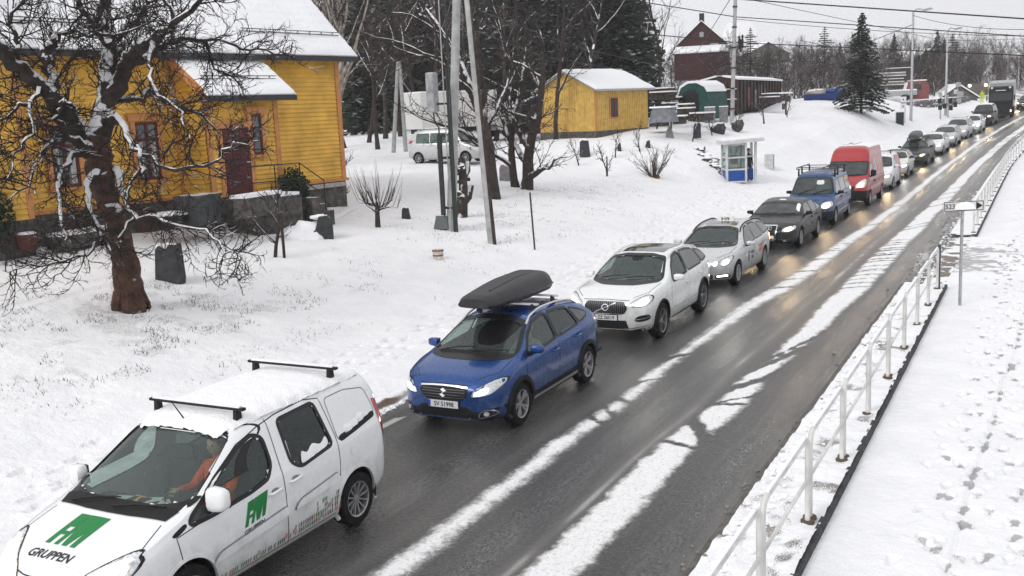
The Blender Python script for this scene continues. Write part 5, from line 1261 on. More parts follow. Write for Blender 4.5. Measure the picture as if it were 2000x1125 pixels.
v.rails(-1.1, -3.3, BLK, .05); v.bars((-1.4, -2.4), .62, lift=.11)
roofbox(v.root, -.7, -2.7, 1.76, .40, .42, mat('box_grey', (.06, .065, .07), .45), y=-.15)
v, k = qcar('white_saloon', 'clean white saloon just behind the estate with the grey roof box', 'car', 79.3, mkspec(w=1.80, wb=2.66, fo=.88, ro=1.0, h=1.44, hood=.95, re=-2.5, tt=(-3.25, 1.02)), WHC, LAMPC)
v, k = qcar('silver_hatchback', 'silver hatchback with one dazzling warm headlight, between two pale cars', 'car', 85.6, mkspec(w=1.76, wb=2.55, h=1.47), SIL2, LAMPY)
v, k = qcar('silver_estate', 'larger silver estate with dark windscreen below the lamp posts', 'car', 91.8, mkspec(w=1.80, wb=2.7, fo=.9, ro=.95, h=1.60, hood=1.02, re=-3.1, tt=(-3.45, 1.1)), SIL2, LAMPY); v.rails(-1.1, -3.2, CHR, .05)
v, k = qcar('small_white_car', 'small white car tucked in front of the dark off-road car', 'car', 97.6, mkspec(w=1.68, wb=2.42, fo=.75, ro=.6, h=1.48, re=-2.45, tt=(-2.8, 1.0)), WHC, LAMPC, dx=.25)
v, k = qcar('off_road_car', 'dark off-road car with two round fog lamps, in front of the lorry', 'car', 105.6, mkspec(w=1.86, wb=2.7, wr=.36, fo=.8, ro=.8, h=1.86, hood=1.12, cowl=-.25, rf=-.95, re=-3.1, tt=(-3.4, 1.3), nose=.8, tb=.3), DKG, LAMPY,
    lamp=((.5, .8), (.52, .94), (.84, .96), (.84, .8)), glowp=((.56, .82), (.58, .92), (.78, .92), (.78, .82)), gr=(.42, .76, .94))
v.snow_patch([(-1.1, -.6), (-1.1, .6), (-3.1, .6), (-3.1, -.6)], .04, seed=4)
for y in (-.42, -.05): MB().lathe([(.001, .06), (.10, .05), (.10, 0), (.06, -.04)], 14, Matrix.Translation((.86, y, .74)) @ Euler((0, R(90), 0)).to_matrix().to_4x4()).build('fog_lamp', LAMPC, v.root)
# lorry
Y = 115.5; root = empty('lorry', queue_pos(Y, .05), R(heading(Y)), 'tall lorry with a black cab and pale box body at the back of the queue', 'lorry', 'vehicles queueing in the left lane'); root.rotation_euler = (0, math.atan((float(rz(Y + 5)) - float(rz(Y))) / 5), atan2(-root.location.y, -root.location.x) - R(2)); root.scale = (.9, .9, .9)
CABM = mat('cab_black', (.008, .009, .010), .6, noise=(4, .3), spec=.2); BOXM = mat('box_body_white', (.36, .37, .38), .5, noise=(2, .12))
mb = MB(); mb.prism([(1.35, .45), (1.42, 1.2), (1.40, 1.9), (1.15, 2.9), (.85, 3.35), (-.75, 3.40), (-.75, .45)], 2.42, Matrix(((1, 0, 0, 0), (0, 0, 1, -1.21), (0, 1, 0, 0), (0, 0, 0, 1)))); cab = mb.build('cab', CABM, root)
bv = cab.modifiers.new('b', 'BEVEL'); bv.width = .09; bv.segments = 3
MB().box((1.30, 0, 2.32), (.04, 2.2, .85), ry=R(-14)).build('windscreen', mat('truck_glass', (.015, .018, .02), .3, spec=.3), cab); MB().box((1.43, 0, 1.05), (.05, 2.0, .9)).build('grille', BLK, cab); MB().box((1.45, 0, .50), (.14, 2.4, .34)).build('bumper', BLK, cab)
MB().box((1.50, 0, .52), (.02, .52, .11)).build('number_plate', PLATE, cab); MB().box((1.22, 0, 3.02), (.10, 1.0, .10)).build('roof_sign', LENS, cab)
for sd in (1, -1):
    MB().box((1.40, sd * .92, .78), (.08, .36, .24)).build('headlight', LAMPY, cab); MB().box((1.15, sd * 1.38, 2.2), (.16, .12, .55)).build('wing_mirror', BLK, cab); MB().lathe([(.001, .05), (.13, .04), (.13, -.05)], 12, Matrix.Translation((1.05, sd * .9, 3.3)) @ Euler((0, R(90), 0)).to_matrix().to_4x4()).build('spot_lamp', LENS, cab)
MB().box((-4.6, 0, 2.42), (7.2, 2.50, 2.72)).build('box_body', BOXM, root); MB().box((-3.5, 0, .85), (9, .9, .3)).build('chassis', BLK, root)
MB().box((-.97, 0, 3.74), (.06, 2.58, .10)).build('box_front_frame', LENS, root); MB().box((-.98, -1.27, 2.4), (.05, .08, 2.7)).build('box_edge_marker', mat('hiviz', (.75, .85, .02), .5), root)
tm = MB().lathe([(.3, -.14), (.5, -.14), (.52, 0), (.5, .14), (.3, .14), (.28, .02), (.001, .0)], 24).mesh('wheel', RUB, 35)
for x in (0, -4.4, -6.6):
    for sd in (1, -1): o = bpy.data.objects.new('wheel', tm); C.objects.link(o); o.parent = root; o.location = (x, sd * 1.08, .52); o.rotation_euler = (R(90) * -sd, 0, 0)
v, k = qcar('following_car', 'dark car with one bright headlight, almost hidden beside the lorry', 'car', 127.5, mkspec(), DKG, LAMPY, dx=.5)
# ------------------------------------------------------------------ yellow house
SNOWM = mat('settled_snow', (.84, .845, .865), .8, spec=.2, bump=(8, .5, .05))
YEL = mat('yellow_boards', (.68, .40, .065), .55, noise=(1.3, .22), bump=(30, .2)); TRIM = mat('ochre_trim', (.50, .22, .075), .55, noise=(4, .15)); DRED = mat('oxblood_paint', (.085, .014, .016), .45, noise=(5, .25))
STONE = mat('granite_base', (.085, .078, .072), .85, noise=(6, .6), bump=(14, .9, .04), snow=(.9, .9)); FASC = mat('dark_fascia', (.035, .035, .038), .6); GLH = mat('window_pane', (.10, .115, .12), .08, coat=.3, noise=(1.2, .6)); CURT = mat('curtain_lace', (.38, .38, .36), .9, noise=(14, .3))
IRON = mat('black_iron', (.012, .012, .013), .5)
A0, B0 = Vector((-24.3, 17.9, 0)), Vector((-22.6, 30.4, 0)); HX = (B0 - A0).normalized(); HY = Vector((-HX.y, HX.x, 0)); HL = (B0 - A0).length
HM = Matrix(((HX.x, HY.x, 0, A0.x), (HX.y, HY.y, 0, A0.y), (0, 0, 1, 0), (0, 0, 0, 1))); ZF, ZE = 2.64, 6.78
def fac(px, py, p=0.):
    """pixel -> (along, height) on the facade, p metres in front of it"""
    r = ray(px, py); n = -HY; o = A0 + n * p; t = (o - CP).dot(n) / r.dot(n); q = CP + r * t - A0; return q.dot(HX), q.z
house = empty('yellow_house', (0, 0, 0), 0, 'large yellow clapboard house with a snowy roof and dark red door', 'house')
house.matrix_world = HM
def boards(mb, s0, s1, z0, z1, y, ny=-1, pitch=.145, axis='x', top=None):
    """lapped boards, each one sloping outwards"""
    z = z0
    while z < z1 - .01:
        h = min(pitch, z1 - z); a0, a1 = s0, s1
        if top: a0, a1 = top(z)
        if a1 - a0 > .02:
            y0, y1 = y + ny * .050, y + ny * .006
            if axis == 'x': q = [(a0, y0, z), (a1, y0, z), (a1, y1, z + h), (a0, y1, z + h), (a0, y, z), (a1, y, z)]
            else: q = [(y0, a0, z), (y0, a1, z), (y1, a1, z + h), (y1, a0, z + h), (y, a0, z), (y, a1, z)]
            mb.add([Vector(v) for v in q], [(0, 1, 2, 3), (4, 5, 1, 0)])
        z += pitch
def wallbox(name, s0, s1, y0, y1, z0, z1, gable=None):
    mb = MB(); boards(mb, s0, s1, z0, z1, y0, -1)
    boards(mb, y0, y1, z0, z1, s1, 1, axis='y'); boards(mb, y0, y1, z0, z1, s0, -1, axis='y')
    mb.add([(s0, y1, z0), (s1, y1, z0), (s1, y1, z1), (s0, y1, z1), (s0, y0, z0), (s1, y0, z0), (s1, y0, z1), (s0, y0, z1)], [(0, 1, 2, 3), (7, 6, 5, 4), (0, 4, 7, 3), (1, 5, 6, 2)][:1])
    return mb.build(name, YEL, house)
RD = 5.2
wallbox('wall', 0, HL, 0, 2 * RD, ZF, ZE + .25)
mb = MB(); boards(mb, 0, 0, ZE, ZE + RD, HL, 1, axis='y', top=lambda z: (max(0, z - ZE - .2), 2 * RD - max(0, z - ZE - .2))); mb.build('gable_wall', YEL, house)
MB().box((HL / 2 - .1, RD, (ZF + .6) / 2), (HL + .10, 2 * RD + .14, ZF - .6)).build('foundation', STONE, house)
MB().box((HL / 2, -.03, ZF + .03), (HL + .2, .16, .09)).build('water_table', TRIM, house)
MB().box((HL / 2 + 2.9, -.10, ZF - .13), (6.4, .22, .14)).build('foundation_ledge', mat('pale_ledge', (.34, .31, .28), .8, noise=(5, .3), snow=(.5, .9)), house)
# corner boards
for s in (.09, HL - .09): MB().box((s, -.04, (ZF + ZE) / 2), (.2, .05, ZE - ZF)).build('corner_board', TRIM, house)
MB().box((HL + .035, .1, (ZF + ZE) / 2), (.05, .2, ZE - ZF)).build('corner_board', TRIM, house)
# roof: two slopes with thick snow lying on rows of tiles
def roofslab(name, s0, s1, ye, ze, yr, zr, th, m, parent, ribs=False, nx=60, ny=30, lift=0.):
    mb = MB(); L_ = math.hypot(yr - ye, zr - ze); nrm = Vector((0, -(zr - ze) / L_, (yr - ye) / L_));
    if yr < ye: nrm = Vector((0, (zr - ze) / L_, (ye - yr) / L_))
    for j in range(ny + 1):
        for i in range(nx + 1):
            s = s0 + (s1 - s0) * i / nx; t = j / ny; p = Vector((s, ye + (yr - ye) * t, ze + (zr - ze) * t)) + nrm * lift
            k = min(1, t * ny / 1.0 + .35, (i + .3) / 1.0, (nx - i + .3) / 1.0); w = .5 + .5 * cos(2 * pi * t * L_ / .36)
            n = mnoise.noise(Vector((s * 1.1, t * L_ * 1.1, 3))) * .035 + mnoise.noise(Vector((s * 5, t * L_ * 5, 7))) * .012
            mb.v.append(tuple(p + nrm * (th * k + (n + (w - .5) * .02 if ribs else n) * k)))
    for j in range(ny):
        for i in range(nx): a = j * (nx + 1) + i; mb.f.append((a, a + 1, a + nx + 2, a + nx + 1) if yr > ye else (a, a + nx + 1, a + nx + 2, a + 1))
    b = len(mb.v)
    for (s, y, z) in ((s0, ye, ze), (s1, ye, ze), (s1, yr, zr), (s0, yr, zr)): mb.v.append((s, y, z))
    e = [i for i in range(nx + 1)]; mb.f.append(tuple([b] + [b + 1] + e[::-1])); r_ = [j * (nx + 1) + nx for j in range(ny + 1)]; mb.f.append(tuple([b + 1, b + 2] + r_[::-1])); l_ = [j * (nx + 1) for j in range(ny + 1)]; mb.f.append(tuple([b + 3, b] + l_))
    return mb.build(name, m, parent, 35)
OV = .55; yE = -OV; zE = ZE + .2; slope = 1.0
MB().prism([(yE - .03, zE - .12), (yE + .05, zE + .02), (RD, zE + (RD + OV) * slope), (2 * RD + OV, zE + .02), (2 * RD + OV, zE - .12), (RD, zE + (RD + OV) * slope - .2)], HL + .9, Matrix(((0, 0, 1, -.45), (1, 0, 0, 0), (0, 1, 0, 0), (0, 0, 0, 1)))).build('roof', FASC, house)
roofslab('roof_snow', -.45, HL + .47, yE - .02, zE, RD, zE + (RD + OV) * slope, .10, SNOWM, house, True, 130, 66, .015); roofslab('roof_snow', -.45, HL + .47, 2 * RD + OV, zE, RD, zE + (RD + OV) * slope, .10, SNOWM, house, True, 30, 20, .015)
MB().box((HL / 2, yE - .06, zE - .10), (HL + .86, .07, .16)).build('gutter', FASC, house)
def snowguard(s0, s1, y, z, par, n):
    mb = MB()
    for dz in (.10, .19): mb.tube([(s0, y, z + dz), (s1, y, z + dz)], .014, 5)
    for k in range(n): s = s0 + (s1 - s0) * (k + .5) / n; mb.tube([(s, y + .05, z - .04), (s, y, z + .20), (s, y + .14, z + .08)], .012, 4)
    mb.build('snow_guard', IRON, par)
snowguard(-.4, fac(210, 90)[0], yE + .55, zE + .68, house, 9); snowguard(fac(520, 95)[0] - 1, HL + .2, yE + .55, zE + .68, house, 8)
# sash windows
def window_(px0, py0, px1, py1, mull=1, transom=.30, name='window', p=0., curtain=True, par=None):
    s0, z1 = fac((px0), py0, p); s1, z0 = fac(px1, py1, p); par = par or house; y = -p
    y -= .032; w_, h_ = s1 - s0, z1 - z0; c = ((s0 + s1) / 2, y - .05, (z0 + z1) / 2)
    fr = MB()
    for s in (s0 - .07, s1 + .07): fr.box((s, y - .055, c[2]), (.14, .07, h_ + .1))
    fr.box((c[0], y - .065, z1 + .12), (w_ + .42, .09, .16)); fr.box((c[0], y - .075, z1 + .215), (w_ + .54, .14, .04)); fr.box((c[0], y - .075, z0 - .06), (w_ + .36, .14, .07))
    o = fr.build(name, TRIM, par)
    sh = MB(); t = .07
    for s in (s0 + t / 2, s1 - t / 2): sh.box((s, y - .045, c[2]), (t, .05, h_))
    for z in (z0 + t / 2, z1 - t / 2): sh.box((c[0], y - .0452, z), (w_ - 2 * t, .05, t))
    if mull: sh.box((c[0], y - .0455, c[2]), (.11, .05, h_ - 2 * t))
    if transom: sh.box((c[0], y - .050, z1 - h_ * transom), (w_ - 2 * t, .05, .09))
    sh.build('sash', DRED, o); MB().box((c[0], y - .034, c[2]), (w_ - .02, .012, h_ - .02)).build('pane', GLH, o)
    if curtain:
        for s in (s0 + w_ * .20, s1 - w_ * .22): MB().box((s, y - .0415, z0 + h_ * .35), (w_ * .20, .003, h_ * .62)).build('curtain', CURT, o)
    return o
window_(90, 252, 156, 362); window_(258, 240, 313, 348)
window_(-70, 262, -10, 372)
# porch
PP = 1.35; ps0, pz0 = fac(414, 382, PP); ps1, _ = fac(552, 366, PP); pze = fac(545, 186, PP)[1]
PTOP = lambda z: (max(-PP, (z + .2 - pze) * 1.1 - PP), 0)
pwb = MB(); boards(pwb, ps0, ps1, ZF, pze + .1, -PP, -1); boards(pwb, -PP, 0, ZF, ZE, ps1, 1, axis='y', top=PTOP); boards(pwb, -PP, 0, ZF, ZE, ps0, -1, axis='y', top=PTOP); pwb.build('porch_wall', YEL, house)
MB().box(((ps0 + ps1) / 2, -PP / 2, (ZF + .8) / 2), (ps1 - ps0 + .1, PP + .1, ZF - .8)).build('porch_foundation', STONE, house)
for s in (ps0 + .08, ps1 - .08): MB().box((s, -PP - .04, (ZF + pze) / 2), (.18, .05, pze - ZF)).build('corner_board', TRIM, house)
pe = PP + .5; e0, ez = fac(404, 186, pe); e1, ez2 = fac(577, 186, pe); ez = (ez + ez2) / 2
zt_ = zE + .30; yb = .35
MB().prism([(-pe, ez - .13), (-pe, ez + .02), (yb, zt_ + (zt_ - ez) * 0), (yb, zt_ - .16)], e1 - e0, Matrix(((0, 0, 1, e0), (1, 0, 0, 0), (0, 1, 0, 0), (0, 0, 0, 1)))).build('porch_roof', FASC, house)
roofslab('porch_snow', e0 - .01, e1 + .01, -pe - .02, ez, yb, zt_, .09, SNOWM, house, True, 50, 26, .01)
MB().box((e0 - .03, (-pe + yb) / 2 - .1, (ez + zt_) / 2 - .1), (.05, pe + yb - .1, .24), rx=math.atan2(zt_ - ez, pe + yb)).build('rake_board', TRIM, house)
MB().box(((e0 + e1) / 2, -pe - .04, ez - .09), (e1 - e0, .07, .15)).build('gutter', FASC, house)
snowguard(fac(402, 152, pe)[0] + .2, e1 - .3, -pe + .5, ez + .42, house, 6)
d0, dz1 = fac(431, 252, PP); d1, dz0 = fac(481, 384, PP); d1 = d0 + .98
dr = MB().box(((d0 + d1) / 2, -PP - .055, (dz1 + ZF) / 2), (d1 - d0, .05, dz1 - ZF)).build('door', DRED, house)
MB().box(((d0 + d1) / 2, -PP - .084, (dz1 + ZF) / 2 + .3), (.62, .012, 1.1)).build('door_panel', DRED, dr); MB().box((d1 - .12, -PP - .10, ZF + 1.0), (.12, .05, .03)).build('handle', LENS, dr)
MB().box((d0 - .10, -PP - .045, (dz1 + ZF) / 2), (.16, .06, dz1 - ZF)).build('door_casing', TRIM, house); MB().box((d1 + .10, -PP - .045, (dz1 + ZF) / 2), (.16, .06, dz1 - ZF)).build('door_casing', TRIM, house); MB().box(((d0 + d1) / 2, -PP - .06, dz1 + .12), (1.5, .10, .2)).build('door_casing', TRIM, house)
window_(485, 224, 511, 300, 0, 0, p=PP, curtain=False)
# steps, landing and iron railing
st = MB(); st.box(((d0 + d1) / 2 + .3, -PP - .75, (ZF + 1.2) / 2 - .05), (1.8, 1.4, ZF - 1.25))
for k in range(3): st.box((d1 + 1.35 + .3 * k, -PP - .75, (ZF + 1.2) / 2 - .18 * (k + 1)), (.34, 1.3, ZF - 1.3 - .1 * k))
st.build('steps', STONE, house); MB().box(((d0 + d1) / 2 + .3, -PP - .80, ZF - .02), (1.7, 1.25, .09)).build('step_snow', SNOWM, house)
rp = PP + 1.42; r0 = d0 - .3; r1 = d1 + .75; r2 = d1 + 1.75; rm = MB()
for zz in (.42, .9): rm.tube([(r0, -rp, ZF + zz), (r1, -rp, ZF + zz), (r2, -rp, ZF + zz - .62)], .018, 6)
for s, dz in ((r0, 0), ((r0 + r1) / 2, 0), (r1, 0), (r2, -.62)): rm.tube([(s, -rp, ZF - .05 + dz), (s, -rp, ZF + .9 + dz)], .018, 6)
rm.build('stair_railing', IRON, house)
# down pipe, cellar hatches, house number, vent
s_, z_ = fac(331, 142); MB().tube([(s_, -.45, ZE + .08), (s_, -.10, ZE - .35), (s_ + .02, -.10, ZF + .1), (s_ + .02, -.10, 1.9)], .045, 8).build('downpipe', TRIM, house, 40)
s_, z_ = fac(556, 190); 0 and MB().tube([(s_ + .55, -pe + .1, ez - .1), (s_ + .35, -.9, ez - .35), (s_ + .05, -PP - .05, ez - .5)], .04, 8).build('downpipe', TRIM, house, 40)
for x0, y0, x1, y1 in ((118, 425, 164, 472), (262, 412, 305, 452)):
    a, b = fac(x0, y0, .08); c, d = fac(x1, y1, .08); q = MB().box(((a + c) / 2, -.09, (b + d) / 2), (c - a, .06, b - d)).build('cellar_hatch', mat('brown_hatch', (.07, .04, .035), .6, noise=(8, .3)), house)
bm = text_mesh('620', .17, True); P_, F_ = _cut(bm, 1); s_, z_ = fac(32, 324); MB().add([(s_ + a, -.06, z_ + b) for a, b in P_], F_).build('house_number', IRON, house)
# wing at the left with its own boards
wg = MB(); boards(wg, -4, -.12, ZF, ZE + .2, -1.2, -1); boards(wg, -1.2, 0, ZF, ZE + .2, -.12, 1, axis='y'); wg.build('wing_wall', YEL, house); MB().box((-2.06, -.6, (ZF + .6) / 2), (3.95, 1.25, ZF - .6)).build('wing_foundation', STONE, house)
MB().box((-.10, -1.17, (ZF + ZE) / 2), (.16, .16, ZE - ZF)).build('corner_board', TRIM, house)
roofslab('roof_snow', -4.2, -.05, -1.8, zE - .0, RD, zE + RD + .9, .10, SNOWM, house, True, 30, 30, .015)

def hpt(px, py, p): s, z = fac(px, py, p); return HM @ Vector((s, -p, z))
# things standing along the wall
def ground_at(px, py, sink=.03): p, t = gp(px, py); p.z -= sink; return p, t
def stand(name, label, cat, px, py, group=None, rz_=0, t=None):
    if t: q = at(px, py, t); q = Vector((q.x, q.y, q.z))
    else: q, t = ground_at(px, py)
    o = empty(name, q, rz_, label, cat, group); return o, t
GREYP = mat('grey_plastic', (.06, .064, .068), .5, noise=(6, .3), snow=(.9, .8))
q = hpt(392, 440, 2.2); o = empty('rubbish_bin', q, R(95), 'grey wheeled rubbish bin between the house wall and the steps', 'bin')
MB().box((0, 0, .42), (.95, .7, .78), taper=1.12).build('bin_body', GREYP, o); MB().box((0, 0, .85), (1.12, .84, .08)).build('lid', GREYP, o)
q = hpt(336, 446, 2.0); o = empty('planter_tub', q, R(95), 'low black tub with a flat cap of snow below the house wall', 'tub')
MB().lathe([(.001, 0), (.38, 0), (.46, .34), (.48, .38)], 20).build('tub', IRON, o, 40); MB().lathe([(.47, .36), (.46, .44), (.36, .47), (.001, .48)], 20).build('snow_cap', SNOWM, o, 60)
q = hpt(56, 489, 1.5); o = empty('flower_pot', q, 0, 'reddish flower pot with snow beside the house foundation', 'pot'); MB().lathe([(.001, 0), (.20, 0), (.27, .36), (.29, .38), (.29, .42), (.24, .42), (.22, .38)], 18).build('pot', mat('terracotta', (.10, .035, .028), .85), o, 40); MB().lathe([(.25, .40), (.2, .46), (.001, .48)], 18).build('snow_cap', SNOWM, o)
q = hpt(160, 474, 1.3); o = empty('cellar_well', q, R(95) , 'low stone cellar well with snow along the house wall', 'wall'); MB().box((0, 0, .1), (1.9, .5, .34)).build('wall_block', STONE, o); MB().box((0, 0, .31), (1.86, .48, .10)).build('snow_cap', SNOWM, o)
q = hpt(505, 418, 3.1); o = empty('garden_wall', q, R(95), 'short dark stone wall with snow in front of the porch steps', 'wall'); MB().box((0, 0, .25), (1.7, .45, .6)).build('stones', STONE, o); MB().box((0, 0, .58), (1.75, .5, .10)).build('snow_cap', SNOWM, o)
# ------------------------------------------------------------------ trees
BARK = mat('bark_red', (.085, .045, .032), .95, noise=(5, .55), bump=(18, 1.0, .09), snow=(.58, .95, 3.2)); BARKT = mat('bark_twig', (.020, .015, .014), .9, noise=(9, .3), snow=(.95, .8, 2.0))
BARKD = mat('bark_dark', (.045, .035, .03), .95, noise=(6, .5), bump=(16, .9, .05), snow=(.38, .92, 3)); TWG = mat('twig_grey', (.030, .024, .023), .9, snow=(.95, .6, 2)); TWB = mat('twig_brown', (.055, .034, .030), .9, snow=(.75, .5, 2))
BIRCH = mat('birch_bark', (.30, .28, .26), .8, noise=(5, .6), snow=(.6, .8)); NEED = mat('spruce_needles', (.018, .026, .020), .85, noise=(3, .5), snow=(.98, .55, 1.3)); NEEDB = mat('pine_needles', (.030, .042, .026), .85, noise=(3, .5), snow=(1.02, .5, 1.3))
def wander(p, d, L_, n, rnd, wob=.35, up=.0, droop=0.):
    pts = [p.copy()]; d = d.normalized()
    for i in range(n):
        d = d + Vector((rnd.gauss(0, wob), rnd.gauss(0, wob), rnd.gauss(0, wob) + up - droop * (i / n))); d.normalize(); p = p + d * (L_ / n); pts.append(p.copy())
    return pts, d
def perp(d, rnd, ang):
    a = d.orthogonal().normalized(); b = d.cross(a); t = rnd.uniform(0, 2 * pi); q = a * cos(t) + b * sin(t); return (d * cos(ang) + q * sin(ang)).normalized()
def twigs(mb, pts, r0, level, rnd, cfg, start=.15):
    """recursive side shoots along a polyline. cfg: list per level of (spacing, len_lo, len_hi, segs, ang, wob, up, rad, sides)"""
    if level >= len(cfg): return
    sp, l0, l1, ns, ang, wob, up, rad, sides = cfg[level]; tot = sum((b - a).length for a, b in zip(pts[:-1], pts[1:])); x = tot * start * rnd.uniform(.6, 1.4)
    while x < tot:
        d = 0; i = 0
        while i < len(pts) - 2 and d + (pts[i + 1] - pts[i]).length < x: d += (pts[i + 1] - pts[i]).length; i += 1
        seg = pts[i + 1] - pts[i]; f = (x - d) / max(seg.length, 1e-6); p = pts[i] + seg * min(f, 1); L_ = rnd.uniform(l0, l1) * (1 - .45 * x / tot)
        dr = perp(seg.normalized(), rnd, ang * rnd.uniform(.6, 1.3)); q, _ = wander(p, dr, L_, ns, rnd, wob, up); r = min(rad, r0 * .75)
        mb.tube(q, [r * (1 - .72 * k / ns) for k in range(ns + 1)], sides, cap=False)
        twigs(mb, q, r, level + 1, rnd, cfg, .1); x += sp * rnd.uniform(.5, 1.5)
# --- the big gnarled tree by the house
def big_tree():
    rnd = random.Random(12); bp, t0 = gp(255, 606); D = t0
    o = empty('gnarled_tree', bp, 0, 'big gnarled bare tree with reddish trunk and snow-lined limbs before the yellow house', 'tree')
    def L(*pts):   # (px, py, depth offset, radius)
        P = [at(x, y, D + dz) - bp for x, y, dz, r in pts]; return P, [r for *_, r in pts]
    tr = MB(); P, rr = L((262, 618, 0, .42), (257, 600, 0, .33), (248, 540, 0, .28), (236, 470, 0, .25), (214, 400, 0, .245), (196, 345, 0, .27), (190, 300, 0, .29), (187, 270, 0, .27)); 
    def dense(P, rr, n=4, jit=.02):
        Q, S = [], []
        for i in range(len(P) - 1):
            p0, p1, p2, p3 = P[max(i - 1, 0)], P[i], P[i + 1], P[min(i + 2, len(P) - 1)]
            for k in range(n):
                t = k / n; q = .5 * ((2 * p1) + (p2 - p0) * t + (2 * p0 - 5 * p1 + 4 * p2 - p3) * t * t + (3 * p1 - p0 - 3 * p2 + p3) * t ** 3)
                Q.append(q + Vector((rnd.gauss(0, jit), rnd.gauss(0, jit), rnd.gauss(0, jit)))); S.append((rr[i] * (1 - t) + rr[i + 1] * t) * rnd.uniform(.93, 1.08))
        Q.append(P[-1]); S.append(rr[-1]); return Q, S
    Q, S = dense(P, rr, 5); n = len(tr.v); tr.tube(Q, S, 14)
    for i in range(n, len(tr.v)):
        v = Vector(tr.v[i]); k = mnoise.noise(v * 3.2) * .05 + mnoise.noise(v * 9) * .022; tr.v[i] = tuple(v + Vector((v.x - Q[0].x, v.y - Q[0].y, 0)).normalized() * k)
    for a in range(7): # root flare
        t = a / 7 * 2 * pi; tr.tube([Vector((cos(t) * .20, sin(t) * .20, .40)), Vector((cos(t) * .30, sin(t) * .30, .08)), Vector((cos(t) * .36, sin(t) * .36, -.12))], [.12, .12, .08], 7)
    tr.build('trunk', BARK, o, 50)
    limbs = [
      L((187, 285, 0, .24), (150, 250, -.2, .21), (112, 205, -.5, .19), (75, 165, -.8, .17), (30, 125, -1.2, .15), (-15, 75, -1.6, .12), (-70, 50, -2, .09)),
      L((188, 290, 0, .26), (200, 235, .1, .24), (208, 190, .2, .21), (214, 140, .3, .19), (213, 85, .3, .16), (205, 35, .4, .13), (202, -30, .6, .10), (190, -90, .8, .07)),
      L((205, 195, .2, .20), (238, 155, 0, .17), (252, 112, -.2, .15), (300, 78, -.5, .12), (345, 45, -.9, .09), (400, -5, -1.3, .06), (450, -40, -1.5, .035)),
      L((250, 118, -.2, .14), (300, 102, .4, .11), (340, 78, .8, .09), (400, 74, 1.2, .065), (455, 88, 1.5, .045), (520, 98, 1.8, .03), (575, 112, 2, .015)),
      L((108, 200, -.5, .15), (96, 150, -.5, .12), (92, 105, -.4, .12), (100, 78, -.3, .10), (100, 66, -.3, .07)),
      L((100, 80, -.3, .07), (135, 62, -.6, .05), (185, 66, -1, .045), (250, 60, -1.3, .03), (310, 30, -1.5, .02)),
      L((214, 90, .3, .13), (185, 50, .1, .10), (160, 15, -.2, .08), (140, -30, -.4, .06)),
      L((190, 300, 0, .16), (160, 280, -.4, .12), (128, 262, -.7, .09), (112, 225, -.9, .08), (130, 200, -1.1, .07), (150, 215, -1.2, .05)),
      L((205, 230, .1, .13), (240, 240, -.5, .09), (262, 290, -.9, .075), (280, 330, -1.1, .06), (262, 352, -1.3, .045), (250, 400, -1.5, .03)),
      L((262, 290, -.9, .06), (330, 330, -1.2, .05), (400, 322, -1.5, .04), (450, 285, -1.9, .028), (505, 275, -2.1, .014)),
      L((170, 290, -.2, .12), (135, 310, -.6, .08), (118, 360, -1, .06), (122, 420, -1.3, .045), (128, 470, -1.6, .03)),
      L((196, 330, 0, .13), (172, 360, -.5, .09), (176, 410, -.8, .07), (195, 460, -1, .05), (150, 505, -1.5, .035), (60, 520, -2, .022), (5, 528, -2.3, .01)),
      L((225, 330, .1, .11), (240, 380, -.4, .08), (262, 420, -.8, .07), (330, 432, -1.2, .05), (400, 452, -1.6, .034), (450, 495, -1.9, .02), (485, 520, -2, .01)),
      L((262, 420, -.8, .06), (240, 460, -1, .05), (232, 485, -1.1, .03)),
      L((208, 190, .2, .12), (265, 195, .5, .08), (300, 175, .8, .07), (335, 205, 1.1, .055), (390, 225, 1.3, .04), (430, 260, 1.5, .02)),
      L((300, 78, -.5, .08), (290, 130, -1, .06), (310, 180, -1.3, .05), (345, 215, -1.5, .04), (370, 270, -1.7, .02)),
      L((30, 125, -1.2, .09), (35, 75, -1.2, .07), (15, 40, -1.3, .05), (40, 5, -1.4, .04), (60, -30, -1.5, .03)),
      L((75, 165, -.8, .08), (60, 200, -1.2, .06), (20, 215, -1.5, .045), (-20, 250, -1.7, .02)),
      L((60, 200, -1.2, .05), (62, 260, -1.5, .04), (30, 300, -1.8, .03), (10, 360, -2, .012)),
      L((345, 45, -.9, .07), (330, 10, -1, .05), (300, -20, -1.1, .03)), L((400, 74, 1.2, .05), (420, 130, 1.4, .04), (470, 165, 1.6, .02)), L((213, 85, .3, .10), (260, 45, .6, .07), (285, 10, .8, .05), (330, -20, 1, .03)),
      L((128, 262, -.7, .07), (90, 290, -1.2, .05), (60, 340, -1.5, .035), (20, 400, -1.8, .018))]
    lb = MB(); tw = MB(); lines = []
    for P, rr in limbs:
        Q, S = dense(P, rr, 4, .035); Sx = [s * (.80 if s < .1 else 1) for s in S]; lb.tube(Q, Sx, 9 if rr[0] > .1 else 6, cap=True); lines.append((Q, Sx))
    lb.build('limbs', BARKT if False else mat('bark_limb', (.040, .030, .026), .95, noise=(6, .5), bump=(18, .9, .04), snow=(.34, .96, 5)), o, 60)
    cfg = [(.145, .6, 1.7, 7, .9, .19, .04, .022, 4), (.13, .28, .75, 5, .8, .24, .05, .012, 3), (.13, .12, .34, 3, .8, .35, .05, .0075, 3)]
    for Q, S in lines: twigs(tw, Q[len(Q) // 6:], max(S[-1], .02), 0, rnd, cfg, .05)
    tw.build('crown', BARKT, o); return o
big_tree()

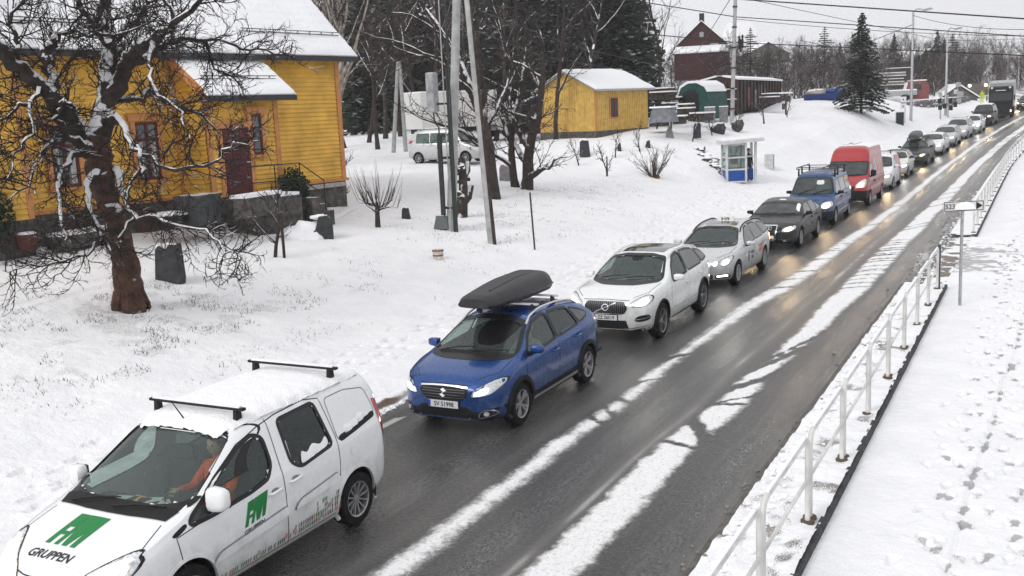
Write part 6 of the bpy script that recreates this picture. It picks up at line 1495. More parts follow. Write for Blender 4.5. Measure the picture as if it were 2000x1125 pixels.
def bare_tree(seed, h, r0, forks=5, spread=.5, dens=1., up=.08, lean=0., lv=3, bark=None, twm=None, wob=.12, low=.25, fine=1.):
    """returns trunk and crown meshes for a leafless broadleaf"""
    rnd = random.Random(seed); tr = MB(); cr = MB(); n = 12
    P, d = wander(Vector((0, 0, -.1)), Vector((lean, rnd.uniform(-.05, .05), 1)), h * .8, n, rnd, wob * .6, .05); S = [r0 * (1.25 if i == 0 else 1) * (1 - .78 * i / n) for i in range(n + 1)]; tr.tube(P, S, 8)
    lines = [(P[int(n * low):], S[-1])]
    for k in range(forks):
        i = int(n * (low + (.9 - low) * k / forks)); i = min(i, n - 2); dr = perp((P[i + 1] - P[i]).normalized(), rnd, spread * rnd.uniform(.7, 1.5)); L_ = h * rnd.uniform(.28, .52) * (1 - .4 * i / n)
        Q, _ = wander(P[i], dr, L_, 8, rnd, wob, up); rr = S[i] * rnd.uniform(.45, .7); tr.tube(Q, [rr * (1 - .8 * j / 8) for j in range(9)], 6); lines.append((Q, rr * .3))
    s = h / 8
    cfg = [(.34 * s / dens, .9 * s, 1.9 * s, 6, .75, .16, up, .024 * s * fine, 3), (.26 * s / dens, .35 * s, .85 * s, 4, .7, .2, up, .013 * s * fine, 3), (.22 * s / dens, .15 * s, .38 * s, 2, .7, .2, up, .009 * s * fine, 3)][:lv]
    for Q, r in lines: twigs(cr, Q, max(r, .02), 0, rnd, cfg, .08)
    return tr.mesh('trunk', bark or BARKD, 60), cr.mesh('crown', twm or TWG)
def put_tree(meshes, name, label, loc, rz_=0, sc=1., group=None, cat='tree', szz=None):
    o = empty(name, loc, rz_, label, cat, group); o.scale = (sc, sc, szz or sc)
    for me, nm in zip(meshes, ('trunk', 'crown')): c = bpy.data.objects.new(nm, me); C.objects.link(c); c.parent = o
    return o
# the two tall leaning trees between the poles and the cabin
q, t = ground_at(962, 388)
put_tree(bare_tree(31, 11, .30, 7, .7, .95, .05, -.06, low=.3, wob=.16), 'bare_tree', 'tall bare tree with dark snowy trunk just right of the leaning pole', q, 1.0)
q, t = ground_at(1028, 370); 
put_tree(bare_tree(35, 9.5, .27, 9, .85, 1.0, .06, .02, low=.12, wob=.17), 'bare_tree', 'bare tree with twin trunks and low spreading boughs left of the yellow cabin', q, 2.3)
m2 = bare_tree(36, 8.5, .20, 6, .8, .9, .06, -.08, low=.2, wob=.17); oo = put_tree(m2, 'bare_tree', 'thinner bare tree grown against the twin trunks left of the yellow cabin', q + Vector((-.55, .1, 0)), 4.0)
# stumps / pollard beside the leaning pole
q, t = ground_at(900, 425); rnd = random.Random(4); o = empty('burred_stump', q, 0, 'twisted burred tree stump between the two poles', 'tree'); mb = MB()
mb.tube([(0, 0, -.1), (.05, .05, .5), (.02, .25, 1.0), (.0, .30, 1.5), (-.05, .35, 2.1)], [.26, .2, .16, .15, .12], 10); mb.tube([(.02, .1, .5), (.0, .5, .75), (0, .75, 1.05)], [.17, .2, .14], 9); mb.tube([(0, .3, 1.4), (0, .6, 1.65), (0, .7, 1.9)], [.12, .14, .08], 8)
for i in range(len(mb.v)): v = Vector(mb.v[i]); mb.v[i] = tuple(v + v.normalized() * mnoise.noise(v * 5) * .10)
for k in range(10): a = rnd.uniform(0, 6); mb.ico((cos(a) * .16, .25 + sin(a) * .3, rnd.uniform(.6, 2.0)), rnd.uniform(.08, .16), 2, .5, seed=k)
mb.build('trunk', BARKD, o, 60); q_ = MB(); twigs(q_, [Vector((0, .3, 1.2)), Vector((0, .3, 1.6)), Vector((0, .35, 2.1))], .03, 0, rnd, [(.12, .3, .9, 4, 1, .2, .1, .012, 3)]); q_.build('crown', TWG, o)
# small pruned fruit tree
q, t = ground_at(738, 445); rnd = random.Random(9); o = empty('pruned_fruit_tree', q, 0, 'small pruned fruit tree with long upright shoots on the snowy lawn', 'tree'); tr = MB(); tr.tube([(0, 0, -.1), (.02, 0, .5), (.0, .03, .85)], [.10, .075, .06], 8); cr = MB()
for k in range(9):
    a = k * 2 * pi / 9 + rnd.uniform(-.3, .3); Q, _ = wander(Vector((0, .02, rnd.uniform(.45, .85))), Vector((cos(a), sin(a), rnd.uniform(.1, .8))), rnd.uniform(.6, 1.0), 5, rnd, .2, .05); tr.tube(Q, [.04, .035, .03, .025, .02, .015], 6)
    for j in range(7): p = Q[rnd.randint(1, 5)]; W_, _ = wander(p, Vector((cos(a) * .5, sin(a) * .5, 1)), rnd.uniform(.5, 1.25), 4, rnd, .06, .06); cr.tube(W_, [.010, .009, .008, .006, .004], 3, cap=False)
tr.build('trunk', BARKD, o, 60); cr.build('crown', TWG, o)
# staked saplings on the bank
sap = [bare_tree(50 + k, 2.4, .05, 5, .75, .55, .08, 0, 2, low=.25, fine=2.2) for k in range(3)]
SAP = [(537, 505, 'young staked tree beside the snow-capped memorial stone', 1.15, 1), (1185, 345, 'young tree between two short stakes under the twin-trunked tree', .95, 0), (1131, 325, 'sapling in front of the broad dark stone', .9, 0), (1202, 308, 'thin sapling below the stone base of the cabin', .9, 0), (1250, 297, 'sapling with a forked stem below the right corner of the cabin', .95, 0), (1352, 277, 'low crooked fruit tree on the crest of the bank', 1.0, 0), (1391, 265, 'fruit tree beside the round snowy boulder', .9, 0), (1437, 252, 'sapling just right of the tall street pole', .8, 0), (1492, 237, 'small spreading tree on the crest below the goods wagon', 1.1, 0), (1537, 225, 'small tree beside the wooden post box on the crest', .8, 0)]
for i, (px, py, lb, sc, stk) in enumerate(SAP):
    q, t = ground_at(px, py) if py > 262 else (at(px, py, 62 + (262 - py) * .35), 0); q.z -= .05
    o = put_tree(sap[i % 3], 'sapling', lb, q, i * 1.3, sc, 'young trees along the bank')
    if stk or i == 1: MB().tube([(.2, .1, -.1), (.2, .1, 1.15)], .035, 6).build('stake', BARKD, o)
# multi-stemmed shrubs
def shrub(seed, h, n, r, m, thin=1.):
    rnd = random.Random(seed); mb = MB()
    for k in range(n):
        a = rnd.uniform(0, 2 * pi); Q, _ = wander(Vector((cos(a) * .08, sin(a) * .08, -.05)), Vector((cos(a) * r, sin(a) * r, 1)), h * rnd.uniform(.6, 1.1), 6, rnd, .10, .02); mb.tube(Q, [.018 * thin * (1 - .12 * i) for i in range(7)], 4, cap=False)
        twigs(mb, Q, .01 * thin, 0, rnd, [(.16, .25, .6, 3, .5, .12, .04, .008 * thin, 3), (.14, .1, .25, 2, .6, .12, .04, .006 * thin, 3)])
    return mb.mesh('stems', m)
SH = [(1278, 347, 1.9, 26, .75, 'wide bare shrub with brown roots on the bank left of the shelter', 1), (625, 398, 2.2, 22, .45, 'bare reddish shrub against the right end of the yellow house', 2), (545, 395, 1.6, 10, .4, 'thin bare shrub at the porch corner of the yellow house', 3), (672, 380, .5, 10, .5, 'tiny shrub at the right foot of the yellow house', 4), (1432, 300, .9, 8, .6, 'twiggy bush in the ditch behind the shelter', 5)]
for px, py, h, n, r, lb, sd_ in SH:
    q, t = ground_at(px, py); o = empty('bare_shrub', q, 0, lb, 'shrub', 'leafless shrubs'); c = bpy.data.objects.new('stems', shrub(sd_, h, n, r, TWB if sd_ in (1, 2) else TWG, 1.3)); C.objects.link(c); c.parent = o
    if sd_ == 1: MB().ico((0, 0, .02), .28, 2, .5, (1.4, 1, .5)).build('root_clump', mat('dead_leaves', (.12, .06, .03), .95, noise=(12, .5)), o)
# --- conifers
def conifer(seed, h, r, whorls=26, nb=8, m=None, drop=.25, bare=.08, ragged=.25):
    rnd = random.Random(seed); tr = MB().tube([(0, 0, -.3), (0, 0, h * .5), (0, 0, h * .97)], [h * .016, h * .011, h * .003], 7); cr = MB()
    for w_ in range(whorls):
        f = w_ / (whorls - 1); z = h * (bare + (1 - bare) * f ** .92); Lb = r * (1 - f) ** .85 + .12
        for k in range(nb):
            if rnd.random() < .08: continue
            a = rnd.uniform(0, 2 * pi); L_ = Lb * rnd.uniform(1 - ragged * 1.6, 1 + ragged); dirv = Vector((cos(a), sin(a), 0)); side = Vector((-sin(a), cos(a), 0)); ns = max(3, int(L_ / (h * .022)))
            for j in range(ns):
                t = (j + .5) / ns; p = dirv * (L_ * t) + Vector((0, 0, z - drop * L_ * t * t + .10 * L_ * t)); wd = (.13 * L_ + h * .012) * (1.15 - t) ; ln = L_ / ns * 1.5
                for sg in (-1, 1):
                    if rnd.random() < .12: continue
                    tip = p + side * sg * wd * rnd.uniform(.7, 1.6) + Vector((0, 0, -h * .010 * rnd.uniform(.3, 2.2))) + dirv * ln * rnd.uniform(-.2, .6); q0 = p - dirv * ln * .5; q1 = p + dirv * ln * .5
                    cr.add([q0, q1, tip + dirv * ln * .3, tip - dirv * ln * .2], [(0, 1, 2, 3)])
            e = dirv * L_ + Vector((0, 0, z - drop * L_ + .10 * L_)); cr.tube([Vector((0, 0, z)), e], [h * .002, h * .0008], 3, cap=False)
    for k in range(8): cr.add([Vector((0, 0, h * .93)), Vector((cos(k) * h * .012, sin(k) * h * .012, h * .95)), Vector((0, 0, h * 1.0))], [(0, 1, 2)])
    return tr.mesh('trunk', BARKD, 60), cr.mesh('crown', m or NEED)
q = at(1682, 205, 88); put_tree(conifer(3, 8.2, 2.0, 42, 13, drop=.35, bare=.04, ragged=.3), 'spruce_tree', 'dark spruce standing alone on the crest above the roadside', q + Vector((0, 0, -.5)))
CF = [conifer(20 + k, 17, 2.6 + .5 * (k % 3), 40, 9, NEED if k % 3 else NEEDB, drop=.5) for k in range(5)]
PINE = [conifer(40 + k, 9, 2.0, 18, 9, NEEDB, drop=.15, bare=.25, ragged=.4) for k in range(2)]
rnd = random.Random(77)
def wood(lst, meshes, name, label, group, hs=(.9, 1.15), zoff=-.3):
    for px, t, *k in lst:
        p = at(px, 230, t); z = tz(p.x, p.y); s = k[0] if k else rnd.uniform(*hs); put_tree(meshes[rnd.randrange(len(meshes))], name, label, (p.x, p.y, z + zoff), rnd.uniform(0, 6.28), s, group)
wood([(x, rnd.uniform(78, 84)) for x in (690, 722, 1000, 1052, 1098, 1140, 1186, 1222)] , CF, 'spruce_tree', 'tall dark spruce in the front row of the wood behind the parked van', 'dark spruces in the front of the wood')
wood([(x + rnd.uniform(-12, 12), rnd.uniform(92, 108)) for x in range(655, 1240, 34) if not 800 < x < 905 or x % 2], CF, 'spruce_tree', 'dark spruce deep in the wood behind the parked van and cabin', 'dark spruces deep in the wood', (1.0, 1.3))
BT = [bare_tree(60 + k, 12, .16, 7, .55, .75, .06, 0, 3, low=.35, wob=.10, fine=1.5, twm=(TWG, TWB, TWB, TWG)[k], bark=(BARKD, BIRCH, BARKD, BARKD)[k]) for k in range(4)]
wood([(x + rnd.uniform(-14, 14), rnd.uniform(62, 74)) for x in (668, 705, 745, 790, 835, 965, 1010, 1075, 1150)], BT, 'bare_tree', 'slender leafless tree at the edge of the dark wood', 'leafless trees at the edge of the wood', (.9, 1.25))
wood([(x, rnd.uniform(80, 100)) for x in range(815, 930, 14)] + [(x, rnd.uniform(78, 95)) for x in (1110, 1230, 1255, 1280)], BT, 'bare_tree', 'leafless brown tree standing among the dark spruces', 'leafless brown trees among the spruces', (.9, 1.3))
wood([(x, rnd.uniform(46, 60)) for x in (585, 610, 640, 655, 540, 500)], BT, 'bare_tree', 'tall leafless tree rising behind the roof of the yellow house', 'leafless trees behind the yellow house', (1.0, 1.3))
q, t = ground_at(738, 292); put_tree(BT[0], 'bare_tree', 'leafless tree with a white-streaked trunk beside the pair of leaning poles', q, 1., .95); q, t = ground_at(672, 290); put_tree(BT[2], 'bare_tree', 'leafless tree just right of the corner of the yellow house', q, 2., 1.1)
# thicket and single trees on the right
TH = [bare_tree(80 + k, 8, .08, 16, .75, 1.1, .07, 0, 3, low=.06, wob=.13, fine=1.9, twm=(TWB, TWG, TWB)[k], bark=BARKD) for k in range(3)]
wood([(x + rnd.uniform(-8, 8), rnd.uniform(108, 150)) for x in range(1450, 1720, 9)], TH, 'bare_tree', 'brown leafless tree in the thicket behind the goods wagon', 'leafless thicket behind the goods wagon', (.75, 1.05))
wood([(x + rnd.uniform(-8, 8), rnd.uniform(128, 180)) for x in range(1715, 2010, 7)], TH, 'bare_tree', 'leafless tree in the distant thicket along the bend of the road', 'leafless thicket along the bend of the road', (.7, 1.05))
wood([(x, rnd.uniform(120, 150)) for x in range(1235, 1460, 16)], TH, 'bare_tree', 'leafless tree around the red house on the rise', 'leafless trees around the red house', (.9, 1.3))
wood([(x + rnd.uniform(-6, 6), rnd.uniform(185, 240)) for x in range(1480, 2010, 17)], TH, 'bare_tree', 'faint leafless tree far off under the grey sky', 'far leafless trees under the sky', (1.0, 1.4))
for px, py0, py1, t, k, lb in ((1466, 55, 150, 104, 0, 'bushy pine between the red house and the thicket'), (1500, 80, 150, 108, 1, 'low pine above the goods wagon roof'), (1610, 55, 150, 135, 0, 'rounded pine top rising over the thicket'), (1745, 68, 165, 150, -1, 'pointed spruce rising beside the tall lamp post'), (1828, 65, 180, 142, -2, 'dark conifer behind the second lamp post'), (1858, 72, 180, 150, 1, 'dark rounded conifer right of the second lamp post'), (1880, 95, 180, 155, 0, 'low pine above the shed by the bend'), (1248, 60, 230, 95, -1, 'dark spruce at the right edge of the wood'), (1806, 95, 180, 150, -3, 'dark spruce just left of the second lamp post'), (1842, 80, 180, 158, -1, 'dark spruce behind the low pine by the bend'), (1897, 100, 180, 165, -2, 'small dark spruce above the shed roof'), (1760, 100, 170, 160, -3, 'dark spruce behind the timber yard'), (1640, 85, 170, 150, -2, 'dark spruce in the thicket left of the lone spruce'), (1585, 90, 165, 150, 1, 'dark pine in the thicket behind the blue boat')):
    p = at(px, py1, t); z = p.z - .5; hh = (py1 - py0) * t / FPX; me = PINE[k] if k >= 0 else CF[-k]; put_tree(me, 'conifer_tree', lb, (p.x, p.y, z), px, hh / (9 if k >= 0 else 17) * 1.08)
# evergreen bushes by the house
def bush(seed, r, h): 
    rnd = random.Random(seed); mb = MB()
    for k in range(1300):
        u = Vector((rnd.gauss(0, 1), rnd.gauss(0, 1), rnd.gauss(0, 1))).normalized() * rnd.random() ** .45; p = Vector((u.x * r, u.y * r, h * .5 + u.z * h * .5)); p *= 1 + .12 * mnoise.noise(u * 3); d = Vector((rnd.gauss(0, 1), rnd.gauss(0, 1), rnd.gauss(.5, 1))).normalized(); s = d.orthogonal().normalized()
        mb.add([p - s * .035, p + s * .035, p + d * .12 + s * .01], [(0, 1, 2)])
    return mb.mesh('foliage', mat('yew_green', (.018, .030, .014), .8, snow=(1.0, .7, 5)))
for (px, py, p_, r, h, lb) in ((577, 404, 2.0, .5, 1.25, 'dark evergreen bush at the porch corner of the yellow house'), (-8, 490, 1.2, .55, 1.6, 'dark evergreen bush at the left edge against the house')):
    q = hpt(px, py, p_); o = empty('evergreen_bush', q, 0, lb, 'bush'); c = bpy.data.objects.new('foliage', bush(int(px) + 20, r, h)); C.objects.link(c); c.parent = o; MB().tube([(0, 0, -.2), (0, 0, h * .6)], .04, 6).build('stem', BARKD, o)
# dry grass poking through the thin snow
def tufts():
    r = random.Random(2); mb = MB()
    spots = [(6.0, 14, 2.2, 7, 6500), (7.0, 31, 2.8, 6, 2500), (9, 42, 3, 8, 2400), (8.0, 15.2, 1.3, 1.8, 3500), (9.5, 58, 3.5, 5, 900), (5, 24, 3, 12, 900)]
    for u0, y0, su, sy, n in spots:
        for k in range(n):
            u, y = u0 + r.gauss(0, su * .6), y0 + r.gauss(0, sy * .6)
            if u < 3.6 or y < 5: continue
            if fbm(np.array([u]), np.array([y]), .7, 4, 77)[0] < .53: continue
            x = -9.6 + float(rx(y)) - u; z = tz(x, y); a = r.uniform(0, 6.28); h = r.uniform(.03, .10); s = r.uniform(.004, .010); l = r.uniform(-.07, .07)
            mb.add([(x - cos(a) * s, y - sin(a) * s, z), (x + cos(a) * s, y + sin(a) * s, z), (x + l, y + r.uniform(-.07, .07), z + h)], [(0, 1, 2)])
    o = mb.build('dry_grass', mat('dry_grass', (.065, .045, .028), .95, noise=(2, .5))); tag(o, 'dry brown grass poking through the thin snow of the bank', 'grass', None, 'stuff')
tufts()
def clods():
    r = random.Random(19); bm = bmesh.new(); bmesh.ops.create_icosphere(bm, subdivisions=1, radius=1); base = [v.co.copy() for v in bm.verts]; F = [tuple(v.index for v in f.verts) for f in bm.faces]; bm.free()
    for nm, m, n, xf, lb in (('snow_clods', SNOWM, 1500, lambda: (-9.6 - abs(r.gauss(0, .22)) + .12), 'crumbled snow lumps along the ploughed left edge of the road'), ('verge_snow_clods', SNOWM, 1100, lambda: (-2.95 + abs(r.gauss(0, .25))), 'crumbled snow lumps along the road side of the railing verge'), ('slush_crumbs', mat('slush_grey', (.22, .20, .18), .6), 900, lambda: (r.choice((-9.62, -9.5, -3.12)) + r.gauss(0, .09)), 'brown slush crumbs along both road edges')):
        mb = MB()
        for k in range(n):
            y = 5 + 50 * r.random() ** 1.7; x = xf(); s = r.uniform(.008, .035) * (1.6 if r.random() < .06 else 1); z = tz(x, y) if x < -9.7 else (.13 if (x > -3.0 and y < 26.8) else .0); z += .01
            q = [Vector((c.x * s * 1.3, c.y * s * 1.2, c.z * s * .8)) * (1 + .35 * r.uniform(-1, 1)) + Vector((x, y, z)) for c in base]; mb.add(q, F)
        o = mb.build(nm, m); tag(o, lb, 'snow', None, 'stuff')
clods()
# ------------------------------------------------------------------ yellow cabin with a lean-to
VBRD = mat('vertical_yellow_boards', (.60, .39, .10), .6, noise=(3, .2)); DKW = mat('dark_timber', (.035, .026, .022), .85, noise=(6, .5)); GWOOD = mat('grey_weathered_wood', (.20, .18, .16), .85, noise=(5, .4), bump=(20, .5), snow=(.8, .9))
GALV = mat('galvanised_steel', (.40, .41, .42), .42, .75, noise=(9, .2)); 
def onplane(px, py, z): r = ray(px, py); t = (z - CAMH) / r.z; return CP + r * t, t
def cabin():
    t = 66; c0 = at(1164, 256, t); c1 = at(1266, 246, 70.2); c2 = at(1065, 261, 69.5); zc = c0.z; c1.z = c2.z = zc
    u = (c1 - c0); L1 = u.length; u.normalize(); 
    v = Vector((-u.y, u.x, 0)); L2 = (c2 - c0).dot(v)
    if L2 < 0: v = -v; L2 = -L2
    M = Matrix(((u.x, v.x, 0, c0.x), (u.y, v.y, 0, c0.y), (0, 0, 1, zc), (0, 0, 0, 1))); H = 84 * t / FPX
    o = empty('yellow_cabin', (0, 0, 0), 0, 'small yellow cabin of upright boards with a snowy gable roof', 'cabin'); o.matrix_world = M
    def vb(mb, a, b, y, ny, z0, zf, ax):
        n = int((b - a) / .20)
        for k in range(n):
            s = a + (b - a) * (k + .5) / n; h = zf(s)
            if ax == 'x': mb.box((s, y + ny * .015, (z0 + h) / 2), (.10, .03, h - z0))
            else: mb.box((y + ny * .015, s, (z0 + h) / 2), (.03, .10, h - z0))
        return mb
    rise = 1.15; gz = lambda s: H + rise * (1 - abs(s - L2 / 2) / (L2 / 2))
    MB().prism([(0, 0), (L2, 0), (L2, H), (L2 / 2, H + rise), (0, H)], L1, Matrix(((0, 0, 1, 0), (1, 0, 0, 0), (0, 1, 0, 0), (0, 0, 0, 1)))).build('wall', VBRD, o)
    mb = MB(); vb(mb, 0, L1, 0, -1, 0, lambda s: H, 'x'); vb(mb, 0, L2, 0, -1, 0, gz, 'y'); vb(mb, 0, L2, L1, 1, 0, gz, 'y'); mb.build('cover_boards', VBRD, o)
    MB().box((L1 / 2, L2 / 2, -1.0), (L1 + .06, L2 + .06, 2.0)).build('foundation', STONE, o)
    ov = .4
    for sg in (0, 1):
        ye = -ov if sg == 0 else L2 + ov; ze = H - ov * rise / (L2 / 2)
        roofslab('roof_snow', -.4, L1 + .4, ye, ze + .05, L2 / 2, H + rise + .05, .12, SNOWM, o, True, 30, 16)
    MB().prism([(-ov, H - ov * rise / (L2 / 2) - .06), (-ov, H - ov * rise / (L2 / 2) + .04), (L2 / 2, H + rise + .04), (L2 + ov, H - ov * rise / (L2 / 2) + .04), (L2 + ov, H - ov * rise / (L2 / 2) - .06), (L2 / 2, H + rise - .08)], L1 + .7, Matrix(((0, 0, 1, -.35), (1, 0, 0, 0), (0, 1, 0, 0), (0, 0, 0, 1)))).build('roof', GALV, o)
    w0 = L1 * .33; wz = H * .30; f = MB(); ww, wh = .75, H * .44
    f.box((w0, -.05, wz + wh / 2), (ww + .2, .06, wh + .2)); f = f.build('window', TRIM, o); MB().box((w0, -.085, wz + wh / 2), (ww, .03, wh)).build('pane', mat('brown_pane', (.05, .03, .03), .2), f); MB().box((w0, -.105, wz + wh / 2), (.08, .03, wh)).build('mullion', DRED, f)
    MB().box((.0, -.04, H / 2), (.14, .05, H)).build('corner_board', TRIM, o)
    # lean-to on the left
    l = MB()
    for x, y in ((.2, L2 + 2.4), (L1 - .2, L2 + 2.4)): l.box((x, y, H * .36), (.14, .14, H * .75))
    l.build('lean_to_posts', DKW, o); MB().box((L1 / 2, L2 + 1.2, H * .74), (L1 + .2, 2.7, .10), rx=R(-16)).build('lean_to_roof', DKW, o); MB().box((L1 / 2, L2 + 1.2, H * .74 + .12), (L1 + .3, 2.75, .12), rx=R(-16)).build('lean_to_snow', SNOWM, o)
    MB().box((L1 / 2, L2 + .5, H * .35), (L1 - .1, 1.0, H * .7)).build('lean_to_back', DKW, o); MB().box((L1 - .1, L2 + 1.4, H * .3), (.1, 2.4, H * .65)).build('lean_to_wall', DKW, o)
    return o
cabin()
# ------------------------------------------------------------------ poles
q, t = ground_at(880, 452); Zp = q.z
PW = mat('pole_wood_snow', (.16, .14, .12), .8, noise=(3, .3), snow=(9, 0)); POLEG = mat('pole_grey', (.34, .34, .34), .6, noise=(3, .25), bump=(12, .4)); PIPE = mat('pipe_dark', (.03, .038, .036), .5)
def toppt(px, py, t): return at(px, py, t)
o = empty('utility_pole', q, 0, 'upright grey utility pole with cables and a transformer box beside the yellow house', 'pole')
b = q; top = at(893, -60, t); MB().tube([(0, 0, -.3), top - b], [.16, .13], 12).build('shaft', POLEG, o, 60)
for k, (dx, dy, r_) in enumerate(((.20, -.05, .045), (.27, -.02, .03), (.13, -.16, .02))):
    MB().tube([(dx, dy, -.1), (dx, dy, (top - b).z * (.62 if k == 0 else 1))], r_, 8).build('cable_pipe', (PIPE, PIPE, GALV)[k], o, 60)
bz = (at(875, 180, t) - b).z; tb_ = MB(); tb_.box((-.36, -.05, bz), (.30, .34, 1.25)); tb_ = tb_.build('equipment_box', mat('box_light_grey', (.30, .31, .32), .5, noise=(5, .3)), o); bv = tb_.modifiers.new('b', 'BEVEL'); bv.width = .06; bv.segments = 2
MB().tube([(-.36, -.05, bz - .6), (-.30, -.1, bz - .95), (-.16, -.1, bz - 1.1), (-.16, -.05, .3)], .025, 6).build('loop_cable', PIPE, o)
for zz in (.8, 2.4, 4.1, 5.6): MB().lathe([(.19, -.03), (.19, .03)], 14, Matrix.Translation((.0, 0, zz))).build('clamp_band', IRON, o)
q2, _ = ground_at(868, 448); o = empty('service_post', q2, 0, 'short dark post with a junction box at the foot of the utility pole', 'post'); hz = (at(866, 265, t) - q2).z; MB().box((0, 0, hz / 2), (.12, .12, hz)).build('post', PIPE, o); MB().box((.05, -.1, .28), (.55, .4, .42), taper=.7).build('base_box', mat('box_greygreen', (.10, .12, .12), .5, snow=(.8, .9)), o); MB().box((.1, 0, hz + .02), (.3, .13, .08)).build('cap', PIPE, o)
q3, t3 = ground_at(962, 476); o = empty('leaning_pole', q3, 0, 'wooden pole leaning to the left, right of the utility pole', 'pole'); MB().tube([(0, 0, -.3), (at(909, -40, t3 - .8) - q3)], [.13, .10], 12).build('shaft', POLEG, o, 60); MB().tube([(.085, -.02, -.2), (at(909, -40, t3 - .8) - q3) + Vector((.07, 0, 0))], [.075, .055], 8).build('shaded_side', mat('pole_shade_brown', (.05, .035, .028), .9, noise=(6, .5)), o, 60)  # dark brown tube puts the pole's unlit right side into the colour
q4, t4 = ground_at(1045, 490); o = empty('marker_stick', q4, 0, 'thin dark snow marker stick leaning on the bank', 'stick'); MB().tube([(0, 0, -.1), (at(1035, 376, t4) - q4)], .028, 6).build('stick', PIPE, o)
# pair of leaning poles far behind
for (x0, y0, x1, y1, lb) in ((768, 288, 777, 122, 'left pole of the thin leaning pair behind the yellow house'), (792, 286, 780, 120, 'right pole of the thin leaning pair behind the yellow house')):
    a = at(x0, y0, 60); o = empty('leaning_pole', a, 0, lb, 'pole', 'pair of leaning poles'); MB().tube([(0, 0, -.3), at(x1, y1, 60) - a], [.13, .10], 8).build('shaft', POLEG, o, 60)
# tall pole behind the shelter
q5 = at(1427.5, 277, 75); tp = at(1437, -30, 75); o = empty('street_pole', q5, 0, 'tall grey pole behind the glass shelter carrying the overhead cables', 'pole'); MB().tube([(0, 0, -1), tp - q5], [.17, .13], 12).build('shaft', POLEG, o, 60)
for k in range(7): f = .08 + k * .13; c = (tp - q5) * f; MB().lathe([(.185, -.05), (.185, .05)], 12, Matrix.Translation(c)).build('band', IRON, o)
ins = MB()
for dx, y in ((.55, 78), (.85, 70), (.3, 72)): c = at(1440 + dx * 12, y, 75) - q5; ins.lathe([(.02, -.9), (.10, -.8), (.06, -.6), (.10, -.4), (.06, -.2), (.09, 0), (.02, .1)], 8, Matrix.Translation(c))
ins.build('insulators', IRON, o)
# lamp posts along the road
def lamp(px0, py0, px1, py1, t, ax, lb, r=.14):
    a, b_ = at(px0, py0, t), at(px1, py1, t); o = empty('street_lamp', a, 0, lb, 'street lamp', 'street lamps along the left side'); MB().tube([(0, 0, -.6), b_ - a], [r, r * .7], 12).build('pole', GALV, o, 60)
    e = at(px1 + ax, py1 - 3 - ax * .08, t - 1); h = b_ - a; MB().tube([h, h + (e - b_) * .35 + Vector((0, 0, .25)), e - a], [.06, .05, .045], 8).build('arm', GALV, o, 60)
    d = (e - b_).normalized(); c = e - a + d * .35; mb = MB(); mb.box((0, 0, 0), (.9, .32, .16), taper=.7); lo = mb.build('lamp_head', GALV, o); lo.location = c; lo.rotation_euler = (0, R(-6), atan2(d.y, d.x))
    return o
lamp(1778.7, 244, 1783.8, 24, 95, 22, 'nearest tall street lamp, left of the traffic lights'); lamp(1846, 240, 1850.8, 61, 104, 16, 'street lamp rising behind the traffic lights'); lamp(1933, 160, 1935, 100, 170, 8, 'small far street lamp above the lorry', .12); lamp(1989, 185, 1990, 112, 150, -9, 'far street lamp at the right edge above the guard rail', .12)
# overhead cables
WIRE = mat('cable_black', (.008, .008, .009), .5)
def wire(pts, lb, r=.022, sag=0):
    P = [at(x, y, t) for x, y, t in pts]
    if len(P) == 2:
        a, b_ = P; P = [a.lerp(b_, k / 16) - Vector((0, 0, sag * 4 * (k / 16) * (1 - k / 16))) for k in range(17)]
    o = MB().tube(P, r, 6).build('overhead_cable', WIRE, None, 60); tag(o, lb, 'cable', 'overhead cables')
wire([(1437, -2, 75), (2080, 42, 60)], 'thick topmost cable running right from the top of the grey street pole', .05)
wire([(1200, -5, 75), (1437, 33, 75)], 'cable crossing the sky left of the street pole at second height', .035); wire([(1437, 33, 75), (2080, 76, 60)], 'second thick cable right of the street pole', .035)
wire([(1200, 60, 75), (1437, 83, 75)], 'lower cable between the dark wood and the street pole', .035); wire([(1437, 83, 75), (2080, 112, 60)], 'lowest thick cable crossing in front of the spruce', .035)
wire([(1437, 37, 75), (2080, 71, 70)], 'thinner cable just above the second thick cable', .02, .3)
wire([(1470, 0, 75), (1846, 80, 104), (2080, 74, 120)], 'thin cable running to the far street lamp', .022)
wire([(1783, 30, 95), (2080, 55, 60)], 'thin cable leaving the nearest street lamp', .022, .5)
wire([(1430, 88, 75), (1330, 140, 70), (1120, 90, 60), (935, 20, 34)], 'slack service wire sagging towards the leaning pole', .018)
wire([(1430, 92, 75), (1290, 150, 70), (1060, 110, 55), (930, 60, 34)], 'second slack wire over the cabin roof', .018)
wire([(1425, 0, 75), (1360, 105, 120)], 'thin drop wire from the street pole to the red house', .03)
wire([(1783, 48, 95), (1690, 85, 100), (1625, 92, 110), (1560, 78, 120)], 'thin guy wire left of the nearest street lamp', .03)
wire([(790, 122, 60), (900, 60, 33)], 'thin wire from the pair of leaning poles to the utility pole', .015, .4)
